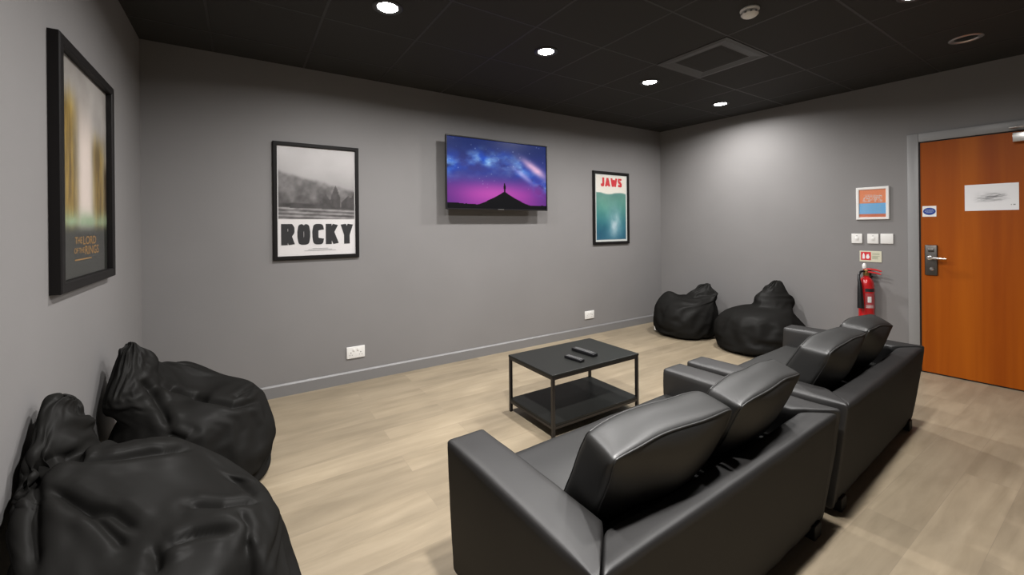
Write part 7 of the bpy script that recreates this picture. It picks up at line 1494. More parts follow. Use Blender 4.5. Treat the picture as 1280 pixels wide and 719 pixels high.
41,4,3,1,-1,-15,12,-2,5,-4,-6,8,3,1,-1,2,0,0,0,-2,-1,-4,-1,3,-1,0,-4,3,3,1,1,3,-11,-9,3,13,-15,17,-20,-12,3,15,-11,21,1,1,-4,4,-2,-4,1,1,-1,-12,9,-11,2,6,15,-8,
0,3,-3,0,4,0,0,0,-9,6,40,-9,2,8,8,-1,0,1,2,0,1,1,1,-1,5,0,-3,-3,-4,-1,-2,-1,-1,6,-2,-2,7,3,0,1,1,-6,5,-4,-8,8,-1,0,-6,-17,13,-8,16,-3,4,2,-15,-1,-8,-5,
6,19,-35,18,4,13,-7,15,-15,-2,14,2,-22,-10,-5,-13,38,2,-15,8,10,-2,-3,8,-7,-5,4,3,3,5,6,6,0,3,-1,-3,-4,-3,0,-3,4,-12,3,10,-4,5,-2,-1,-10,3,-19,-10,24,7,3,-17,-5,14,5,-6,
8,4,-19,-15,26,-9,-1,6,9,-7,-19,2,-14,-5,5,33,-10,15,-5,4,-8,-14,-3,13,40,1,-17,10,9,3,-2,2,2,2,-1,3,3,2,1,-2,6,4,2,0,-6,-1,1,-2,-5,5,2,-5,5,-6,0,-13,4,-6,10,1,
1,-24,14,-2,-2,5,7,-3,-19,11,-1,8,2,-11,13,-2,-37,-16,30,-14,7,7,6,-27,31,-13,13,7,-5,9,-5,-6,47,-3,-5,1,4,0,1,-2,4,4,2,1,-1,-1,-2,4,1,6,3,4,2,-3,-4,-1,-3,1,1,1,
-3,-2,-3,-5,-8,9,-1,3,0,-1,-8,5,0,-3,9,3,-4,-18,17,-2,-12,9,-14,-5,21,0,-4,-2,-1,0,2,0,2,2,-24,-16,22,14,3,1,41,3,4,-7,-10,10,1,-18,9,12,7,-2,0,-5,3,4,1,4,6,4,
4,0,-3,-5,0,-2,-1,0,-2,-2,-1,-5,-3,3,0,2,0,-1,-10,1,2,-8,3,7,-2,10,-2,-1,-6,5,1,-1,-7,6,0,-2,0,-1,-1,1,0,-2,2,-4,-1,-6,12,-9,50,-1,-2,2,-8,-10,13,-2,5,3,0,-2,
-10,3,9,0,6,0,6,2,3,2,0,1,-3,-4,-4,-3,-2,0,-1,-11,10,0,0,-4,3,-3,3,1,0,1,-3,-4,7,0,-7,4,2,-1,0,0,-1,-3,2,1,0,0,-1,-1,-3,0,1,0,1,1,-8,10,53,1,-2,-1,
-1,-3,-22,22,1,1,0,-1,3,-2,-5,15,-3,1,1,2,5,4,3,1,-2,-4,-5,-6,-5,-1,-3,-2,-2,1,5,0,-13,13,-8,11,1,-1,0,-1,-1,0,0,-6,9,0,-3,-3,-2,-3,7,0,-3,5,0,-1,-2,-1,-1,2,
1,-1,3,2,49,-3,0,5,-2,-4,2,0,0,2,0,-8,8,10,2,-10,10,-11,6,7,6,4,4,2,-1,-4,-6,-7,-6,-2,-13,11,2,-7,-4,-6,6,-6,14,-3,6,-4,1,-2,-2,0,3,2,3,-5,1,-3,-2,4,-4,2,
5,1,0,-2,-9,-3,9,2,3,2,-1,0,54,-5,-1,1,1,-5,3,0,-1,1,0,0,7,6,4,1,-10,7,-6,10,7,4,2,2,0,-3,-6,-7,-9,-5,-4,0,-1,-1,-8,0,5,3,-3,6,3,1,-4,-6,1,0,3,3,
1,0,-5,2,0,5,-1,1,0,0,-1,1,-2,-5,2,3,2,1,1,0,54,-1,-5,1,2,0,-1,0,-2,1,-2,2,6,4,4,2,2,0,1,3,9,3,0,-1,-3,-2,-3,-6,-6,-19,10,0,-12,5,-10,5,2,1,1,6,
-1,3,-7,1,-3,-1,1,2,3,1,-1,1,2,2,-1,0,-1,-1,-10,9,1,-3,0,3,-1,-2,-8,12,52,2,-2,-9,7,2,-4,1,-6,4,-3,3,3,-2,9,1,-1,3,0,10,2,0,-1,-3,-12,3,6,-3,-4,-2,-12,6,
0,-18,11,-1,-7,8,6,1,0,-1,1,-3,-3,-3,2,2,0,2,1,-1,5,2,0,0,-2,-4,-3,0,7,-4,-5,5,-4,-3,0,6,52,3,1,-5,0,3,-1,-1,-3,-3,-8,10,-1,2,-7,7,1,6,5,-9,6,1,-1,-2,
-2,4,1,1,-7,-5,4,-3,-1,0,-2,-8,2,-3,12,-2,-4,-5,9,-2,1,-3,-3,5,-3,-6,11,1,-4,9,1,-8,-2,1,-1,-5,8,2,3,-7,-12,-1,11,3,51,5,1,-3,-3,3,-1,-1,-2,-4,0,1,-4,3,3,-4,
10,2,0,1,-4,0,1,-3,-1,2,2,3,-9,0,0,-2,0,3,-5,-4,6,2,-11,12,1,1,-13,10,-2,-9,7,1,-12,10,3,-5,7,1,3,-2,-7,0,-2,2,-1,2,1,-2,3,-4,-1,2,47,6,1,1,-13,12,1,-1,
-3,-4,2,-7,3,-2,5,5,1,4,1,0,-8,-3,0,0,1,0,2,1,3,-5,-3,-9,8,-7,5,3,3,-10,3,-7,11,0,-2,-7,6,0,3,-6,-2,7,-2,5,2,-4,-5,6,-4,-3,-2,2,-2,3,2,-2,4,-1,-1,0,
43,1,4,-8,13,-6,10,-13,12,-9,-4,8,-5,2,-7,-1,-6,-1,24,-13,-12,0,4,6,9,-3,-1,-14,17,-2,-3,-1,-7,6,-2,8,-6,2,-2,-2,-6,6,7,-4,-4,6,-8,1,3,0,-3,-3,-3,9,7,-12,9,-7,2,-1,
-5,9,0,-10,5,16,-7,-2,73,-5,0,17,-9,-8,-4,9,-12,-6,12,-3,2,-2,-1,-1,6,4,-37,11,-9,-5,-8,-2,0,2,-21,17,-11,11,4,1,2,-1,6,2,-1,-1,-2,-6,1,1,3,2,-3,4,3,0,9,-7,3,4,
-4,-3,10,14,-4,-9,18,-12,9,6,-7,14,6,0,14,-13,43,1,2,-1,2,1,-2,0,1,7,2,8,9,7,3,-1,-5,-36,13,-37,17,-15,0,-10,13,-20,15,-6,-1,11,-5,5,-7,19,-1,-1,1,-1,-12,8,0,0,0,4,
-2,-1,4,1,4,5,-3,2,3,-9,-3,4,5,11,-8,1,-5,-6,2,5,5,1,-4,-3,4,11,10,1,4,-2,14,5,2,4,7,1,-1,3,1,-8,-13,4,-42,23,-32,23,-11,2,-23,17,-6,-9,17,-14,19,-13,28,-12,5,-3,
-9,-10,28,-14,-1,2,3,5,5,0,1,3,0,2,3,2,0,-2,-1,-1,-1,-1,-1,-1,-4,-2,-2,-4,-7,-8,-4,0,27,-17,-34,1,13,31,-4,27,15,-9,9,9,-3,-13,-20,-10,-30,-4,30,-31,28,-33,16,-13,17,-10,-9,14,
-16,29,-21,36,-18,18,-4,2,5,0,-33,29,-8,-3,2,1,2,3,1,3,3,1,3,2,3,1,1,-1,0,0,-1,0,2,2,2,1,2,0,-2,-5,-67,10,31,18,10,1,22,8,14,23,-28,-16,8,-15,-15,-15,25,-8,-20,30,
-30,20,-22,20,-13,-6,10,-13,28,-25,38,-16,12,-33,-5,-2,4,10,19,-14,24,0,-6,-2,2,2,-1,1,2,5,0,0,1,0,-1,-2,-3,-4,-4,-5,-8,-11,-13,-13,-14,-10,-7,-2,29,8,9,2,0,0,1,-11,-7,5,13,-27,
-20,28,6,-2,-13,23,-14,-39,23,-7,16,-8,-2,2,-7,9,-15,16,-18,-1,-5,21,6,8,0,4,0,-5,-16,13,1,2,-1,-1,0,-5,-1,-1,2,-5,0,0,7,1,1,0,-1,-2,-1,-1,-1,-2,0,1,2,4,78,-5,-5,-6,
-4,-2,-3,-6,-14,-35,16,23,-25,-35,11,-6,2,5,18,12,-17,11,-3,4,2,0,8,5,4,1,-2,3,3,2,1,0,3,0,-1,1,-1,-13,10,-2,0,0,-1,-5,-2,-1,-1,8,-1,2,-13,0,3,5,8,9,12,4,4,5,
3,2,2,-1,86,-2,-7,-9,-12,-16,-13,-3,-18,0,-11,11,11,-25,-15,9,15,-27,33,8,-1,-5,-7,-3,6,13,5,5,1,4,3,2,1,0,3,1,1,0,0,0,0,-1,-7,-14,-3,-3,-4,5,1,1,3,2,7,2,9,3,
1,1,2,1,-2,8,6,6,7,6,3,3,12,8,16,5,2,-2,-8,-15,13,-17,-12,-4,-11,31,-2,-8,-12,14,-39,35,14,-17,0,4,9,4,4,-2,10,3,-1,4,0,2,1,1,1,1,1,-1,0,-13,-5,15,-2,3,0,0,
-5,-7,-6,-7,-4,4,11,-14,-3,-1,-3,-2,-2,-2,0,-1,1,1,2,1,41,-13,-18,-4,6,9,8,-1,-18,16,-18,-13,24,-8,2,3,-15,-4,8,-21,9,19,3,4,-1,7,7,3,4,2,3,-4,4,-3,-3,-1,0,0,4,5,
-18,10,5,-1,0,-2,3,1,1,0,-1,3,-9,-8,-11,17,13,-3,-2,1,3,2,2,4,3,3,2,-8,45,-2,-5,-11,-22,-4,5,21,12,2,2,-1,-8,4,4,6,10,-3,3,-8,-13,-3,8,8,0,-21,20,4,4,0,1,-2,
-4,1,-3,-1,0,0,-1,-18,8,4,2,-2,1,-11,-4,0,10,-6,-1,9,8,-1,0,0,-5,3,1,-2,-2,0,1,1,4,2,-11,4,44,-2,-3,-2,5,-8,-18,-39,-13,3,-3,-13,-4,1,-3,0,4,2,2,8,15,16,28,-9,
4,38,-13,14,-5,2,1,-1,-3,0,-1,0,-2,-2,-5,-2,4,3,0,0,-1,3,-3,1,1,7,-8,-11,9,3,-7,-3,-5,10,5,4,1,0,-1,0,-7,-4,8,0,47,-1,1,0,-3,-11,-4,13,10,-8,-1,-3,6,8,-1,-5,
-1,5,2,-4,-5,0,-14,12,10,-1,1,-8,1,1,1,1,-1,-1,0,0,-2,0,-7,2,3,0,-3,1,1,3,0,-4,-1,5,9,-8,-11,10,6,0,-5,-11,-4,-2,-1,13,3,1,3,-1,0,-2,39,5,-2,-2,-1,7,-8,-8,
-3,6,13,2,-10,-2,17,4,-6,-3,8,3,-3,-4,-3,1,-2,-22,-11,7,5,6,11,2,0,-2,3,-1,1,-4,-3,3,3,-6,4,-5,1,8,-2,-2,-4,7,2,8,-10,-11,1,7,8,-1,0,-1,-1,-21,-5,-4,11,-6,2,10,
26,9,8,3,0,-3,11,2,-2,1,3,4,-4,-4,5,2,-5,0,5,-2,-4,-5,-3,-1,-8,0,3,-6,-3,-5,0,16,1,0,1,-2,3,-5,3,5,0,0,-3,7,0,2,0,-4,-4,-2,8,0,7,0,-10,-8,3,-2,-3,-1,
9,5,-3,-7,-18,3,0,-4,37,-11,9,-4,-11,-2,6,9,-11,-12,8,1,-1,-12,-6,13,16,-11,-27,11,6,-10,-5,2,11,22,11,4,-1,0,-3,-9,11,3,2,-2,0,7,-3,1,1,0,-2,-2,6,-2,4,-4,-2,-6,-1,5,
-1,2,8,-8,-4,8,2,-6,-12,10,4,0,0,-1,-1,-3,47,-15,-4,0,9,-7,-9,1,18,-4,-15,16,8,-4,-14,-7,-2,3,7,-8,-3,17,0,9,0,3,0,-5,-2,1,-4,3,2,3,1,0,-5,3,12,-8,-7,12,-9,-4,
-1,8,5,0,-5,0,-2,5,4,0,0,-4,4,1,-1,6,-8,-17,6,10,-11,-5,2,11,20,1,-12,18,0,19,-14,-12,15,16,-11,-9,14,15,-1,-8,-2,4,4,-9,-3,-12,3,-21,-12,-16,8,25,14,4,-4,0,8,7,-1,-4,
-4,-2,13,11,-11,8,6,-15,-12,-5,15,6,-6,-5,2,-4,-4,-11,-7,8,-4,8,-1,2,1,-1,-6,8,2,-1,-3,-2,40,-1,0,-10,6,-16,20,-7,-22,8,5,-8,-2,3,0,-2,-6,-4,2,-1,-4,3,9,3,2,-10,-13,-14,
-1,8,4,-8,-11,-3,1,12,8,4,-2,10,3,-16,22,13,-7,0,2,13,2,-3,0,4,3,4,-3,4,0,-2,0,2,7,-9,-2,2,7,-10,-4,0,2,16,-16,-5,-4,8,-3,22,-14,-8,11,3,-20,9,5,8,-10,11,-9,22,
-6,9,-6,20,0,3,-6,10,-16,0,6,11,-12,9,-9,10,-12,7,-2,-1,-3,1,-11,14,3,-7,-6,7,9,-3,-11,1,-3,4,3,2,-19,-11,3,-4,2,4,-11,-5,1,5,-12,-3]]),
'c': (56, 42, [[
40,0,-1,-1,-2,-2,-3,-3,-3,-4,-4,-4,-4,-5,-4,-4,-5,-4,-4,-4,-4,-3,-3,-3,-2,-2,-1,-1,0,0,1,1,2,2,3,3,3,4,4,4,4,5,4,4,5,4,4,4,4,3,3,3,2,2,1,1,49,-1,0,-2,
-2,-3,-2,-4,-5,-4,-4,-6,-5,-5,-6,-6,-5,-5,-6,-4,-4,-5,-4,-2,-3,-2,-2,0,-1,1,0,2,2,3,2,4,5,4,4,6,5,5,6,6,5,5,6,4,4,5,4,2,3,2,2,0,49,0,-2,-1,-2,-2,-4,-3,
-4,-5,-5,-4,-6,-6,-5,-5,-6,-6,-4,-5,-5,-4,-3,-4,-2,-2,-1,-2,0,0,2,1,2,2,4,3,4,5,5,4,6,6,5,5,6,6,4,5,5,4,3,4,2,2,1,2,49,0,-1,-2,-2,-3,-3,-4,-4,-4,-5,-5,
-5,-5,-6,-6,-5,-5,-5,-5,-4,-4,-4,-3,-3,-2,-2,-1,0,0,1,2,2,3,3,4,4,4,5,5,5,5,6,6,5,5,5,5,4,4,4,3,3,2,2,1,49,-1,0,-1,-3,-2,-4,-3,-4,-5,-5,-5,-6,-5,-5,-5,
-5,-6,-5,-5,-5,-4,-3,-4,-2,-3,-1,0,-1,1,0,1,3,2,4,3,4,5,5,5,6,5,5,5,5,6,5,5,5,4,3,4,2,3,1,0,49,0,-1,-2,-1,-4,-2,-5,-3,-5,-4,-6,-5,-5,-6,-6,-5,-5,-6,-4,
-5,-3,-5,-2,-4,-1,-2,-1,0,0,1,2,1,4,2,5,3,5,4,6,5,5,6,6,5,5,6,4,5,3,5,2,4,1,2,1,49,0,-2,-1,-2,-2,-4,-3,-5,-3,-6,-5,-5,-6,-5,-5,-6,-5,-5,-6,-3,-5,-3,-4,
-2,-2,-1,-2,0,0,2,1,2,2,4,3,5,3,6,5,5,6,5,5,6,5,5,6,3,5,3,4,2,2,1,2,49,-1,0,-2,-2,-3,-3,-3,-4,-5,-5,-5,-5,-5,-6,-6,-5,-5,-5,-5,-5,-4,-3,-3,-3,-2,-2,0,
-1,1,0,2,2,3,3,3,4,5,5,5,5,5,6,6,5,5,5,5,5,4,3,3,3,2,2,0,49,0,-1,-2,-2,-3,-3,-4,-4,-4,-5,-4,-6,-6,-5,-5,-6,-6,-4,-5,-4,-4,-4,-3,-3,-2,-2,-1,0,0,1,2,
2,3,3,4,4,4,5,4,6,6,5,5,6,6,4,5,4,4,4,3,3,2,2,1,49,0,-2,0,-3,-2,-3,-4,-4,-5,-5,-5,-5,-5,-6,-6,-5,-5,-5,-5,-5,-4,-4,-3,-2,-3,0,-2,0,0,2,0,3,2,3,4,
4,5,5,5,5,5,6,6,5,5,5,5,5,4,4,3,2,3,0,2,101,-2,0,-4,-7,-2,-10,-8,-7,-7,-9,-7,-12,-10,-19,-10,-9,-10,-10,-8,-9,-11,-9,-8,-3,-3,-2,-2,0,-3,2,3,4,5,11,14,9,8,-1,9,
11,14,18,11,12,6,9,6,8,12,12,2,5,5,0,4,32,9,6,-13,10,-20,-5,-2,11,-8,-6,-5,-1,-10,0,-8,-2,10,-13,3,-17,20,-5,-2,-21,10,-17,21,7,4,-33,25,5,1,0,3,-2,-2,9,-8,7,6,3,9,
-2,10,8,-6,9,-16,13,8,7,-19,11,11,45,5,-9,0,-8,1,2,-4,-9,0,-6,-8,-11,-3,-1,-2,-4,-15,23,-14,6,-28,6,-2,-4,-6,4,-3,-4,0,32,-21,-3,7,3,-6,4,5,6,9,4,6,5,3,12,2,3,9,
3,-2,2,9,-6,3,6,-2,51,-10,-4,6,-8,3,-3,-2,-10,-3,-1,-8,-7,-6,-6,-1,-7,-5,-7,6,1,-3,14,-29,4,-14,5,-8,3,16,-17,5,3,2,2,5,8,11,11,10,-17,5,4,4,1,9,0,21,-38,38,-19,14,
10,6,5,-10,1,-34,25,-15,21,-7,-5,-13,1,22,-8,1,11,-3,-5,-5,-1,-2,-11,-5,5,8,-22,66,-10,-14,-13,-8,-11,-20,17,12,18,-11,1,5,2,8,-22,4,13,4,3,-6,6,3,7,3,6,-23,30,-37,14,37,-30,-9,
-36,57,-37,38,-49,2,3,34,-15,-13,35,-8,-15,-2,1,-4,-1,10,-4,-8,6,-2,4,-29,55,9,-18,26,0,-11,-38,-11,6,6,0,0,0,-2,18,-20,14,-2,1,-1,-1,2,13,-10,35,-25,-6,-15,-4,16,0,-3,9,8,16,-31,
19,-9,23,-33,26,4,-22,7,-2,-3,-10,-4,-1,-11,0,4,-11,6,3,19,-32,-9,51,-51,-3,22,34,-41,-2,13,2,2,6,-7,7,5,-4,1,0,4,-5,2,-2,-8,12,10,-11,-9,19,-9,-3,-34,18,-7,-16,-18,30,24,-15,9,
-15,-10,1,-1,11,-3,-3,-2,-3,12,-5,2,-15,-4,6,-8,-25,6,-18,14,7,-9,3,26,12,-7,3,10,-18,2,2,17,-14,3,-2,5,-3,-1,0,-2,4,16,-40,21,8,-4,-27,20,-13,18,-17,17,-23,7,16,-7,-8,-2,8,10,
-1,-1,0,-2,0,4,6,-10,-1,-7,6,-12,6,-4,-9,8,-3,1,5,10,-14,20,-10,6,3,-10,-1,3,1,0,0,2,0,-1,-2,1,2,-29,4,30,-1,-9,2,22,11,-7,3,5,10,-1,-19,-6,1,-4,-6,10,0,2,1,1,
0,0,2,-1,0,1,-21,0,2,12,19,-22,-2,-1,7,9,-13,-1,5,-4,22,-12,-7,0,4,-1,0,1,0,-5,3,0,1,-20,32,-5,-1,-8,15,-36,18,-15,18,0,-7,-10,-3,8,0,-1,-5,-11,0,3,2,2,2,2,0,-3,
5,1,-3,-19,12,14,6,-8,-12,-2,11,9,9,-38,11,0,7,3,-7,-5,6,-1,3,-5,1,-6,0,4,-1,-3,11,2,-2,-12,-23,33,7,-10,7,-4,-12,10,-5,2,4,-2,-2,-10,-1,7,4,3,3,2,-1,3,2,-1,0,2,
-1,19,-8,-1,-9,-4,17,1,-32,12,2,-9,2,18,-13,0,3,-5,-1,-5,0,-3,-2,5,-3,2,-10,26,-14,-14,5,16,-3,-3,6,-12,22,-19,1,-4,9,1,-8,-4,-1,6,3,5,2,1,-1,2,2,1,0,1,1,6,5,5,
-13,0,-26,11,9,25,-34,0,-2,7,5,-5,1,-2,-4,-4,0,-4,-2,9,-7,5,-1,3,-4,-33,35,28,-4,-7,6,13,-17,-16,12,10,-1,-2,-6,-4,3,3,4,4,5,0,-1,1,3,-1,1,-1,5,4,1,-10,10,-6,-7,-16,
21,12,1,-18,-11,6,14,-10,1,3,-10,-4,0,-3,-2,1,-1,6,-2,3,-9,-3,42,-21,-41,-2,17,3,6,-2,-9,1,12,2,-3,7,3,-2,8,5,0,-1,1,2,5,-1,1,0,1,-8,-15,48,-19,2,-5,-7,2,3,6,0,
-21,-3,-4,11,-1,-4,-7,2,0,-3,-2,-1,-1,10,-7,0,-9,9,4,-4,-37,9,0,-7,13,7,3,-6,0,0,4,8,3,1,4,1,3,-2,-1,11,12,-5,-6,4,15,-36,13,12,3,-1,4,-13,-3,-2,18,-11,-2,-18,13,6,
-18,-2,5,-5,-3,-1,-2,-3,-1,17,-14,-4,-11,14,0,-24,-25,14,-18,18,-10,13,-17,16,-11,4,6,5,0,8,-1,4,2,-9,17,-2,6,-1,-2,3,9,-2,-10,4,4,3,-9,5,-10,-4,-6,26,-1,-18,-13,2,15,-16,-1,0,
-3,2,-2,-1,-4,8,-4,-7,-27,46,-37,-13,-11,-30,-3,13,0,-3,23,-10,-4,-1,19,-1,10,-4,5,0,1,3,2,5,-8,18,-2,4,-14,23,-14,1,11,18,-7,6,-16,-33,19,-6,-8,12,-10,-6,-5,11,-10,1,-4,6,-3,-4,
-3,3,3,-15,3,-9,-21,28,-31,7,16,-20,10,6,2,-5,8,4,-2,13,-2,9,-1,2,-1,3,-3,8,3,-6,23,18,-17,-10,26,-39,47,-14,16,-11,-4,-5,-28,-4,10,6,2,-11,-3,-6,1,-8,-3,-1,-5,-4,-4,0,4,-13,
1,-10,4,3,-13,4,-14,1,-1,25,-7,8,-4,14,0,-3,8,-3,5,1,7,3,3,-2,0,14,23,-22,21,5,-11,17,-27,20,-9,-15,14,-1,-3,-12,4,-15,0,5,-11,-3,-4,-6,-4,-4,-5,-5,-4,-1,5,-15,-1,-7,7,-2,
-26,-2,0,23,3,-12,10,10,9,-3,14,2,-5,5,3,6,2,4,-2,3,4,1,-15,19,3,5,10,-7,2,-25,-1,22,-5,-4,3,2,-15,11,-11,-8,1,-12,-3,-2,-6,-3,-5,-6,-6,-2,-3,-5,6,-11,3,-4,-23,5,7,-9,
-1,3,5,9,6,14,-1,7,10,1,2,4,4,3,6,5,3,2,1,4,-1,-2,-11,-2,5,5,0,-7,2,3,-4,-2,8,-13,7,-12,-11,0,-11,-2,0,-4,-4,-8,-8,-7,-2,-1,1,-1,-6,-4,-30,-4,-2,4,4,6,5,2,
7,2,9,6,3,7,5,2,2,3,7,8,5,3,4,-2,-1,0,8,5,6,6,5,1,-2,-2,-3,-2,-10,4,-10,0,-11,-13,-1,0,-9,-8,-7,-2,-4,-3,-4,-5,-4,-4,-4,-8,-25,-6,-7,-6,-1,0,2,4,4,2,3,5,
6,5,6,6,4,6,3,3,5,6,3,4,6,7,10,11,6,7,3,1,0,-3,-2,-10,6,-4,-2,-7,5,-2,-4,-14,-2,-11,-11,-12,-1,0,-27,0,2,0,1,-5,-29,-6,-3,-2,1,-2,-2,-2,-2,3,2,3,3,4,4,6,
7,5,7,5,9,11,7,5,1,1,0,3,5,3,3,1,3,5,3,13,-2,-3,-4,1,-8,-10,-4,0,-9,-7,-8,-7,-10,-8,30,-46,-9,11,-9,12,-7,-10,-10,-5,-7,0,2,0,2,-1,1,2,4,5,7,4,5,6,4,7,
3,1,10,9,9,8,6,6,3,2,2,1,2,0,1,-17,-3,-2,2,2,4,11,-13,-3,-3,-2,-5,-7,-8,-11,-20,34,-27,-30,21,-25,-33,19,9,-11,-2,-2,-3,0,-1,1,1,2,3,8,5,7,4,5,7,7,15,2,12,3,
4,1,0,-3,-4,-6,-17,10,-2,-2,-12,18,0,1,-1,-2,-2,-5,5,-7,-17,-5,-17,-2,-9,-18,3,10,29,-5,-26,26,-7,-22,1,26,9,5,1,1,2,1,0,-1,2,1,5,5,4,4,1,12,-15,21,-19,11,-11,13,1,-1,
0,-2,5,-34,11,3,8,-12,-8,-16,-4,-3,1,-6,-8,0,4,-2,-4,0,1,6,-10,-4,9,10,-2,-5,-2,3,-7,-18,4,18,2,1,0,3,9,13,6,3,1,1,4,3,6,-2,3,-7,1,0,-2,-15,-11,-3,-5,1,6,21,
-16,-6,-3,1,3,4,-3,-2,-23,-2,0,-1,-7,-6,15,-20,1,-4,0,-2,-2,18,14,-3,-23,11,-1,8,21,-22,3,5,4,2,2,0,14,5,8,3,1,-1,-8,17,3,-17,18,-5,2,-7,27,-3,-6,10,1,-2,-2,-6,-6,-9,
-15,3,-9,-21,5,0,-4,-12,8,-19,-4,16,-11,11,-3,-8,-26,-5,4,17,0,-11,18,2,-3,11,7,3,2,1,-4,-1,12,-3,3,17,3,4,12,-9,-2,6,-3,5,-1,1,-22,24,-11,-1,7,-4,-13,2,-4,-2,-1,-12,-2,-3,
-16,-11,1,9,-5,6,-24,-12,11,-2,0,0,22,-21,-5,-10,0,19,0,2,-13,0,6,5,11,10,10,4,-21,4,16,-20,23,-11,9,2,3,1,0,3,21,-1,12,-7,9,-27,-22,16,-9,-17,-12,-6,-8,-5,-2,14,5,-18,-8,-9,
-5,15,18,-7,-3,-3,3,1,-2,19,-3,-7,-35,-7,7,-5,6,2,11,5,15,6,14,7,22,26,-5,17,-24,27,-10,1,0,11,-5,3,-22,5,-14,-3,14,4,1,-6,11,0,-14,1,-19,-7,-17,-15,9,-3,-11,-11,-4,-16,1,6,
-12,-1,6,-1,-4,-1,0,-5],
[0,4,5,4,4,4,4,3,3,3,2,2,1,1,0,0,-1,-1,-2,-2,-3,-3,-3,-4,-4,-4,-4,-5,-4,-4,-5,-4,-4,-4,-4,-3,-3,-3,-2,-2,-1,-1,0,0,1,1,2,2,3,3,3,4,4,4,4,5,0,6,5,5,
6,4,4,5,4,2,3,2,2,0,1,-1,0,-2,-2,-3,-2,-4,-5,-4,-4,-6,-5,-5,-6,-6,-5,-5,-6,-4,-4,-5,-4,-2,-3,-2,-2,0,-1,1,0,2,2,3,2,4,5,4,4,6,5,5,0,5,6,6,4,5,5,4,
3,4,2,2,1,2,0,0,-2,-1,-2,-2,-4,-3,-4,-5,-5,-4,-6,-6,-5,-5,-6,-6,-4,-5,-5,-4,-3,-4,-2,-2,-1,-2,0,0,2,1,2,2,4,3,4,5,5,4,6,6,0,6,5,5,5,5,4,4,4,3,3,2,
2,1,0,0,-1,-2,-2,-3,-3,-4,-4,-4,-5,-5,-5,-5,-6,-6,-5,-5,-5,-5,-4,-4,-4,-3,-3,-2,-2,-1,0,0,1,2,2,3,3,4,4,4,5,5,5,5,0,5,5,6,5,5,5,4,3,4,2,3,1,0,1,-1,
0,-1,-3,-2,-4,-3,-4,-5,-5,-5,-6,-5,-5,-5,-5,-6,-5,-5,-5,-4,-3,-4,-2,-3,-1,0,-1,1,0,1,3,2,4,3,4,5,5,5,6,5,0,6,5,5,6,4,5,3,5,2,4,1,2,1,0,0,-1,-2,-1,-4,
-2,-5,-3,-5,-4,-6,-5,-5,-6,-6,-5,-5,-6,-4,-5,-3,-5,-2,-4,-1,-2,-1,0,0,1,2,1,4,2,5,3,5,4,6,5,5,0,5,6,5,5,6,3,5,3,4,2,2,1,2,0,0,-2,-1,-2,-2,-4,-3,-5,-3,
-6,-5,-5,-6,-5,-5,-6,-5,-5,-6,-3,-5,-3,-4,-2,-2,-1,-2,0,0,2,1,2,2,4,3,5,3,6,5,5,6,0,6,5,5,5,5,5,4,3,3,3,2,2,0,1,-1,0,-2,-2,-3,-3,-3,-4,-5,-5,-5,-5,-5,
-6,-6,-5,-5,-5,-5,-5,-4,-3,-3,-3,-2,-2,0,-1,1,0,2,2,3,3,3,4,5,5,5,5,5,0,5,6,6,4,5,4,4,4,3,3,2,2,1,0,0,-1,-2,-2,-3,-3,-4,-4,-4,-5,-4,-6,-6,-5,-5,-6,-6,
-4,-5,-4,-4,-4,-3,-3,-2,-2,-1,0,0,1,2,2,3,3,4,4,4,5,4,6,6,0,6,5,5,5,5,5,4,4,3,2,3,0,2,0,0,-2,0,-3,-2,-3,-4,-4,-5,-5,-5,-5,-5,-6,-6,-5,-5,-5,-5,-5,-4,
-4,-3,-2,-3,0,-2,0,0,2,0,3,2,3,4,4,5,5,5,5,5,-5,9,13,12,12,8,11,13,5,8,1,5,3,3,0,4,-2,-5,-8,-1,-10,-8,-9,-11,-7,-4,-14,-5,-21,-11,-7,-9,-13,-12,-11,-13,-8,-1,-2,-3,
-6,0,0,0,2,2,4,8,2,13,3,10,6,15,10,6,-3,10,0,0,9,-6,1,4,16,7,-2,5,-16,-5,-2,-7,36,-26,22,-24,19,-21,-5,-7,16,-16,4,-7,2,-8,-3,7,-5,-6,-5,3,-11,-21,-4,32,-4,0,4,6,
-34,5,1,8,4,12,-11,3,2,6,9,0,1,0,9,6,3,6,4,0,2,5,7,0,7,0,2,2,-33,23,-30,13,-20,17,4,6,-14,-6,-8,-7,-2,-3,-8,-11,-4,0,-4,-6,5,2,37,-54,6,-5,-3,-2,39,-33,7,1,
10,2,-6,-1,14,4,2,11,0,7,4,9,0,10,1,1,-3,2,12,-1,6,1,3,-7,4,-2,-3,0,-4,-2,-20,14,-15,-1,-8,-8,-5,1,-3,-13,-8,-7,-2,-6,-1,15,-22,55,-35,-2,-9,-4,3,12,12,-19,24,-26,39,-17,
-3,5,-2,12,2,-8,6,-6,8,-6,-2,-18,1,14,-25,9,37,12,7,16,-7,1,0,-6,-7,-9,5,-42,5,7,5,0,0,-5,-8,0,5,-8,-2,4,5,30,-38,-14,8,20,18,-36,-23,25,-2,4,-1,28,-36,34,-11,-15,14,4,
-7,9,-2,11,-29,1,5,31,-25,-15,46,-21,-21,11,22,-7,-1,-20,6,15,-5,2,-4,4,-24,-5,14,4,0,-1,0,-7,1,0,-2,2,4,1,24,-55,21,29,-8,1,-11,1,-18,24,-23,11,12,4,5,-15,2,3,5,-1,6,-5,
13,-9,13,-21,29,3,-23,20,-2,-5,-21,1,0,16,-5,-12,10,-6,0,-5,7,6,-20,11,0,-4,-8,-4,-2,6,1,1,11,-29,27,2,-13,-6,17,10,-18,-2,5,13,-21,-4,16,3,-21,11,2,-4,2,4,-3,-11,10,18,-5,11,
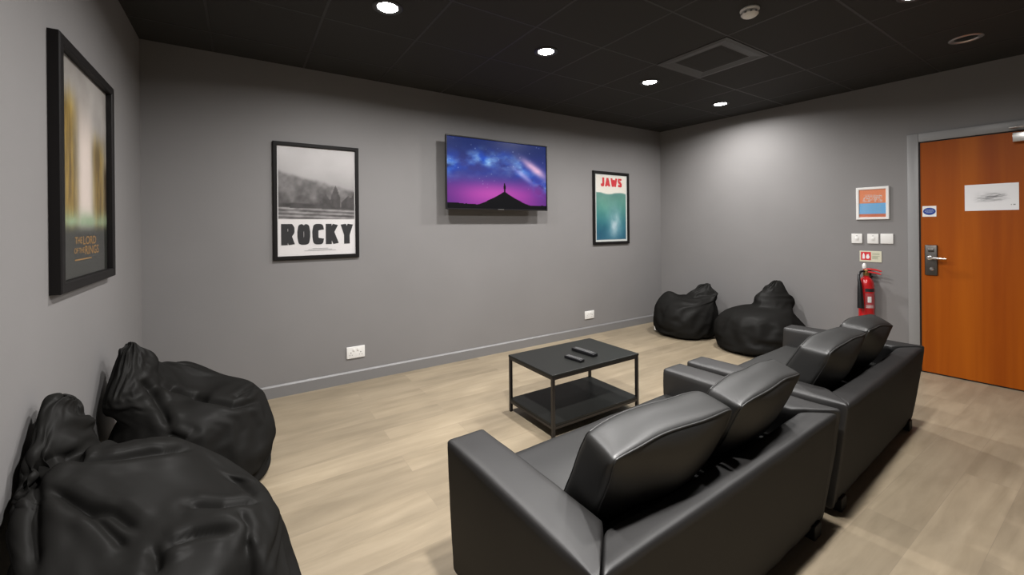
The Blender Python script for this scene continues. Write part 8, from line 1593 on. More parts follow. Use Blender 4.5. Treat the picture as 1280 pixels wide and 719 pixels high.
-12,-10,1,-9,16,-7,-9,0,5,-23,3,-8,26,5,-1,3,16,-7,1,-12,-2,-3,-3,-1,11,-4,1,13,-27,2,-3,25,-18,-11,13,11,-7,-4,2,3,-6,-10,23,-2,-13,5,-2,7,9,-6,-7,9,-8,1,7,-10,-6,2,10,13,
-10,-18,-4,1,9,-5,-13,16,4,10,-2,5,-5,1,2,-3,-1,-3,-1,3,-10,18,-5,8,0,-19,-8,13,4,-11,5,10,-2,-1,-2,0,-3,16,-2,-17,1,7,1,1,-3,6,0,2,4,0,-11,-7,6,1,-6,11,-5,6,-5,-3,
-5,0,-1,5,1,0,13,0,-3,-7,-4,7,-2,-2,0,2,-4,4,4,-11,25,-14,-22,9,9,-7,-1,11,0,12,-16,-1,8,4,-20,5,2,4,1,-2,-7,6,7,-1,-1,-4,-2,12,5,2,-1,-14,-6,6,-7,1,-4,-2,3,15,
-10,-1,-1,10,-8,-4,1,5,2,-1,1,4,7,-20,11,-3,11,0,-14,-20,22,-3,-10,16,2,9,-13,-4,7,1,-11,-2,4,5,-6,3,-4,1,0,-2,-5,6,-3,3,4,0,-1,-18,-3,17,3,-1,-7,1,5,1,-3,1,1,-2,
0,1,4,3,3,0,9,-1,-11,7,4,-11,4,16,-13,-1,17,-21,-10,4,7,5,-9,-8,7,0,12,-34,22,3,0,-4,-4,-1,-1,-7,13,-6,2,-4,6,1,-10,-8,5,6,9,-8,-2,-1,6,3,-2,-1,-1,-1,1,4,3,-2,
8,1,-9,5,0,17,-20,3,-2,14,1,-13,9,-1,-16,3,5,3,-4,-18,10,1,4,-4,5,-2,2,-15,-4,-3,0,8,-5,-12,9,10,-3,-5,-9,-4,7,2,5,4,-10,1,3,6,-2,-1,0,1,-1,3,2,9,-3,2,0,-9,
5,13,1,-13,-17,21,15,-17,-15,33,-28,-1,7,3,-3,-9,-1,-1,6,-2,10,0,-18,7,-3,-3,-5,1,4,-2,-6,-3,5,0,-18,22,4,-12,-17,15,5,4,6,-2,-4,3,1,1,1,1,4,-13,16,3,1,0,3,5,2,3,
-23,9,-4,13,-11,7,-2,-14,9,-1,4,-5,-6,-3,5,2,5,1,-4,-2,0,-6,-2,-4,4,5,2,-8,-5,-5,0,7,-6,-9,-2,-11,25,6,16,-26,-10,12,8,-1,-1,7,-3,4,2,5,5,1,0,-1,12,-3,4,-41,46,14,
-27,-7,23,-41,18,-2,6,-4,-4,-9,5,3,3,1,-1,0,1,-6,-1,4,-6,9,-18,11,-11,-3,-1,-2,-20,12,15,-17,5,25,-33,10,-1,6,5,1,2,3,2,3,2,5,3,5,-1,0,-4,23,2,-9,-31,17,38,-46,20,3,
-12,-6,5,1,0,-8,-3,5,0,-16,19,-5,1,0,-5,-5,-8,-10,16,-9,-9,-15,24,-27,19,-22,15,4,-3,0,2,1,12,-20,13,4,8,-3,8,5,-3,9,8,9,1,-30,29,-2,-3,16,-1,-5,-7,27,-39,19,-6,-18,13,1,
0,-7,-8,14,-6,1,-5,0,-22,-3,-5,-12,-5,-3,-6,-10,5,-2,-8,15,-18,17,-7,20,-24,-2,23,-15,-2,17,-17,9,14,8,2,4,3,2,10,2,6,4,-23,4,16,19,6,-9,2,-2,10,-15,3,-10,6,1,-3,-6,-8,4,
-6,-2,-3,-4,-33,-3,-4,-8,-7,1,-19,0,-6,17,-9,-7,12,-14,1,-5,12,-7,5,7,7,-5,7,10,6,6,2,0,-7,10,1,4,13,6,4,-2,13,-22,7,21,-13,11,4,-5,-6,-2,2,0,-2,-6,-9,1,-6,-5,-5,-4,
-45,-3,-4,3,-6,-14,-2,-6,-3,-9,16,1,-14,4,-2,1,-1,15,-9,2,4,5,5,4,4,8,5,-3,-1,-6,7,16,2,3,9,5,-14,23,-13,-7,29,-21,20,5,-7,-10,3,1,-1,-6,-5,-3,-6,-6,-8,-5,-55,-5,-2,-3,
-3,-2,-5,-6,-8,2,-8,1,7,-10,-5,1,3,3,5,5,4,4,6,8,5,1,-3,1,6,8,6,-1,6,8,3,3,15,-16,28,-11,-18,29,-31,28,14,-17,-14,3,0,0,-5,-7,-7,-5,-6,-7,-69,-7,-4,-3,2,3,1,-2,
-1,-6,1,-2,-4,-1,-3,-1,5,7,7,4,2,3,-1,-2,4,4,11,17,7,6,4,4,1,2,1,2,-7,20,-15,19,-2,-25,7,-18,25,22,-15,-15,-7,-8,-6,-1,-4,-7,-9,-8,-69,-6,-6,-2,0,4,5,5,5,2,-1,-6,
-2,4,7,3,0,2,4,6,7,4,9,7,5,5,2,-4,5,4,2,1,1,1,0,-2,10,-6,9,-12,6,3,-4,-14,-9,8,15,2,-23,-17,0,-6,-5,-6,-6,-8,-61,-6,-4,-3,-2,-2,-1,2,2,4,7,15,11,6,1,-1,
-2,1,2,3,1,1,3,3,3,3,2,3,3,1,3,0,3,3,4,21,-2,-5,-11,-4,-15,-11,3,33,5,-2,1,-2,8,-11,-31,-17,-7,-6,-4,-3,-39,-8,-8,-6,-6,-5,-2,-2,1,2,1,-1,1,4,8,11,9,4,3,3,
2,6,0,1,1,2,2,3,3,5,3,5,5,4,3,-11,-5,-4,-2,-1,4,13,1,-29,-13,-10,-2,-2,-1,11,13,8,-17,-4,-3,-4,-5,7,1,-11,-6,-4,-6,-5,-6,-3,-2,0,0,6,1,-13,-4,-2,-1,10,0,14,7,5,
5,5,6,5,4,2,3,12,3,2,0,8,2,2,1,2,0,-2,2,2,-7,2,-22,-1,4,8,-11,-15,13,-7,-2,2,20,-17,-4,8,-1,-3,-4,-5,-4,-7,-10,-17,-4,-9,-5,14,3,0,-2,-14,11,-14,12,2,14,8,4,5,
4,4,2,-6,22,10,7,-10,0,-6,2,4,16,-1,-4,7,22,-2,-1,-8,0,-4,11,-6,-16,3,-5,-4,15,-4,-10,-18,-4,2,-5,-5,-9,-10,4,16,3,-4,-4,-10,-5,-1,-3,1,7,-3,4,-1,3,0,3,4,4,6,9,8,
-12,-1,4,8,13,8,7,12,-20,7,5,2,-2,12,21,-16,-6,3,-4,5,-5,-12,-3,-4,-9,3,-13,3,-4,-20,-6,-5,-2,2,-7,-7,6,-9,0,2,0,7,5,4,-13,16,-11,0,7,-2,20,3,7,14,7,5,4,4,1,2,
-5,14,2,-15,10,16,5,-11,-8,1,-2,19,-19,-15,3,3,3,5,-7,-22,6,-19,8,-9,-6,1,-1,2,-7,-7,-8,-7,0,0,-23,17,-7,9,-12,-9,5,8,-6,8,-6,26,-14,12,8,1,22,2,0,8,3,4,5,-5,3,6,
1,-13,13,18,-12,-7,11,6,12,-13,-10,-3,4,-18,-3,8,-14,17,-1,1,-5,-3,-3,-6,7,4,3,-1,-20,5,1,-12,20,-12,3,8,-1,-2,-4,13,-1,-18,13,15,-7,-1,-24,19,3,-6,3,-1,1,1,7,22,6,-7,-11,-6,
2,-9,-13,4,0,-2,-5,-2,-8,11,8,0,6,-18,-7,-14,-4,-18,-3,-17,-4,-9,1,-10,8,-4,24,-31,10,-7,8,2,2,1,12,-19,15,0,-4,-4,39,0,-1,0,28,3,2,15,10,14,-2,6,5,12,-2,10,-11,-1,-3,4,
-3,9,-10,3,-12,-1,-12,-7],
[2,0,0,0,0,0,0,0,0,0,0,0,0,0,0,0,0,0,0,0,0,0,0,0,0,0,0,0,0,0,0,0,0,0,0,0,0,0,0,0,0,0,0,0,0,0,0,0,0,0,0,0,0,0,0,0,0,0,0,0,
0,0,0,0,0,0,0,0,0,0,0,0,0,0,0,0,0,0,0,0,0,0,0,0,0,0,0,0,0,0,0,0,0,0,0,0,0,0,0,0,0,0,0,0,0,0,0,0,0,0,0,0,0,0,0,0,0,0,0,0,
0,0,0,0,0,0,0,0,0,0,0,0,0,0,0,0,0,0,0,0,0,0,0,0,0,0,0,0,0,0,0,0,0,0,0,0,0,0,0,0,0,0,0,0,0,0,0,0,0,0,0,0,0,0,0,0,0,0,0,0,
0,0,0,0,0,0,0,0,0,0,0,0,0,0,0,0,0,0,0,0,0,0,0,0,0,0,0,0,0,0,0,0,0,0,0,0,0,0,0,0,0,0,0,0,0,0,0,0,0,0,0,0,0,0,0,0,0,0,0,0,
0,0,0,0,0,0,0,0,0,0,0,0,0,0,0,0,0,0,0,0,0,0,0,0,0,0,0,0,0,0,0,0,0,0,0,0,0,0,0,0,0,0,0,0,0,0,0,0,0,0,0,0,0,0,0,0,0,0,0,0,
0,0,0,0,0,0,0,0,0,0,0,0,0,0,0,0,0,0,0,0,0,0,0,0,0,0,0,0,0,0,0,0,0,0,0,0,0,0,0,0,0,0,0,0,0,0,0,0,0,0,0,0,0,0,0,0,0,0,0,0,
0,0,0,0,0,0,0,0,0,0,0,0,0,0,0,0,0,0,0,0,0,0,0,0,0,0,0,0,0,0,0,0,0,0,0,0,0,0,0,0,0,0,0,0,0,0,0,0,0,0,0,0,0,0,0,0,0,0,0,0,
0,0,0,0,0,0,0,0,0,0,0,0,0,0,0,0,0,0,0,0,0,0,0,0,0,0,0,0,0,0,0,0,0,0,0,0,0,0,0,0,0,0,0,0,0,0,0,0,0,0,0,0,0,0,0,0,0,0,0,0,
0,0,0,0,0,0,0,0,0,0,0,0,0,0,0,0,0,0,0,0,0,0,0,0,0,0,0,0,0,0,0,0,0,0,0,0,0,0,0,0,0,0,0,0,0,0,0,0,0,0,0,0,0,0,0,0,0,0,0,0,
0,0,0,0,0,0,0,0,0,0,0,0,0,0,0,0,0,0,0,0,5,21,-18,-2,13,-15,0,1,20,-21,23,-27,12,-7,-1,3,17,-17,12,-14,12,-12,3,-3,22,-25,18,-21,4,-4,29,-28,5,0,0,0,-1,23,-29,15,
-3,-6,0,-2,6,19,-20,13,-16,5,-4,20,-21,0,21,-21,40,-17,-17,24,-33,42,9,-5,-50,21,12,-4,25,3,3,-5,-44,38,-15,18,-28,29,5,-6,-61,55,-46,54,5,-1,-60,57,6,-1,0,-2,-7,-30,-1,39,-3,4,0,-2,
-36,-4,2,24,-4,19,-23,0,-11,27,-9,-17,22,-27,28,-7,9,-4,-14,8,10,-8,-10,8,-18,-5,11,-12,57,-45,47,-10,10,-31,-48,44,13,-11,5,-6,-27,-1,57,-69,12,-17,-1,25,-20,-4,74,-61,-10,4,7,16,45,-46,20,-8,
15,5,-7,-30,40,-4,-18,12,13,18,0,-19,14,-19,6,-6,20,2,-24,16,-25,8,-9,35,-45,28,-6,-24,-9,4,67,-39,29,-25,17,-29,21,23,-57,29,-25,18,3,-21,29,23,-31,41,-10,-1,-7,-7,5,9,8,-32,35,-40,42,-9,
-7,-7,-18,23,55,-12,9,-7,5,-1,-1,-17,0,17,-13,8,4,-5,-2,-18,12,-6,-40,30,15,8,-23,23,8,5,-2,-4,-5,-29,24,7,5,-4,1,2,2,-4,-7,-6,8,7,0,-3,-21,22,-3,3,-3,8,-16,19,2,-22,21,-1,
46,8,0,-6,-7,2,2,2,5,-3,-1,7,-6,1,1,4,0,-2,-1,-3,0,1,2,-10,5,-7,14,-15,-1,8,7,-5,2,1,-1,1,-1,-2,-5,-21,22,4,3,-1,0,1,-5,7,-23,21,4,0,2,2,0,0,57,-3,-8,10,
-8,4,-18,22,-12,-2,18,-13,0,2,7,2,1,-3,-2,0,-6,4,1,1,-4,-6,11,-7,-3,8,-3,1,-1,3,-2,0,1,-8,5,-1,1,1,1,-2,2,1,2,-3,-1,-1,4,1,-2,4,2,-10,53,0,2,-4,5,-15,10,-6,
15,3,-2,-3,-2,3,-1,1,1,-4,0,-7,7,0,1,-1,-18,6,-23,24,3,-9,3,13,1,0,-2,-4,1,0,-1,-2,4,-2,2,-3,0,1,2,-1,-1,-6,3,4,-2,2,-3,8,52,1,0,4,-2,0,0,3,1,1,-3,-3,
3,1,0,-1,2,-2,-6,7,2,-1,0,-2,-1,-2,-4,3,0,0,0,3,-1,1,-1,-1,-1,0,-3,3,1,-2,-2,-2,0,0,0,0,0,-10,3,7,-1,1,3,-1,53,2,1,0,-2,-1,4,1,1,-2,-4,1,3,3,0,-2,
-2,0,2,4,0,1,-4,-3,0,-1,-4,3,0,0,1,1,1,1,0,-1,-7,4,-4,5,0,-2,-4,0,-2,-2,3,-1,0,-7,4,1,0,1,2,-1,54,4,-2,2,1,2,-1,-2,-2,-2,-1,2,2,3,-2,-1,-3,1,4,2,
2,-1,-1,-3,0,-3,-3,2,2,1,1,-2,-5,5,3,-1,-2,-3,2,-6,5,-1,-4,0,0,-3,1,1,0,-2,0,-1,1,2,-9,15,57,4,2,0,-3,0,-1,-2,-2,-1,0,-2,1,4,-1,-3,0,3,4,2,1,1,0,-3,
-2,-6,4,0,1,1,-6,-3,6,2,2,1,-3,-8,4,-2,-8,6,0,2,0,-1,0,1,-1,-1,-8,-1,10,-1,4,1,56,2,3,0,-1,-4,-2,-1,0,-1,1,0,4,0,-3,-3,2,5,5,1,-1,0,0,-3,-1,0,-1,-4,
3,-1,-1,0,0,-9,16,-1,-3,-4,-3,2,-5,-1,3,3,2,0,-1,0,1,-2,-1,0,2,-14,17,-6,53,2,3,1,-2,-11,6,1,0,0,0,2,3,-1,-4,0,5,6,3,-1,-3,0,-2,0,-2,0,0,0,-3,0,-1,-2,
0,-4,1,7,-1,0,-7,3,-2,-11,11,3,3,-1,-1,1,0,1,-1,1,-2,-1,-2,4,32,-2,17,3,2,-2,-8,1,8,1,-5,13,1,-6,-9,9,7,6,2,-2,-5,-4,-1,-1,0,2,0,-17,12,-2,1,-1,-2,-2,-4,-1,
11,1,0,-4,-1,-4,3,4,1,1,-2,-1,2,4,0,0,-4,1,-1,-3,35,8,2,-6,10,3,1,-2,1,1,2,4,-2,-3,-2,-4,16,4,0,-5,-12,3,0,-1,-9,12,-1,-4,-1,3,-2,3,-2,-4,-13,8,1,6,-2,-13,
19,-1,-10,9,1,0,-2,0,1,4,2,0,-6,1,-2,-14,45,6,-9,9,-3,6,-7,10,-5,2,2,0,-13,9,9,-7,4,6,-13,6,-1,0,0,-4,-6,0,4,0,1,2,5,-4,-1,-3,-1,-21,1,19,6,3,-23,23,-5,-3,
3,-1,-1,-1,1,3,2,0,-17,13,-10,-15,51,-20,-10,15,-2,-6,25,-6,-4,-17,29,-21,18,-20,18,4,-1,-1,2,4,7,-12,7,-6,2,-16,10,1,-3,-15,10,-16,13,13,-10,3,2,-10,7,5,5,-17,18,-8,0,4,-2,-1,
-2,2,1,-3,2,-3,-18,22,30,4,5,-28,15,9,0,-16,11,0,-14,37,-22,27,-6,20,-18,4,28,-5,5,15,-25,-21,12,2,-27,30,-37,19,-27,9,-2,-3,14,-1,-4,-10,-5,13,-1,1,-8,7,-3,-1,-1,0,-1,1,1,-1,
3,-4,5,3,38,1,-8,-5,-9,24,-27,17,-13,29,-21,-12,33,-17,10,1,25,-2,10,12,7,-16,-23,21,-23,-7,11,-32,34,-30,3,12,-31,-1,-4,24,-10,18,-2,-12,10,-6,-3,4,-1,0,0,-3,-1,0,2,-1,1,0,5,1,
21,-4,-1,24,1,-28,17,2,3,-23,33,-3,-24,16,2,8,0,17,-10,-1,-3,-3,14,-15,2,-3,-16,6,-13,24,-1,-27,12,4,-6,-18,23,-18,18,-5,-6,6,-1,-6,4,-2,0,1,-1,-1,-1,0,5,-5,5,-1,20,7,4,-4,
-8,11,0,1,-8,15,-19,-1,18,-21,-8,-4,-4,-8,-5,-3,0,1,5,-1,7,5,28,6,-6,-8,7,12,0,-6,1,-1,-19,17,-25,21,-7,0,-5,10,-17,13,-9,5,3,-1,-4,-2,5,2,-2,-2,14,-4,1,10,11,8,4,-2,
6,-7,3,-5,-13,-4,-14,-24,-21,-15,-6,-1,1,7,18,21,13,9,-16,-19,5,8,8,8,5,6,2,1,19,-20,12,-28,23,6,-1,-22,20,-11,11,-6,-5,-3,-2,4,5,4,0,-4,35,-3,-13,-21,-11,-8,-7,-5,-2,1,3,16,
12,20,8,1,-10,-13,-17,-12,-3,1,-5,0,-1,2,9,23,3,1,3,3,6,5,10,17,-19,3,-14,12,-22,3,12,19,-7,10,3,2,-1,-8,-3,-3,-3,0,3,0,44,-4,5,2,0,-5,-7,-9,-13,-17,-16,-21,-6,0,4,6,
7,4,4,1,5,9,11,11,12,11,9,6,6,3,1,2,-3,-3,-6,-40,5,7,12,1,14,9,2,-4,4,-1,1,1,-1,4,-8,-5,-5,0,-5,8,61,-3,-6,-2,-3,0,1,1,0,-2,-8,-12,-20,-20,-14,-11,-3,0,3,1,
-1,-4,-1,1,2,1,2,0,1,2,5,4,8,6,6,55,4,1,1,1,-4,-16,14,-6,-13,-11,-8,3,6,17,18,-2,1,-7,7,-10,44,11,3,0,0,0,-1,-1,-1,0,2,0,-1,4,-3,-13,-11,-9,-9,13,-20,15,-16,-5,
2,5,7,6,6,6,13,-18,-3,2,12,-41,2,6,3,4,2,6,-15,5,25,-4,20,-5,-7,-19,8,14,0,5,-4,6,48,-6,1,7,1,-1,3,2,3,4,2,-2,4,-4,-1,10,2,-1,0,-30,26,-30,26,-7,14,-10,-4,-3,
-5,-4,-14,23,-6,-7,-15,16,3,6,2,0,-6,1,1,-4,-30,12,-3,13,4,2,-17,5,18,-3,2,0,47,0,2,-9,0,8,-1,0,-4,-6,8,11,4,3,2,-4,-1,0,-7,3,2,0,1,-2,2,4,1,-1,0,0,0,-9,
4,0,-1,-1,-1,-3,-2,-7,11,-3,-1,-1,0,-9,-13,0,5,-3,4,-11,0,23,3,0,39,5,-3,4,-2,-10,-4,-4,3,7,-4,-4,8,-14,3,8,0,20,18,-9,-13,27,-28,6,0,6,-22,1,8,-14,-6,1,0,4,5,6,
9,-10,2,11,-5,-9,-5,11,4,-3,2,-9,4,12,-3,-6,-17,-14,7,16,45,-3,4,1,-1,3,2,3,1,0,1,1,-9,10,-14,12,-6,-7,-22,13,0,5,10,-8,-4,15,19,-24,12,2,-7,1,9,-9,0,-5,-8,7,-3,-4,
5,3,-5,-16,17,2,-8,-9,-7,7,9,2,1,-1,-1,-7,45,2,-2,2,7,4,3,-1,6,7,3,5,-2,6,1,-11,41,-16,2,-8,8,-5,-5,1,-26,-4,-16,13,-23,27,15,-19,-5,7,7,-4,-8,2,-6,-14,-9,6,5,3,
3,6,2,-11,1,1,-1,-1,1,1,-4,-4,-21,14,3,3,3,5,3,-7,-5,14,8,-1,-6,-8,3,-1,-19,43,5,-6,-8,2,29,4,7,-4,5,5,-21,-15,2,11,-26,1,-11,16,5,-2,4,9,-26,-6,-4,7,-12,8,3,14,
-20,-10,-1,-10,15,-1,-5,-16]]),
'd': (56, 42, [[
40,0,-1,-1,-2,-2,-3,-3,-3,-4,-4,-4,-4,-5,-4,-4,-5,-4,-4,-4,-4,-3,-3,-3,-2,-2,-1,-1,0,0,1,1,2,2,3,3,3,4,4,4,4,5,4,4,5,4,4,4,4,3,3,3,2,2,1,1,57,-1,-1,-2,
-2,-3,-3,-5,-5,-5,-5,-6,-6,-6,-7,-7,-6,-6,-6,-5,-5,-5,-5,-3,-3,-2,-2,-1,-1,1,1,2,2,3,3,5,5,5,5,6,6,6,7,7,6,6,6,5,5,5,5,3,3,2,2,1,57,0,-1,-2,-3,-3,-4,-3,
-5,-5,-6,-6,-7,-6,-6,-6,-6,-7,-6,-6,-5,-5,-3,-4,-3,-3,-2,-1,0,0,1,2,3,3,4,3,5,5,6,6,7,6,6,6,6,7,6,6,5,5,3,4,3,3,2,1,56,0,-1,-1,-3,-3,-4,-4,-5,-5,-6,-6,
-5,-6,-7,-7,-6,-5,-6,-6,-5,-5,-4,-4,-3,-3,-1,-1,0,0,1,1,3,3,4,4,5,5,6,6,5,6,7,7,6,5,6,6,5,5,4,4,3,3,1,1,57,-1,-1,-2,-1,-4,-3,-5,-4,-6,-5,-6,-7,-6,-6,-6,
-6,-7,-6,-5,-6,-4,-5,-3,-4,-1,-2,-1,-1,1,1,2,1,4,3,5,4,6,5,6,7,6,6,6,6,7,6,5,6,4,5,3,4,1,2,1,57,0,-1,-2,-3,-3,-4,-4,-5,-5,-5,-6,-6,-7,-6,-6,-7,-6,-6,-5,
-5,-5,-4,-4,-3,-3,-2,-1,0,0,1,2,3,3,4,4,5,5,5,6,6,7,6,6,7,6,6,5,5,5,4,4,3,3,2,1,57,-1,-1,-2,-2,-3,-3,-5,-5,-4,-7,-5,-6,-6,-7,-7,-6,-6,-5,-7,-4,-5,-5,-3,
-3,-2,-2,-1,-1,1,1,2,2,3,3,5,5,4,7,5,6,6,7,7,6,6,5,7,4,5,5,3,3,2,2,1,56,1,-2,-1,-3,-3,-4,-4,-4,-6,-5,-7,-6,-6,-6,-6,-6,-6,-7,-5,-6,-4,-4,-4,-3,-3,-1,-2,
1,-1,2,1,3,3,4,4,4,6,5,7,6,6,6,6,6,6,7,5,6,4,4,4,3,3,1,2,57,-1,0,-3,-2,-3,-4,-4,-5,-5,-6,-5,-6,-7,-6,-6,-7,-6,-5,-6,-5,-5,-4,-4,-3,-2,-3,0,-1,1,0,3,
2,3,4,4,5,5,6,5,6,7,6,6,7,6,5,6,5,5,4,4,3,2,3,0,110,-2,0,-6,-5,-13,-3,-14,-5,2,-5,-12,-17,-13,-12,-15,-15,-13,-16,-10,-5,-13,-7,-13,0,-4,-4,1,-1,1,3,3,8,10,8,13,
19,-11,-2,10,10,15,16,15,18,14,17,15,10,13,-1,-2,13,3,2,2,38,-5,18,-15,-6,24,-25,-2,12,-11,-6,-14,-7,5,-3,-10,-7,-6,11,-11,-15,-6,14,1,-25,15,4,-12,-8,17,4,5,3,-19,16,4,-35,30,19,-13,
10,9,0,5,11,14,11,13,6,-5,9,-3,-6,-1,15,-27,56,0,-11,6,-1,-10,-2,5,-3,-27,0,-2,-5,-10,-5,-1,-2,-2,-17,-2,-4,-2,-8,-1,1,-14,5,10,18,-24,2,-4,-2,12,7,-15,15,7,8,0,9,6,12,8,
6,7,10,9,7,5,-1,8,-2,2,-10,11,60,-1,-10,9,-3,-15,11,-6,-35,27,-18,-3,-6,-18,-14,3,6,-4,-8,-11,-3,6,-13,-5,4,-7,-8,6,1,5,-4,-1,1,21,-22,9,15,1,6,32,-25,0,11,15,6,7,7,9,
13,10,7,-9,5,-4,-9,9,34,2,2,8,12,-8,-2,-9,-3,-20,-4,-3,-4,-2,-5,-13,-10,4,3,9,4,-4,-6,-5,-4,3,-3,-14,-19,14,1,-1,-8,-1,9,9,10,-3,-5,0,24,5,1,4,4,4,8,10,8,-3,15,17,
-18,-9,-7,0,-23,-7,1,28,-18,-12,10,27,1,-4,1,1,0,-3,-4,-5,-2,-2,1,18,5,3,0,-17,-9,25,13,7,-11,-45,2,19,-6,-3,3,10,21,9,-30,10,2,-15,-2,1,2,3,6,9,5,17,-14,-8,-5,10,-5,-23,
-11,21,17,-48,-20,17,30,-23,24,0,-4,-2,1,3,0,-2,-4,-4,-5,-15,-4,3,8,22,-11,-23,2,19,29,-8,-30,-9,25,-3,10,0,-13,12,20,-40,4,13,1,-2,1,2,5,6,9,-3,-4,-5,12,-8,-18,-17,10,15,-34,-33,
19,11,-15,40,-13,1,-6,-4,0,4,2,5,-4,-2,-3,-10,1,9,1,-3,6,-2,9,19,-17,12,-14,25,23,-26,11,1,-37,-6,-24,24,6,2,0,-1,3,2,-4,-1,2,-1,-3,-23,15,10,-21,10,22,-13,-27,7,12,4,10,-15,
-2,-3,4,-5,0,2,3,-5,5,-5,-2,-2,-6,-12,-5,9,20,0,8,7,-15,-15,40,19,-60,48,-29,-30,36,-40,17,14,4,3,1,2,-1,-2,-2,-7,-3,-1,-2,2,2,2,-5,13,0,-4,-15,38,7,1,-19,-13,1,-1,0,-1,
-2,2,2,3,-3,-2,0,0,-1,0,7,28,-11,-16,7,-1,-20,11,28,-15,-27,-28,-2,18,-12,17,12,8,2,4,-2,1,0,-2,-10,-4,-5,-2,3,19,-11,3,-2,32,-42,-2,69,-48,3,9,-20,4,21,-1,2,0,2,0,5,-3,
-5,4,3,2,1,-2,1,4,22,-19,21,-31,3,9,20,-52,24,-5,23,-3,-8,7,-14,-3,-1,1,-2,-3,-4,-3,-3,-9,-5,-3,2,0,-4,17,31,-29,-17,10,8,14,-26,0,-5,2,8,4,2,1,3,-1,-6,4,-2,1,0,3,
2,-1,-3,-3,17,-3,7,-31,16,7,-19,35,-14,-2,2,14,-16,-4,-5,-1,-2,1,-3,-3,-3,-6,-3,-7,-7,-2,6,5,7,-6,-1,-19,-10,14,-12,23,2,-27,-2,17,-8,1,1,5,1,0,5,-7,3,-4,1,1,2,-1,7,24,
-41,17,-1,5,-9,7,4,-7,1,1,-5,7,-6,-21,16,-4,0,-1,-2,-5,-5,-2,-3,-6,-2,-5,4,16,2,-17,-14,27,-10,-4,-9,6,-6,-3,19,0,-8,-4,7,8,4,5,-6,7,0,4,8,-4,9,-6,1,-10,23,-12,-11,3,
3,3,-19,10,7,4,3,-16,23,-21,2,2,-7,-6,-4,-6,-5,-1,-4,0,-6,-8,-5,-1,-2,8,26,4,-4,-26,0,-11,33,12,4,-18,-8,1,-1,11,2,0,5,1,13,1,3,2,-5,9,19,-49,28,1,-14,-11,19,7,8,-36,
20,5,-2,-14,4,2,3,-1,-7,-6,0,-9,-4,-3,0,-3,-9,-9,-3,4,-2,1,-3,8,-40,2,5,2,-14,20,8,-5,-3,4,3,5,2,2,2,9,1,18,-6,7,1,3,2,-4,-2,6,-36,47,-8,0,-7,13,-8,-5,-14,16,
-33,28,-4,-8,-1,-7,-6,-4,-2,-3,-3,-5,-9,-3,-4,-5,9,-7,12,8,-20,2,-7,18,-2,-19,5,18,3,7,9,-5,5,5,6,5,4,-7,9,8,7,14,-30,26,-31,34,-4,-24,23,5,-16,-4,17,-2,-14,-18,29,-2,-1,-6,
-11,-9,-6,-1,-3,-6,-7,-10,-12,5,0,-4,-7,-2,10,-8,-3,-4,3,1,9,1,9,-4,10,9,-2,3,6,4,7,5,5,3,3,5,1,-4,13,-9,14,-3,8,7,4,-1,-4,-3,-4,-6,-3,2,-8,6,-1,-17,-5,-7,-4,-1,
-7,-7,-9,-11,6,6,-8,-9,-10,-3,1,3,-6,11,0,0,5,9,-13,10,3,13,7,4,2,5,7,6,5,5,5,2,2,0,0,7,2,6,4,1,0,-1,1,1,0,-2,0,-4,1,-4,-16,-2,-9,-4,-2,-6,-8,-11,-20,-3,
-5,-3,12,-15,4,1,-9,-5,9,-7,8,4,1,4,6,-9,11,4,10,9,7,4,5,8,8,6,6,5,5,4,1,2,2,2,1,-1,-1,0,2,2,1,1,-2,-5,-7,-10,-4,-8,-3,-4,-6,-8,-13,-3,1,-16,2,-18,-17,19,
-5,-3,4,-1,-5,-2,3,8,11,4,2,2,0,4,7,9,10,11,9,8,9,8,9,7,6,3,2,0,1,0,0,0,-1,-1,-1,-1,-2,-2,-3,-4,-4,-3,-4,-3,-6,-8,-9,-12,-3,-16,3,5,-21,6,-13,-13,2,-1,-1,-3,
18,1,0,-17,-1,-4,-4,2,-4,0,1,7,7,6,7,7,6,10,5,7,6,5,4,5,3,3,1,-1,-2,0,0,0,1,0,0,-2,2,0,-2,-5,-6,-4,-4,0,-8,1,-12,-2,11,-17,2,-7,-11,-4,2,-13,-5,-5,-3,28,
-28,-7,-2,-3,25,-2,-3,-4,11,3,2,3,3,0,4,22,6,5,6,5,3,0,-10,16,1,-1,0,1,0,1,1,1,-14,-1,0,-2,-1,-2,-1,-2,3,-3,0,-5,-31,-4,-7,-5,-4,-1,0,29,27,5,-9,-24,18,5,4,0,
-30,1,15,4,-7,1,3,2,3,13,6,-16,0,8,2,4,6,6,16,-35,17,8,4,2,0,-4,-8,13,13,-3,-14,5,0,0,-3,-1,-2,-3,-6,-6,12,1,-2,-4,-5,-7,-10,-18,-57,15,-7,0,0,2,3,12,19,6,-13,-1,
1,3,3,3,2,-8,0,18,10,0,5,-4,-11,-1,1,24,-9,-1,1,2,3,5,11,-8,0,0,10,-7,-3,-3,-1,-3,-4,-2,-4,-6,-1,-2,-2,-24,-12,-9,-7,-4,5,-42,7,4,13,-12,-5,-9,0,9,29,3,-1,-2,-1,0,
1,2,0,-13,2,4,4,8,16,18,8,8,-1,0,-1,-1,0,-1,-2,-3,-2,-2,-4,-4,-5,-4,-5,-5,-5,-5,-5,-5,-3,-1,-1,22,4,-4,-7,-7,2,17,-4,-5,-31,5,3,2,-2,13,-18,13,22,5,3,2,2,2,3,4,
2,5,3,2,-4,-19,-5,-5,-2,-2,-2,-2,-3,-1,-2,-2,-3,-2,-2,-2,0,-2,-3,-2,-2,-2,0,-1,-1,1,1,1,9,14,7,2,-31,-3,11,11,22,1,-10,-3,2,-14,21,1,-13,9,14,7,5,6,12,5,-3,-6,-4,4,
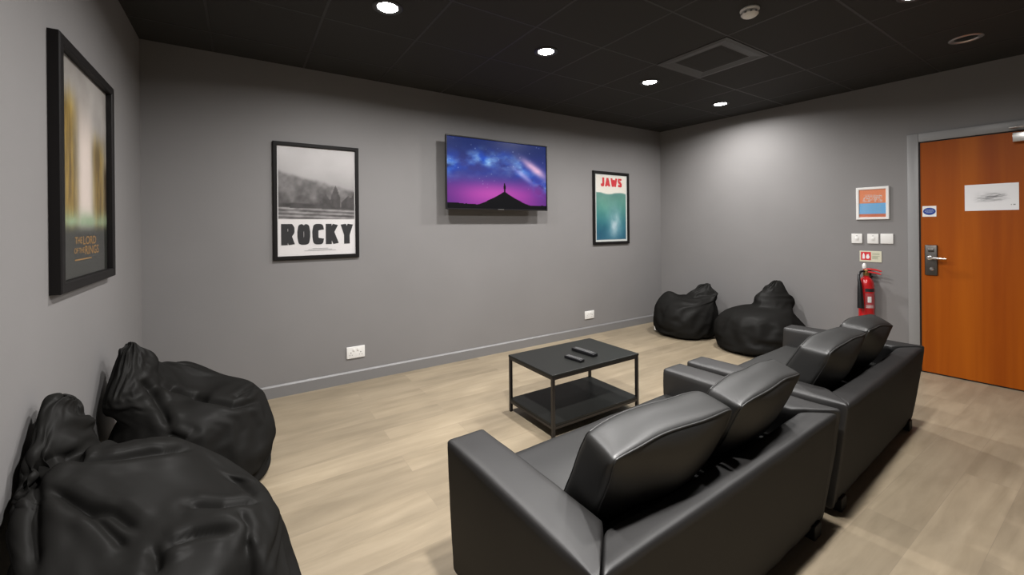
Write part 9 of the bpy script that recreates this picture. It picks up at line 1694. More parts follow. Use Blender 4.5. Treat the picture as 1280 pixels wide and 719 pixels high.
4,14,1,0,-1,-2,-1,-2,-3,-3,-4,-4,-6,-5,-5,-4,-5,-4,-4,-21,-10,-8,-5,-2,-4,-5,2,-1,0,2,12,9,-16,4,-19,-2,10,19,18,2,-5,-2,-16,-2,4,2,-1,12,21,7,-2,2,18,1,4,3,0,-12,-10,-10,
-5,-3,-4,-1,1,0,-1,-2,0,-1,0,-1,-3,-3,-3,13,0,-6,-3,2,-5,-16,-3,7,-6,-23,-11,6,-40,10,24,-12,-10,-6,13,23,13,7,5,1,2,0,1,-6,-12,6,2,11,11,8,-9,-3,4,6,5,5,0,3,-1,-12,
5,-4,-5,-4,-6,-5,-5,-3,-4,-6,-5,-5,0,3,-3,3,-4,-1,-11,3,-1,16,-15,-18,7,-10,-7,9,5,13,-18,-14,-1,4,3,5,4,4,5,8,7,0,0,-6,-25,-6,30,-7,-9,-2,2,17,2,0,18,9,-14,-5,-2,-4,
-2,-3,-1,-4,0,3,-1,-2,-4,-2,-12,-14,16,10,-2,-14,21,-5,9,0,35,-6,6,2,-4,-14,9,1,-2,0,3,3,3,2,4,1,0,-3,4,6,4,8,2,4,1,-1,3,2,-3,-17,-7,7,2,-18,3,-2,-3,-2,-2,-3,
-4,-5,-2,1,0,-6,11,-13,-23,9,6,2,-7,18,0,8,-41,-2,-4,20,0,-3,5,18,6,-1,2,8,1,3,2,3,11,1,4,3,6,6,-3,7,-5,-7,1,-6,8,-1,-8,-6,-1,6,-9,-3,-3,-2,-3,1,-4,-1,-7,-8,
-3,5,-11,6,-12,-9,12,-6,-24,-16,10,11,-10,7,-2,-4,13,6,2,4,12,12,5,8,8,8,-1,29,-21,25,-10,18,-14,3,-22,15,1,1,1,-6,-1,6,-8,20,-31,2,-7,2,-8,-8,-14,-8,-10,-13,-2,-11,-10,-5,10,1,
7,-3,0,0,14,-16,-5,-4],
[0,4,5,4,4,4,4,3,3,3,2,2,1,1,0,0,-1,-1,-2,-2,-3,-3,-3,-4,-4,-4,-4,-5,-4,-4,-5,-4,-4,-4,-4,-3,-3,-3,-2,-2,-1,-1,0,0,1,1,2,2,3,3,3,4,4,4,4,5,0,7,6,6,
6,5,5,5,5,3,3,2,2,1,1,-1,-1,-2,-2,-3,-3,-5,-5,-5,-5,-6,-6,-6,-7,-7,-6,-6,-6,-5,-5,-5,-5,-3,-3,-2,-2,-1,-1,1,1,2,2,3,3,5,5,5,5,6,6,6,0,6,6,7,6,6,5,5,
3,4,3,3,2,1,0,0,-1,-2,-3,-3,-4,-3,-5,-5,-6,-6,-7,-6,-6,-6,-6,-7,-6,-6,-5,-5,-3,-4,-3,-3,-2,-1,0,0,1,2,3,3,4,3,5,5,6,6,7,6,0,7,6,5,6,6,5,5,4,4,3,3,
1,1,0,0,-1,-1,-3,-3,-4,-4,-5,-5,-6,-6,-5,-6,-7,-7,-6,-5,-6,-6,-5,-5,-4,-4,-3,-3,-1,-1,0,0,1,1,3,3,4,4,5,5,6,6,5,6,0,6,6,7,6,5,6,4,5,3,4,1,2,1,1,-1,
-1,-2,-1,-4,-3,-5,-4,-6,-5,-6,-7,-6,-6,-6,-6,-7,-6,-5,-6,-4,-5,-3,-4,-1,-2,-1,-1,1,1,2,1,4,3,5,4,6,5,6,7,6,0,6,7,6,6,5,5,5,4,4,3,3,2,1,0,0,-1,-2,-3,-3,
-4,-4,-5,-5,-5,-6,-6,-7,-6,-6,-7,-6,-6,-5,-5,-5,-4,-4,-3,-3,-2,-1,0,0,1,2,3,3,4,4,5,5,5,6,6,7,0,7,6,6,5,7,4,5,5,3,3,2,2,1,1,-1,-1,-2,-2,-3,-3,-5,-5,-4,
-7,-5,-6,-6,-7,-7,-6,-6,-5,-7,-4,-5,-5,-3,-3,-2,-2,-1,-1,1,1,2,2,3,3,5,5,4,7,5,6,6,0,6,6,6,7,5,6,4,4,4,3,3,1,2,-1,1,-2,-1,-3,-3,-4,-4,-4,-6,-5,-7,-6,-6,
-6,-6,-6,-6,-7,-5,-6,-4,-4,-4,-3,-3,-1,-2,1,-1,2,1,3,3,4,4,4,6,5,7,6,6,0,6,7,6,5,6,5,5,4,4,3,2,3,0,1,-1,0,-3,-2,-3,-4,-4,-5,-5,-6,-5,-6,-7,-6,-6,-7,-6,
-5,-6,-5,-5,-4,-4,-3,-2,-3,0,-1,1,0,3,2,3,4,4,5,5,6,5,6,7,1,11,15,16,12,8,14,5,6,-2,8,7,4,3,3,-3,-2,-2,-7,-5,-11,-6,-11,-8,-16,-21,0,-15,-9,-9,-17,-11,-15,-12,-9,-10,
-6,4,-3,-2,-9,-1,-7,-2,0,1,3,9,3,7,6,6,10,20,17,14,-9,16,7,-8,11,19,-12,14,9,-9,8,-15,4,23,-29,4,-3,20,-14,-7,1,7,-14,-15,13,3,-20,-3,-3,1,-4,-11,-7,-12,10,-5,-5,-17,25,-32,
25,-12,-14,20,-8,-9,-7,-14,-5,5,5,14,17,11,2,9,-7,10,4,15,-5,6,9,9,3,7,-2,13,-6,-5,7,-8,7,-7,4,-1,2,-13,-1,-4,-10,-10,-2,-9,-2,-21,3,-7,-6,-4,-1,2,-16,11,3,-11,-15,-1,5,-11,
3,-5,-9,-5,-4,3,12,13,12,3,16,12,0,5,11,7,7,-10,11,0,-9,27,-4,6,9,-14,15,-14,14,-20,8,6,-6,-10,4,-1,-15,-4,-10,-5,-7,2,-13,-5,-4,16,-22,-14,4,0,-9,22,-33,-8,4,-11,0,-2,-2,-1,
7,1,8,14,3,16,11,8,-4,3,2,1,8,11,15,2,13,0,-8,-7,-4,3,11,15,-19,-7,-4,-17,-11,6,8,5,0,-3,-3,-1,-11,-2,-3,-6,-7,-16,-5,2,12,-13,-17,-2,1,8,31,-15,-9,-3,-2,-1,-2,2,-13,4,
22,12,9,2,-8,1,1,-1,-10,-9,9,22,7,-1,4,-2,-2,-1,-18,7,14,4,-5,-22,-8,-3,2,22,9,-4,-3,-3,1,3,-1,1,-4,-2,2,7,36,5,-54,15,0,-28,2,-9,3,1,9,-24,4,-19,10,6,10,9,9,2,
-5,4,2,-6,-16,11,9,-11,22,0,-6,-2,-3,-3,21,0,-9,2,2,8,1,-7,-9,-23,16,7,1,-3,-4,0,-2,-5,10,1,8,-3,-38,28,11,-52,4,29,-19,55,-12,-19,-26,6,-17,8,5,2,2,10,3,1,-1,0,-4,-19,
18,4,-4,16,-11,0,-19,-9,-6,-3,0,30,7,1,0,12,-2,-9,-5,3,-2,3,2,4,-2,-8,0,12,18,0,15,-1,-32,-22,-14,13,10,5,8,0,16,4,-25,-11,-7,0,4,3,-2,0,-4,5,1,1,-12,10,8,-1,-1,-6,
-4,-3,25,0,1,-17,1,-41,30,9,-1,6,7,6,0,-6,-16,2,1,3,1,2,-4,18,-24,32,-29,-24,34,-40,10,17,5,3,5,-14,19,-3,8,-13,1,-3,-1,-1,-2,-2,-4,5,6,-1,-15,22,4,-2,-8,-9,0,-3,4,16,
3,8,-26,-18,0,18,1,4,1,-1,-8,-12,7,5,1,1,9,-4,7,-14,6,-27,-2,8,-20,13,16,15,3,6,17,-16,-8,2,-6,20,1,-2,-5,-6,2,-7,-3,0,7,-3,27,-30,0,0,-17,1,9,-3,3,2,5,-4,-21,11,
-14,21,2,-1,0,0,-1,-1,-15,17,7,-3,4,1,16,-17,-2,-1,19,-1,-7,12,-10,4,-1,2,4,7,-29,8,12,15,4,4,-5,0,-7,-16,2,-1,7,-5,-1,13,-14,-3,-7,-4,1,1,5,-4,5,0,13,-18,-1,2,4,-1,
-1,0,1,-2,-5,5,6,8,-2,4,-10,10,1,-1,5,14,-7,-5,-1,3,0,1,4,-8,6,-9,23,5,5,5,0,-4,-12,-9,-6,-9,3,-5,3,13,-2,-16,-9,4,-8,1,4,10,-7,-4,-21,27,15,-20,2,2,-1,1,-4,-2,
21,-15,1,1,8,2,3,0,-1,-1,-3,17,1,-18,13,-5,3,4,2,-2,5,2,10,11,-6,8,2,-10,-12,-5,-10,-1,1,-3,-2,1,-9,-7,13,-7,-11,-18,6,7,3,-20,28,37,-34,-18,-12,22,-5,10,3,2,-14,20,1,3,
1,2,-4,10,0,2,9,-10,17,-6,3,12,-6,-6,-7,-7,13,12,16,-15,12,5,0,-6,-8,-13,-4,-10,-2,0,-2,-7,13,4,-3,-14,-14,-10,-7,9,-1,4,29,-22,-26,7,0,11,13,-6,-4,21,-4,4,0,8,-6,1,10,-5,
4,2,-1,-4,11,4,7,4,-2,-1,-22,34,-22,24,1,-6,10,4,-2,-11,-6,-5,-9,-9,0,-4,-3,-3,-4,4,1,-8,-10,-3,-5,-1,1,8,-11,10,12,-37,33,-14,6,3,3,7,4,-2,3,0,5,2,3,8,4,0,-13,23,
-15,20,2,-9,8,0,-4,0,6,5,-6,4,8,-1,-3,-4,-11,-3,-7,-8,-12,-8,-7,1,-5,-7,-3,6,-2,1,0,-19,-4,31,-2,-18,8,19,-21,-10,4,3,22,-10,21,-13,8,0,-2,5,3,7,7,4,-1,-14,26,4,8,6,
-3,9,-1,-31,21,-1,-10,12,6,-9,-7,-5,-4,-7,-7,-5,-21,-7,-8,-6,-2,-4,-2,-8,5,16,-19,-19,5,-7,6,4,-1,1,1,-3,10,9,-3,14,-3,2,1,4,6,6,3,2,6,6,8,9,-7,13,13,-11,20,-15,-4,7,
8,-24,10,11,-11,-9,-1,-4,-3,-5,-7,-6,-24,-9,-9,-7,-3,-3,-10,-3,-6,4,2,6,-13,-5,-5,-2,4,6,3,6,-4,5,11,2,4,1,2,5,5,4,2,6,8,10,8,1,9,8,-9,18,-9,7,-9,15,-27,19,19,-1,
-4,-7,-22,1,-11,-8,-4,-5,-33,-6,-8,-8,-7,-2,-4,-11,-1,-7,0,1,2,-1,-4,-3,-3,2,4,4,5,5,7,9,7,5,5,3,5,5,6,7,7,6,4,4,6,0,9,-3,4,-1,11,-22,30,-17,-13,14,-14,5,6,-22,
-4,-5,-8,-7,-39,-7,-7,-9,-5,-6,-3,-2,-7,-5,-4,-3,0,2,3,2,2,2,1,2,2,4,5,5,7,6,7,9,10,10,9,6,5,3,4,6,4,6,2,1,-2,2,-9,22,-24,27,-20,-20,14,-15,-2,0,-12,-8,-6,-7,
-37,-3,-2,-8,-4,-5,-5,-1,-7,0,-1,5,-3,3,4,4,6,2,5,5,4,4,2,4,3,5,5,6,6,7,5,5,5,5,4,2,8,2,2,1,-1,-3,0,-24,19,-13,16,-12,-31,1,-9,-5,0,-4,-7,-4,-38,-1,-1,7,
-18,-5,-4,-3,19,-4,-11,-3,22,-15,-3,1,1,7,16,-5,3,3,5,3,4,4,10,14,2,2,3,4,5,5,3,0,-9,0,13,-3,-3,-8,-4,11,-12,0,-31,-1,21,-5,-5,-4,-5,-5,-4,-9,-33,-2,-3,-3,15,5,3,0,
-42,-2,24,5,-9,21,8,5,8,-20,-16,15,5,2,4,3,3,1,-5,1,9,4,3,4,2,-1,-4,18,4,-4,-27,17,4,7,4,-3,-6,-26,-2,-3,-11,-6,-4,-4,-3,-2,-1,3,-18,-7,-7,-3,-1,-1,2,2,36,9,-44,-10,
-3,2,4,9,-2,30,5,-17,-4,5,4,9,12,5,4,-6,-3,1,3,0,2,2,6,-17,-1,0,10,-16,-2,-1,-2,-4,-5,8,19,1,-4,-5,-3,-6,-4,-4,-3,-3,-2,-12,1,-1,0,-12,-6,-2,-2,5,44,3,-30,-13,-7,-7,
1,-2,14,33,4,1,1,0,-6,6,4,5,4,3,3,3,1,2,0,1,1,3,3,1,1,-1,-1,-3,-4,-5,-17,2,-1,-2,-2,0,-1,-2,-4,-4,18,7,-5,-8,-27,-1,-2,-4,-5,1,-14,10,43,7,-4,-5,-4,-4,-6,-17,
0,0,0,1,3,1,1,1,2,2,0,-1,-1,-1,-1,1,1,1,1,1,-1,-1,-2,1,10,12,15,-1,0,2,-3,0,-1,-1,0,-1,12,-7,-1,0,17,-5,-21,-10,-4,-13,9,-5,-17,6,-16,-6,1,1,14,2,11,13,4,0,
2,1,5,3,2,4,4,5,4,4,5,5,4,4,4,2,3,3,2,-13,10,3,-1,0,-1,-2,-2,-2,-2,-1,-16,-3,23,-2,-19,-6,-3,9,16,-3,-19,-13,-19,-7,-3,-4,22,22,-23,-6,-16,15,-12,16,1,0,-1,2,2,2,
2,1,1,2,4,4,5,5,5,4,3,4,3,1,5,21,-24,4,4,-4,3,3,0,-8,4,-7,12,-6,10,-1,10,-19,-10,-9,0,10,16,9,4,-3,-2,-9,-5,-17,15,-5,-6,-21,7,-26,24,-1,3,1,1,4,4,5,3,5,
16,5,2,1,2,1,-2,1,-1,-2,4,2,14,-6,0,-7,0,-3,6,-2,-5,2,-10,-4,9,-7,-6,10,-1,-2,-29,-12,-9,-5,-2,-1,-2,-1,1,6,7,10,5,10,4,5,-22,9,3,-1,1,7,2,0,20,1,-11,0,1,3,
1,1,2,1,3,6,-2,-2,5,-1,8,14,-14,-3,-3,9,-17,1,5,0,21,-5,3,-1,-3,-9,16,-5,-5,-7,-4,-7,-8,-7,-18,-7,-8,-3,5,-5,0,2,13,-8,18,3,1,14,2,14,-13,16,2,-1,15,2,4,1,2,1,
5,3,0,0,-2,4,-6,-2,13,-6,-1,-6,-1,-12,-4,-2,-9,-12,-9,0,-8,-10,0,4,-2,-5,-1,4,3,-1,9,-12,21,-1,-3,-2,-7,11,4,2,-3,15,1,-3,2,10,-2,-8,23,1,-10,2,-1,4,3,3,-5,6,5,-3,
-4,-1,0,0,-16,-1,-8,6,5,6,0,-6,1,6,-19,-2,-4,-7,-11,-6,8,3,-10,-14,10,-8,1,-4,11,11,2,13,6,-12,1,7,-4,4,12,-7,6,-8,25,6,-21,27,6,11,0,18,-4,14,-8,7,1,4,-17,-2,-12,10,
-7,-3,-9,-1,-5,-12,-3,-1],
[2,0,0,0,0,0,0,0,0,0,0,0,0,0,0,0,0,0,0,0,0,0,0,0,0,0,0,0,0,0,0,0,0,0,0,0,0,0,0,0,0,0,0,0,0,0,0,0,0,0,0,0,0,0,0,0,0,0,0,0,
0,0,0,0,0,0,0,0,0,0,0,0,0,0,0,0,0,0,0,0,0,0,0,0,0,0,0,0,0,0,0,0,0,0,0,0,0,0,0,0,0,0,0,0,0,0,0,0,0,0,0,0,0,0,0,0,0,0,0,0,
0,0,0,0,0,0,0,0,0,0,0,0,0,0,0,0,0,0,0,0,0,0,0,0,0,0,0,0,0,0,0,0,0,0,0,0,0,0,0,0,0,0,0,0,0,0,0,0,0,0,0,0,0,0,0,0,0,0,0,0,
0,0,0,0,0,0,0,0,0,0,0,0,0,0,0,0,0,0,0,0,0,0,0,0,0,0,0,0,0,0,0,0,0,0,0,0,0,0,0,0,0,0,0,0,0,0,0,0,0,0,0,0,0,0,0,0,0,0,0,0,
0,0,0,0,0,0,0,0,0,0,0,0,0,0,0,0,0,0,0,0,0,0,0,0,0,0,0,0,0,0,0,0,0,0,0,0,0,0,0,0,0,0,0,0,0,0,0,0,0,0,0,0,0,0,0,0,0,0,0,0,
0,0,0,0,0,0,0,0,0,0,0,0,0,0,0,0,0,0,0,0,0,0,0,0,0,0,0,0,0,0,0,0,0,0,0,0,0,0,0,0,0,0,0,0,0,0,0,0,0,0,0,0,0,0,0,0,0,0,0,0,
0,0,0,0,0,0,0,0,0,0,0,0,0,0,0,0,0,0,0,0,0,0,0,0,0,0,0,0,0,0,0,0,0,0,0,0,0,0,0,0,0,0,0,0,0,0,0,0,0,0,0,0,0,0,0,0,0,0,0,0,
0,0,0,0,0,0,0,0,0,0,0,0,0,0,0,0,0,0,0,0,0,0,0,0,0,0,0,0,0,0,0,0,0,0,0,0,0,0,0,0,0,0,0,0,0,0,0,0,0,0,0,0,0,0,0,0,0,0,0,0,
0,0,0,0,0,0,0,0,0,0,0,0,0,0,0,0,0,0,0,0,0,0,0,0,1,0,-2,9,-5,7,-9,8,-11,16,-15,0,5,-1,-2,0,0,-2,9,-6,8,-12,3,-2,2,8,-11,14,-14,9,-6,-1,-1,3,4,3,
-11,30,-30,9,-5,11,-9,-4,-2,3,-3,10,-10,9,-9,1,-1,2,3,-3,60,-2,-23,24,-3,-29,30,-4,-36,38,-15,22,-4,-32,34,3,-5,-24,27,-3,-3,-19,28,-3,-30,26,-9,-4,-21,33,-1,4,-2,-27,27,-7,-35,-34,63,-30,
39,-3,-26,35,2,-7,1,-16,-22,25,-19,27,2,5,-31,32,-28,5,59,-53,46,10,0,-17,-6,-51,70,-38,-25,67,-67,-13,17,57,-48,-9,12,45,-56,-1,57,-43,-9,-17,80,-42,-27,1,13,43,-1,-41,23,23,5,-8,-56,-5,65,-69,
-11,-1,0,7,69,-62,63,-64,-3,24,46,-49,-4,0,-29,32,-9,53,-61,-10,84,-48,-48,9,19,-32,45,40,-50,-36,13,24,-16,-18,22,7,-28,11,29,12,-5,-28,38,7,7,23,-68,31,26,1,-4,19,-31,-23,-38,39,11,6,-1,-8,
-40,33,-24,65,-35,-35,-16,22,51,-3,-2,-5,-23,-45,34,20,-34,42,9,5,1,-2,-7,-32,33,6,6,10,1,-1,-1,1,0,1,-5,-12,-46,31,3,3,-9,-42,36,15,17,-7,-73,6,51,14,20,-1,-2,-4,-3,1,2,9,-19,-27,
30,0,2,1,58,-6,-1,8,-4,-11,9,8,3,2,-3,-5,-1,0,2,2,1,-1,-1,-1,-1,1,3,6,-1,-1,-5,-7,1,-3,-2,4,3,2,1,3,-21,-12,36,-2,-2,-1,4,3,2,-5,-4,-6,12,-15,16,4,-2,-9,-1,2,
62,1,-7,3,-17,12,5,-2,7,1,-3,-2,0,-1,-4,3,4,-1,-4,-10,1,7,5,-1,0,-8,3,11,-2,0,-5,-7,8,4,2,1,-6,6,-5,-13,3,10,-7,4,4,-2,-12,10,-3,9,1,-3,-3,4,-2,-4,63,-4,3,-21,
18,0,-9,6,5,1,-5,-5,-3,-3,-2,15,3,1,-2,-5,2,3,0,-3,-2,1,3,0,8,-2,0,-9,-27,26,-12,-1,24,-4,-13,14,2,-3,-4,0,-5,-2,6,1,0,1,0,-6,5,4,-5,2,61,4,-3,3,-1,-2,-4,3,
1,-1,-3,2,0,2,0,-14,16,2,-1,-2,-3,-6,-5,4,5,1,1,3,5,-2,-1,-14,15,-8,12,-13,10,-22,13,8,0,-2,-5,-3,0,4,-1,1,-2,-2,0,0,4,3,-1,2,67,-1,-2,0,-2,-2,5,-2,-2,-1,2,-1,
1,-2,4,-2,-1,5,1,-1,-2,-2,0,-9,7,4,-1,0,0,3,-5,6,-1,-24,-2,16,-24,23,8,1,1,-2,-10,3,1,4,7,-4,-4,-2,0,4,1,3,1,-4,50,2,7,8,0,2,-10,-3,4,0,1,0,1,1,-5,2,
-6,6,2,1,-2,-1,-1,1,-7,13,-7,6,0,2,-8,6,-1,-2,-9,2,6,-5,8,0,3,1,-5,-10,6,6,6,-3,0,-2,-3,-2,-2,8,1,-2,61,4,3,-3,4,1,-2,-6,-3,0,2,1,2,2,0,-2,-4,-1,2,1,
0,-1,0,1,-1,3,-3,-2,2,2,2,-8,1,-1,-1,-10,10,3,1,1,3,3,-2,-2,-3,7,0,2,2,-1,0,-4,0,-1,1,-12,58,2,3,-3,2,7,-1,-1,-6,-2,2,4,1,2,-7,6,-3,-4,-1,2,1,1,-2,-12,
14,-3,-2,-4,1,2,-1,2,-1,-1,1,-5,0,4,-1,2,3,3,2,1,-1,0,1,-5,7,-3,0,4,-3,-4,-7,6,59,-1,-3,3,-2,0,11,-1,-6,-16,9,8,4,-12,14,-1,-1,-10,-14,18,-4,6,-2,3,-17,11,-1,-4,
-1,0,4,1,-1,1,-1,4,-17,10,-1,-6,7,6,5,5,-1,-1,-8,14,-7,-6,-3,-4,0,9,5,-3,60,-9,0,-9,17,3,2,2,-5,-5,-5,10,1,-1,5,-4,-18,8,-1,7,7,-6,-15,19,-7,-3,0,0,-3,-2,-4,12,
1,1,2,1,-5,-3,-4,-1,1,-1,9,-8,14,-10,3,9,-4,-5,-2,5,-2,-4,-6,4,45,2,3,0,-15,17,7,0,-2,0,-1,2,-2,-1,-10,7,9,-26,29,-8,2,-1,0,-1,-2,-8,7,-15,9,1,3,-8,9,4,5,-10,
9,-9,0,4,-9,-4,3,4,0,-4,8,2,-1,3,-3,-3,7,-12,4,4,43,1,-6,9,-5,-18,6,17,3,9,5,-10,-7,18,-6,-12,10,18,-9,-12,-3,-12,41,-24,24,-31,8,23,-12,-4,10,-1,-18,-5,7,7,-23,6,0,-7,
2,-14,0,19,-12,0,9,-4,-6,9,1,-1,-5,-3,2,-2,39,0,-2,-3,1,-3,1,-3,11,16,-6,-14,13,-8,3,0,-5,1,1,-16,13,17,-31,33,-26,15,0,-1,1,2,-1,-3,-1,0,-2,-6,22,-7,-13,13,-25,14,3,-7,
-8,10,-3,-6,5,-1,0,2,0,-2,1,2,23,2,1,-1,1,2,-10,1,-7,14,7,12,-8,4,3,-1,-1,0,-8,11,-13,-2,12,-19,12,1,3,0,-1,-2,-2,2,2,2,-2,11,-7,-12,16,-21,11,-3,3,-18,18,-13,-11,-3,
-4,9,7,1,-1,1,1,0,15,4,2,0,-1,2,3,-10,9,-10,5,4,4,1,1,4,1,0,-2,-1,-1,1,-2,0,1,2,0,-2,-2,0,2,3,2,0,-1,-3,-1,7,-10,8,-1,-1,-17,16,-32,21,-5,8,-1,4,-9,-4,
1,0,-6,-1,17,1,0,-1,4,1,3,2,-3,-1,-5,-2,0,-1,0,0,0,4,1,-2,0,-1,0,0,-1,0,-1,-1,0,0,1,0,1,0,1,1,2,1,3,1,1,-5,5,-20,22,-21,16,-23,26,-22,15,3,-4,-3,1,1,
43,-1,2,1,2,-1,-5,-1,-18,-3,-1,9,-13,3,2,-1,5,-16,-3,2,4,1,1,2,3,-8,0,1,7,-6,-1,0,1,5,7,9,-8,-2,-4,1,0,2,2,15,-6,4,-7,13,-16,19,-7,2,7,2,-2,0,58,-2,-1,4,
-12,-6,-4,-5,28,-4,-16,-9,21,-17,-10,-5,-7,14,15,-25,-7,0,0,-1,1,15,18,-26,-8,6,3,3,3,1,-1,0,32,-1,-11,1,1,6,2,-5,0,1,0,2,14,-1,-1,0,-1,1,0,-8,55,-4,1,1,7,-1,-1,0,
-24,-3,25,2,-6,10,1,0,-1,-8,-19,22,2,-2,0,-1,-1,-3,-15,32,-7,-2,-1,1,2,4,8,-14,-22,4,24,-7,-2,-5,-2,1,3,4,2,0,-19,-11,-7,3,6,8,9,10,21,19,-16,-13,-4,7,10,16,19,-1,-12,-11,
-4,5,6,8,-1,7,-1,1,-1,0,0,2,0,1,1,0,7,2,1,1,0,-1,-8,8,0,1,-8,5,0,-1,-1,-1,-2,-1,-3,-3,0,-1,0,-5,-6,-7,-6,-5,61,-13,5,1,4,-11,-9,-15,-4,16,18,1,2,-4,-2,-5,
1,-1,9,5,1,1,1,1,-2,-9,-6,-8,0,1,-1,-2,-2,-3,0,2,1,0,-1,2,1,2,2,3,3,2,7,-3,-1,0,0,0,0,3,4,2,56,-6,2,2,-3,0,-1,-2,-4,3,-13,14,7,0,2,3,2,1,0,-4,
-1,-2,-2,-1,3,10,2,0,0,-2,0,-2,-1,-3,-2,-1,-1,-1,1,-1,1,0,0,0,1,-1,-7,0,0,0,2,0,3,1,-1,0,52,-1,7,2,-3,1,3,-2,-2,-9,8,-2,-10,8,-19,-8,2,2,11,-2,14,11,4,-3,
-4,-16,-4,-3,-1,0,-2,-2,-1,0,-1,-2,0,1,0,0,1,-1,0,16,-16,-10,-5,-3,-3,1,1,3,2,11,23,5,55,2,-4,0,5,5,-4,0,3,0,-9,-7,1,-5,19,7,-9,-5,-12,15,-24,11,-13,-4,3,14,9,6,
1,1,1,0,-1,-1,-1,0,-1,-1,-1,0,-1,1,0,-19,19,0,1,4,-1,-2,-2,5,0,-10,-18,6,41,6,6,1,-4,-5,7,8,-1,-4,-4,2,1,2,3,3,6,0,2,-15,0,-21,18,6,-6,-3,-8,-5,0,-3,3,13,
-10,-1,1,1,2,2,3,1,2,3,-1,0,-10,5,2,5,4,0,-3,-3,1,2,1,-5,52,1,0,1,0,-1,-1,-11,-8,-3,-1,-4,-2,-3,4,10,10,8,8,7,14,1,-25,8,9,0,-1,-9,-1,6,-15,-7,11,-2,0,-1,
0,0,1,1,-1,-2,1,1,-1,0,-3,-7,6,5,-2,-5,3,2,-3,-2,36,0,2,1,3,9,-4,3,2,2,1,3,-2,-2,-14,-7,-14,-4,0,-6,1,-6,4,-10,15,4,4,-3,5,21,10,-12,-4,14,-10,2,-1,-1,0,0,
-3,-1,1,0,2,-6,4,4,-9,3,4,3,1,9,-1,-2,33,-12,-6,2,-2,-3,4,13,6,-3,4,13,3,2,10,-3,14,2,1,-1,-3,-9,1,5,-7,13,-3,-6,0,-9,13,6,-13,-13,12,1,-4,-3,1,4,-8,-3,-2,-1,
7,7,-4,-3,-1,-10,2,-5,-14,-15,3,12,51,5,0,5,-10,6,-12,8,-6,5,-15,-1,-7,-7,-5,3,-5,9,-9,20,-5,14,-3,-6,-23,-3,21,7,-18,0,8,6,0,-14,-11,10,2,-12,-2,17,4,-13,1,16,0,9,6,20,
-18,3,-5,12,-3,0,-1,8]]),
}
# folds pressed into the fabric: (depth, width, points along the fold), metres from the bag's base
CREASES = {
    'a': [
        (0.0225, 0.025, [(-0.267, 0.167, 0.633), (-0.244, 0.195, 0.61), (-0.201, 0.144, 0.616), (-0.168, 0.145, 0.607), (-0.133, 0.145, 0.597), (-0.104, 0.152, 0.59), (-0.073, 0.161, 0.582), (-0.041, 0.165, 0.576), (-0.006, 0.168, 0.571), (0.029, 0.191, 0.556), (0.064, 0.227, 0.537)]),
        (0.0195, 0.02, [(-0.248, 0.051, 0.581), (-0.217, 0.021, 0.567), (-0.188, -0.004, 0.552), (-0.16, -0.025, 0.535), (-0.129, -0.036, 0.522), (-0.097, -0.048, 0.51), (-0.065, -0.083, 0.493), (-0.034, -0.115, 0.474)]),
        (0.015, 0.0175, [(-0.154, -0.03, 0.531), (-0.134, -0.053, 0.515), (-0.113, -0.078, 0.5), (-0.093, -0.103, 0.486), (-0.073, -0.125, 0.471), (-0.054, -0.147, 0.456)]),
        (0.024, 0.025, [(-0.267, 0.167, 0.633), (-0.292, 0.14, 0.622), (-0.304, 0.133, 0.602), (-0.312, 0.113, 0.588), (-0.316, 0.079, 0.581), (-0.325, 0.071, 0.555), (-0.329, 0.047, 0.537)]),
        (0.0225, 0.0225, [(0.028, -0.193, 0.45), (0.05, -0.192, 0.453), (0.073, -0.188, 0.454), (0.096, -0.183, 0.454), (0.12, -0.186, 0.453), (0.144, -0.19, 0.451), (0.169, -0.197, 0.452), (0.194, -0.2, 0.451)]),
        (0.021, 0.0213, [(0.073, -0.064, 0.481), (0.103, -0.068, 0.473), (0.134, -0.078, 0.467), (0.165, -0.089, 0.461), (0.196, -0.087, 0.454), (0.229, -0.083, 0.445), (0.262, -0.071, 0.431)]),
        (0.0135, 0.0175, [(0.17, 0.121, 0.44), (0.201, 0.1, 0.426), (0.226, 0.044, 0.421), (0.249, -0.042, 0.433)]),
        (0.0225, 0.0225, [(0.011, -0.182, 0.451), (0.02, -0.227, 0.444), (0.026, -0.258, 0.43)]),
        (0.0195, 0.0225, [(-0.298, 0.131, 0.597), (-0.283, 0.071, 0.588), (-0.275, 0.038, 0.57), (-0.268, 0.005, 0.552), (-0.262, -0.023, 0.534), (-0.255, -0.053, 0.518), (-0.245, -0.083, 0.502), (-0.236, -0.111, 0.487), (-0.228, -0.138, 0.472)]),
        (0.012, 0.015, [(0.209, -0.137, 0.449), (0.234, -0.182, 0.429), (0.229, -0.226, 0.415), (0.225, -0.24, 0.384)]),
    ],
    'b': [
        (0.0195, 0.0225, [(-0.195, -0.09, 0.609), (-0.162, -0.081, 0.552), (-0.133, -0.14, 0.52), (-0.107, -0.182, 0.485), (-0.087, -0.242, 0.453), (-0.07, -0.281, 0.415)]),
        (0.0225, 0.025, [(-0.132, -0.03, 0.545), (-0.081, -0.067, 0.526), (-0.039, -0.036, 0.488), (0.007, -0.02, 0.455), (0.063, -0.145, 0.466), (0.12, -0.167, 0.446), (0.178, -0.193, 0.427), (0.23, -0.165, 0.415), (0.285, -0.1, 0.39)]),
        (0.015, 0.0187, [(0.177, -0.133, 0.444), (0.238, -0.059, 0.453), (0.289, 0.029, 0.431)]),
        (0.0135, 0.0175, [(-0.068, -0.294, 0.391), (-0.004, -0.332, 0.363)]),
        (0.012, 0.0175, [(0.223, -0.123, 0.434), (0.256, -0.059, 0.444)]),
    ],
}
def fold_points(key):
    nu, nv, d = FOLDS[key]
    out = [np.cumsum(np.cumsum(np.array(c).reshape(nv + 1, nu), 1), 0) for c in d]
    return np.stack(out, -1) * 0.0005, nu, nv

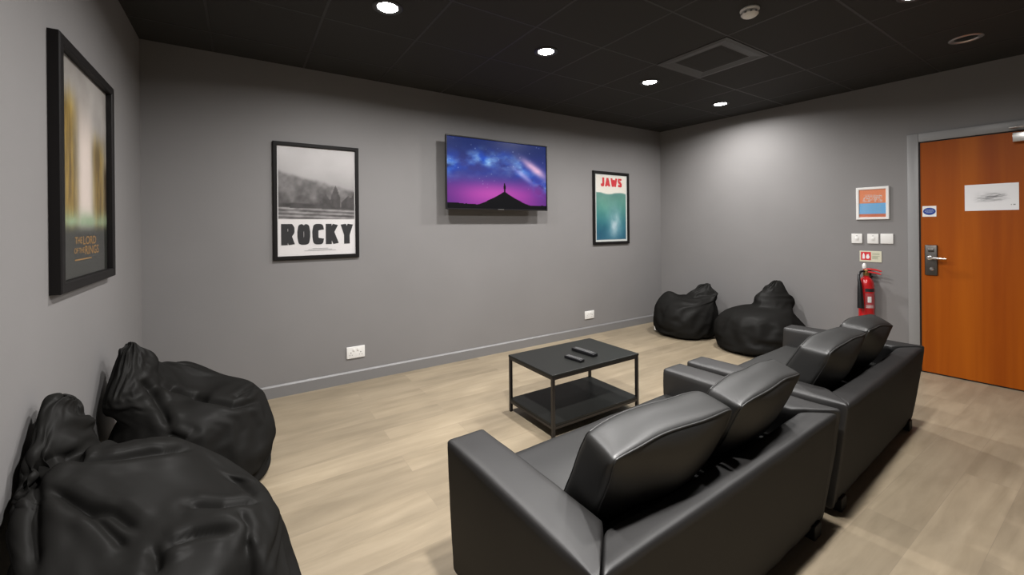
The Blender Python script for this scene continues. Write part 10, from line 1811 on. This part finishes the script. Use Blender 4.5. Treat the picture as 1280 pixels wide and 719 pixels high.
def press_folds(me, folds):
    n = len(me.vertices)
    co = np.empty(n * 3); me.vertices.foreach_get('co', co); co = co.reshape(-1, 3)
    no = np.empty(n * 3); me.vertices.foreach_get('normal', no); no = no.reshape(-1, 3)
    off = np.zeros(n)
    for depth, width, pts in folds:
        pts = np.array(pts, float)
        seg = np.linalg.norm(np.diff(pts, axis=0), axis=1); tot = seg.sum()
        best = np.full(n, 9.0); tt = np.zeros(n); s0 = 0
        for a, b, l in zip(pts, pts[1:], seg):
            ab = b - a
            t = np.clip(((co - a) @ ab) / (l * l), 0, 1)
            d = np.linalg.norm(co - a - t[:, None] * ab, axis=1)
            m = d < best
            best[m] = d[m]; tt[m] = (s0 + t[m] * l) / tot
            s0 += l
        fade = np.clip(np.minimum(tt, 1 - tt) * 6 + .25, 0, 1)
        x = best / width
        off += fade * depth * (-np.exp(-(x / .62) ** 2) + .34 * np.exp(-((x - 1.8) / 1.0) ** 2))
    co = co + no * off[:, None]
    co[:, 2] = np.maximum(co[:, 2], 0)
    me.vertices.foreach_set('co', co.ravel())
    me.update()

def bean_bag(key, label, loc, scale=(1, 1, 1), levels=1):
    t = thing('bean_bag', label, 'bean bag', loc, 0, 'black bean bags')
    P, nu, nv = fold_points(key)
    P = P * np.array(scale)
    f = [(j * nu + i, j * nu + (i + 1) % nu, (j + 1) * nu + (i + 1) % nu, (j + 1) * nu + i) for j in range(nv) for i in range(nu)]
    f += [tuple(range(nu))[::-1], tuple(nv * nu + i for i in range(nu))]
    raw = bpy.data.meshes.new('cover')
    raw.from_pydata(P.reshape(-1, 3).tolist(), [], f)
    o = bpy.data.objects.new('cover', raw)
    C.objects.link(o)
    md = o.modifiers.new('smooth', 'SUBSURF'); md.levels = levels; md.render_levels = levels
    dg = bpy.context.evaluated_depsgraph_get(); dg.update()
    me = bpy.data.meshes.new_from_object(o.evaluated_get(dg))
    bpy.data.objects.remove(o); bpy.data.meshes.remove(raw)
    me.name = 'cover'
    if key in CREASES:
        press_folds(me, CREASES[key])
    for p in me.polygons:
        p.use_smooth = True
    link_mesh('cover', me, M['bag'], t)
    return t
bean_bag('a', 'black slumped bean bag in the lower left corner, nearest the viewer', (-.222, 1.69, 0), (.96, 1.0, 1.06), 3)
bean_bag('b', 'black bean bag against the left wall, behind the nearest one', (-.222, 2.76, 0), (.98, 1, 1.06), 3)
bag = bean_bag('c', 'black bean bag in the far right corner by the back wall', (4.55, 3.13, 0), (1, 1, .96))
obj('white_tag', box(-.012, .012, -.010, .010, .0, .05, .002), M['white_plastic'], bag).location = (-.25, .245, .03)
bean_bag('d', 'black bean bag with pointed top at the right wall, beside the far corner one', (4.59, 2.30, 0), (1, 1, .97))

# ---------------------------------------------------------------- lights
def lamp(x, y, power, spread=165):
    ld = bpy.data.lights.new('downlight', 'AREA')
    ld.shape = 'DISK'; ld.size = 0.11
    ld.energy = power
    ld.color = (1.0, 0.975, 0.95)
    ld.spread = R(spread)
    o = bpy.data.objects.new('downlight_beam', ld)
    C.objects.link(o)
    o.location = (x, y, ZC - 0.009)
    return o
for x, y, p in LIGHTS:
    lamp(x, y, p)

w = bpy.data.worlds.new('room_world')
bpy.context.scene.world = w
w.use_nodes = True
w.node_tree.nodes['Background'].inputs['Color'].default_value = (0.02, 0.02, 0.02, 1)

# ---------------------------------------------------------------- camera
F_, YAW, ROLL, CY_ = 520.0, 0.5753, -0.0092, 283.4
fw = Vector((math.sin(YAW), math.cos(YAW), 0)); rt = Vector((math.cos(YAW), -math.sin(YAW), 0)); up = Vector((0, 0, 1))
r2 = math.cos(ROLL) * rt + math.sin(ROLL) * up
u2 = -math.sin(ROLL) * rt + math.cos(ROLL) * up
cam = bpy.data.cameras.new('camera')
cam.sensor_fit = 'HORIZONTAL'; cam.sensor_width = 36.0
cam.lens = 36.0 * F_ / 1280
cam.shift_y = -(359.5 - CY_) / 1280
cam.clip_start = 0.02
co = bpy.data.objects.new('camera', cam)
C.objects.link(co)
m = Matrix((r2, u2, -fw)).transposed().to_4x4()
m.translation = Vector((0, 0, 1.33))
co.matrix_world = m
sc = bpy.context.scene
sc.camera = co
sc.view_settings.view_transform = 'Standard'
sc.view_settings.look = 'None'
sc.view_settings.gamma = 1.0
sc.view_settings.use_curve_mapping = False
sc.view_settings.exposure = 0.0
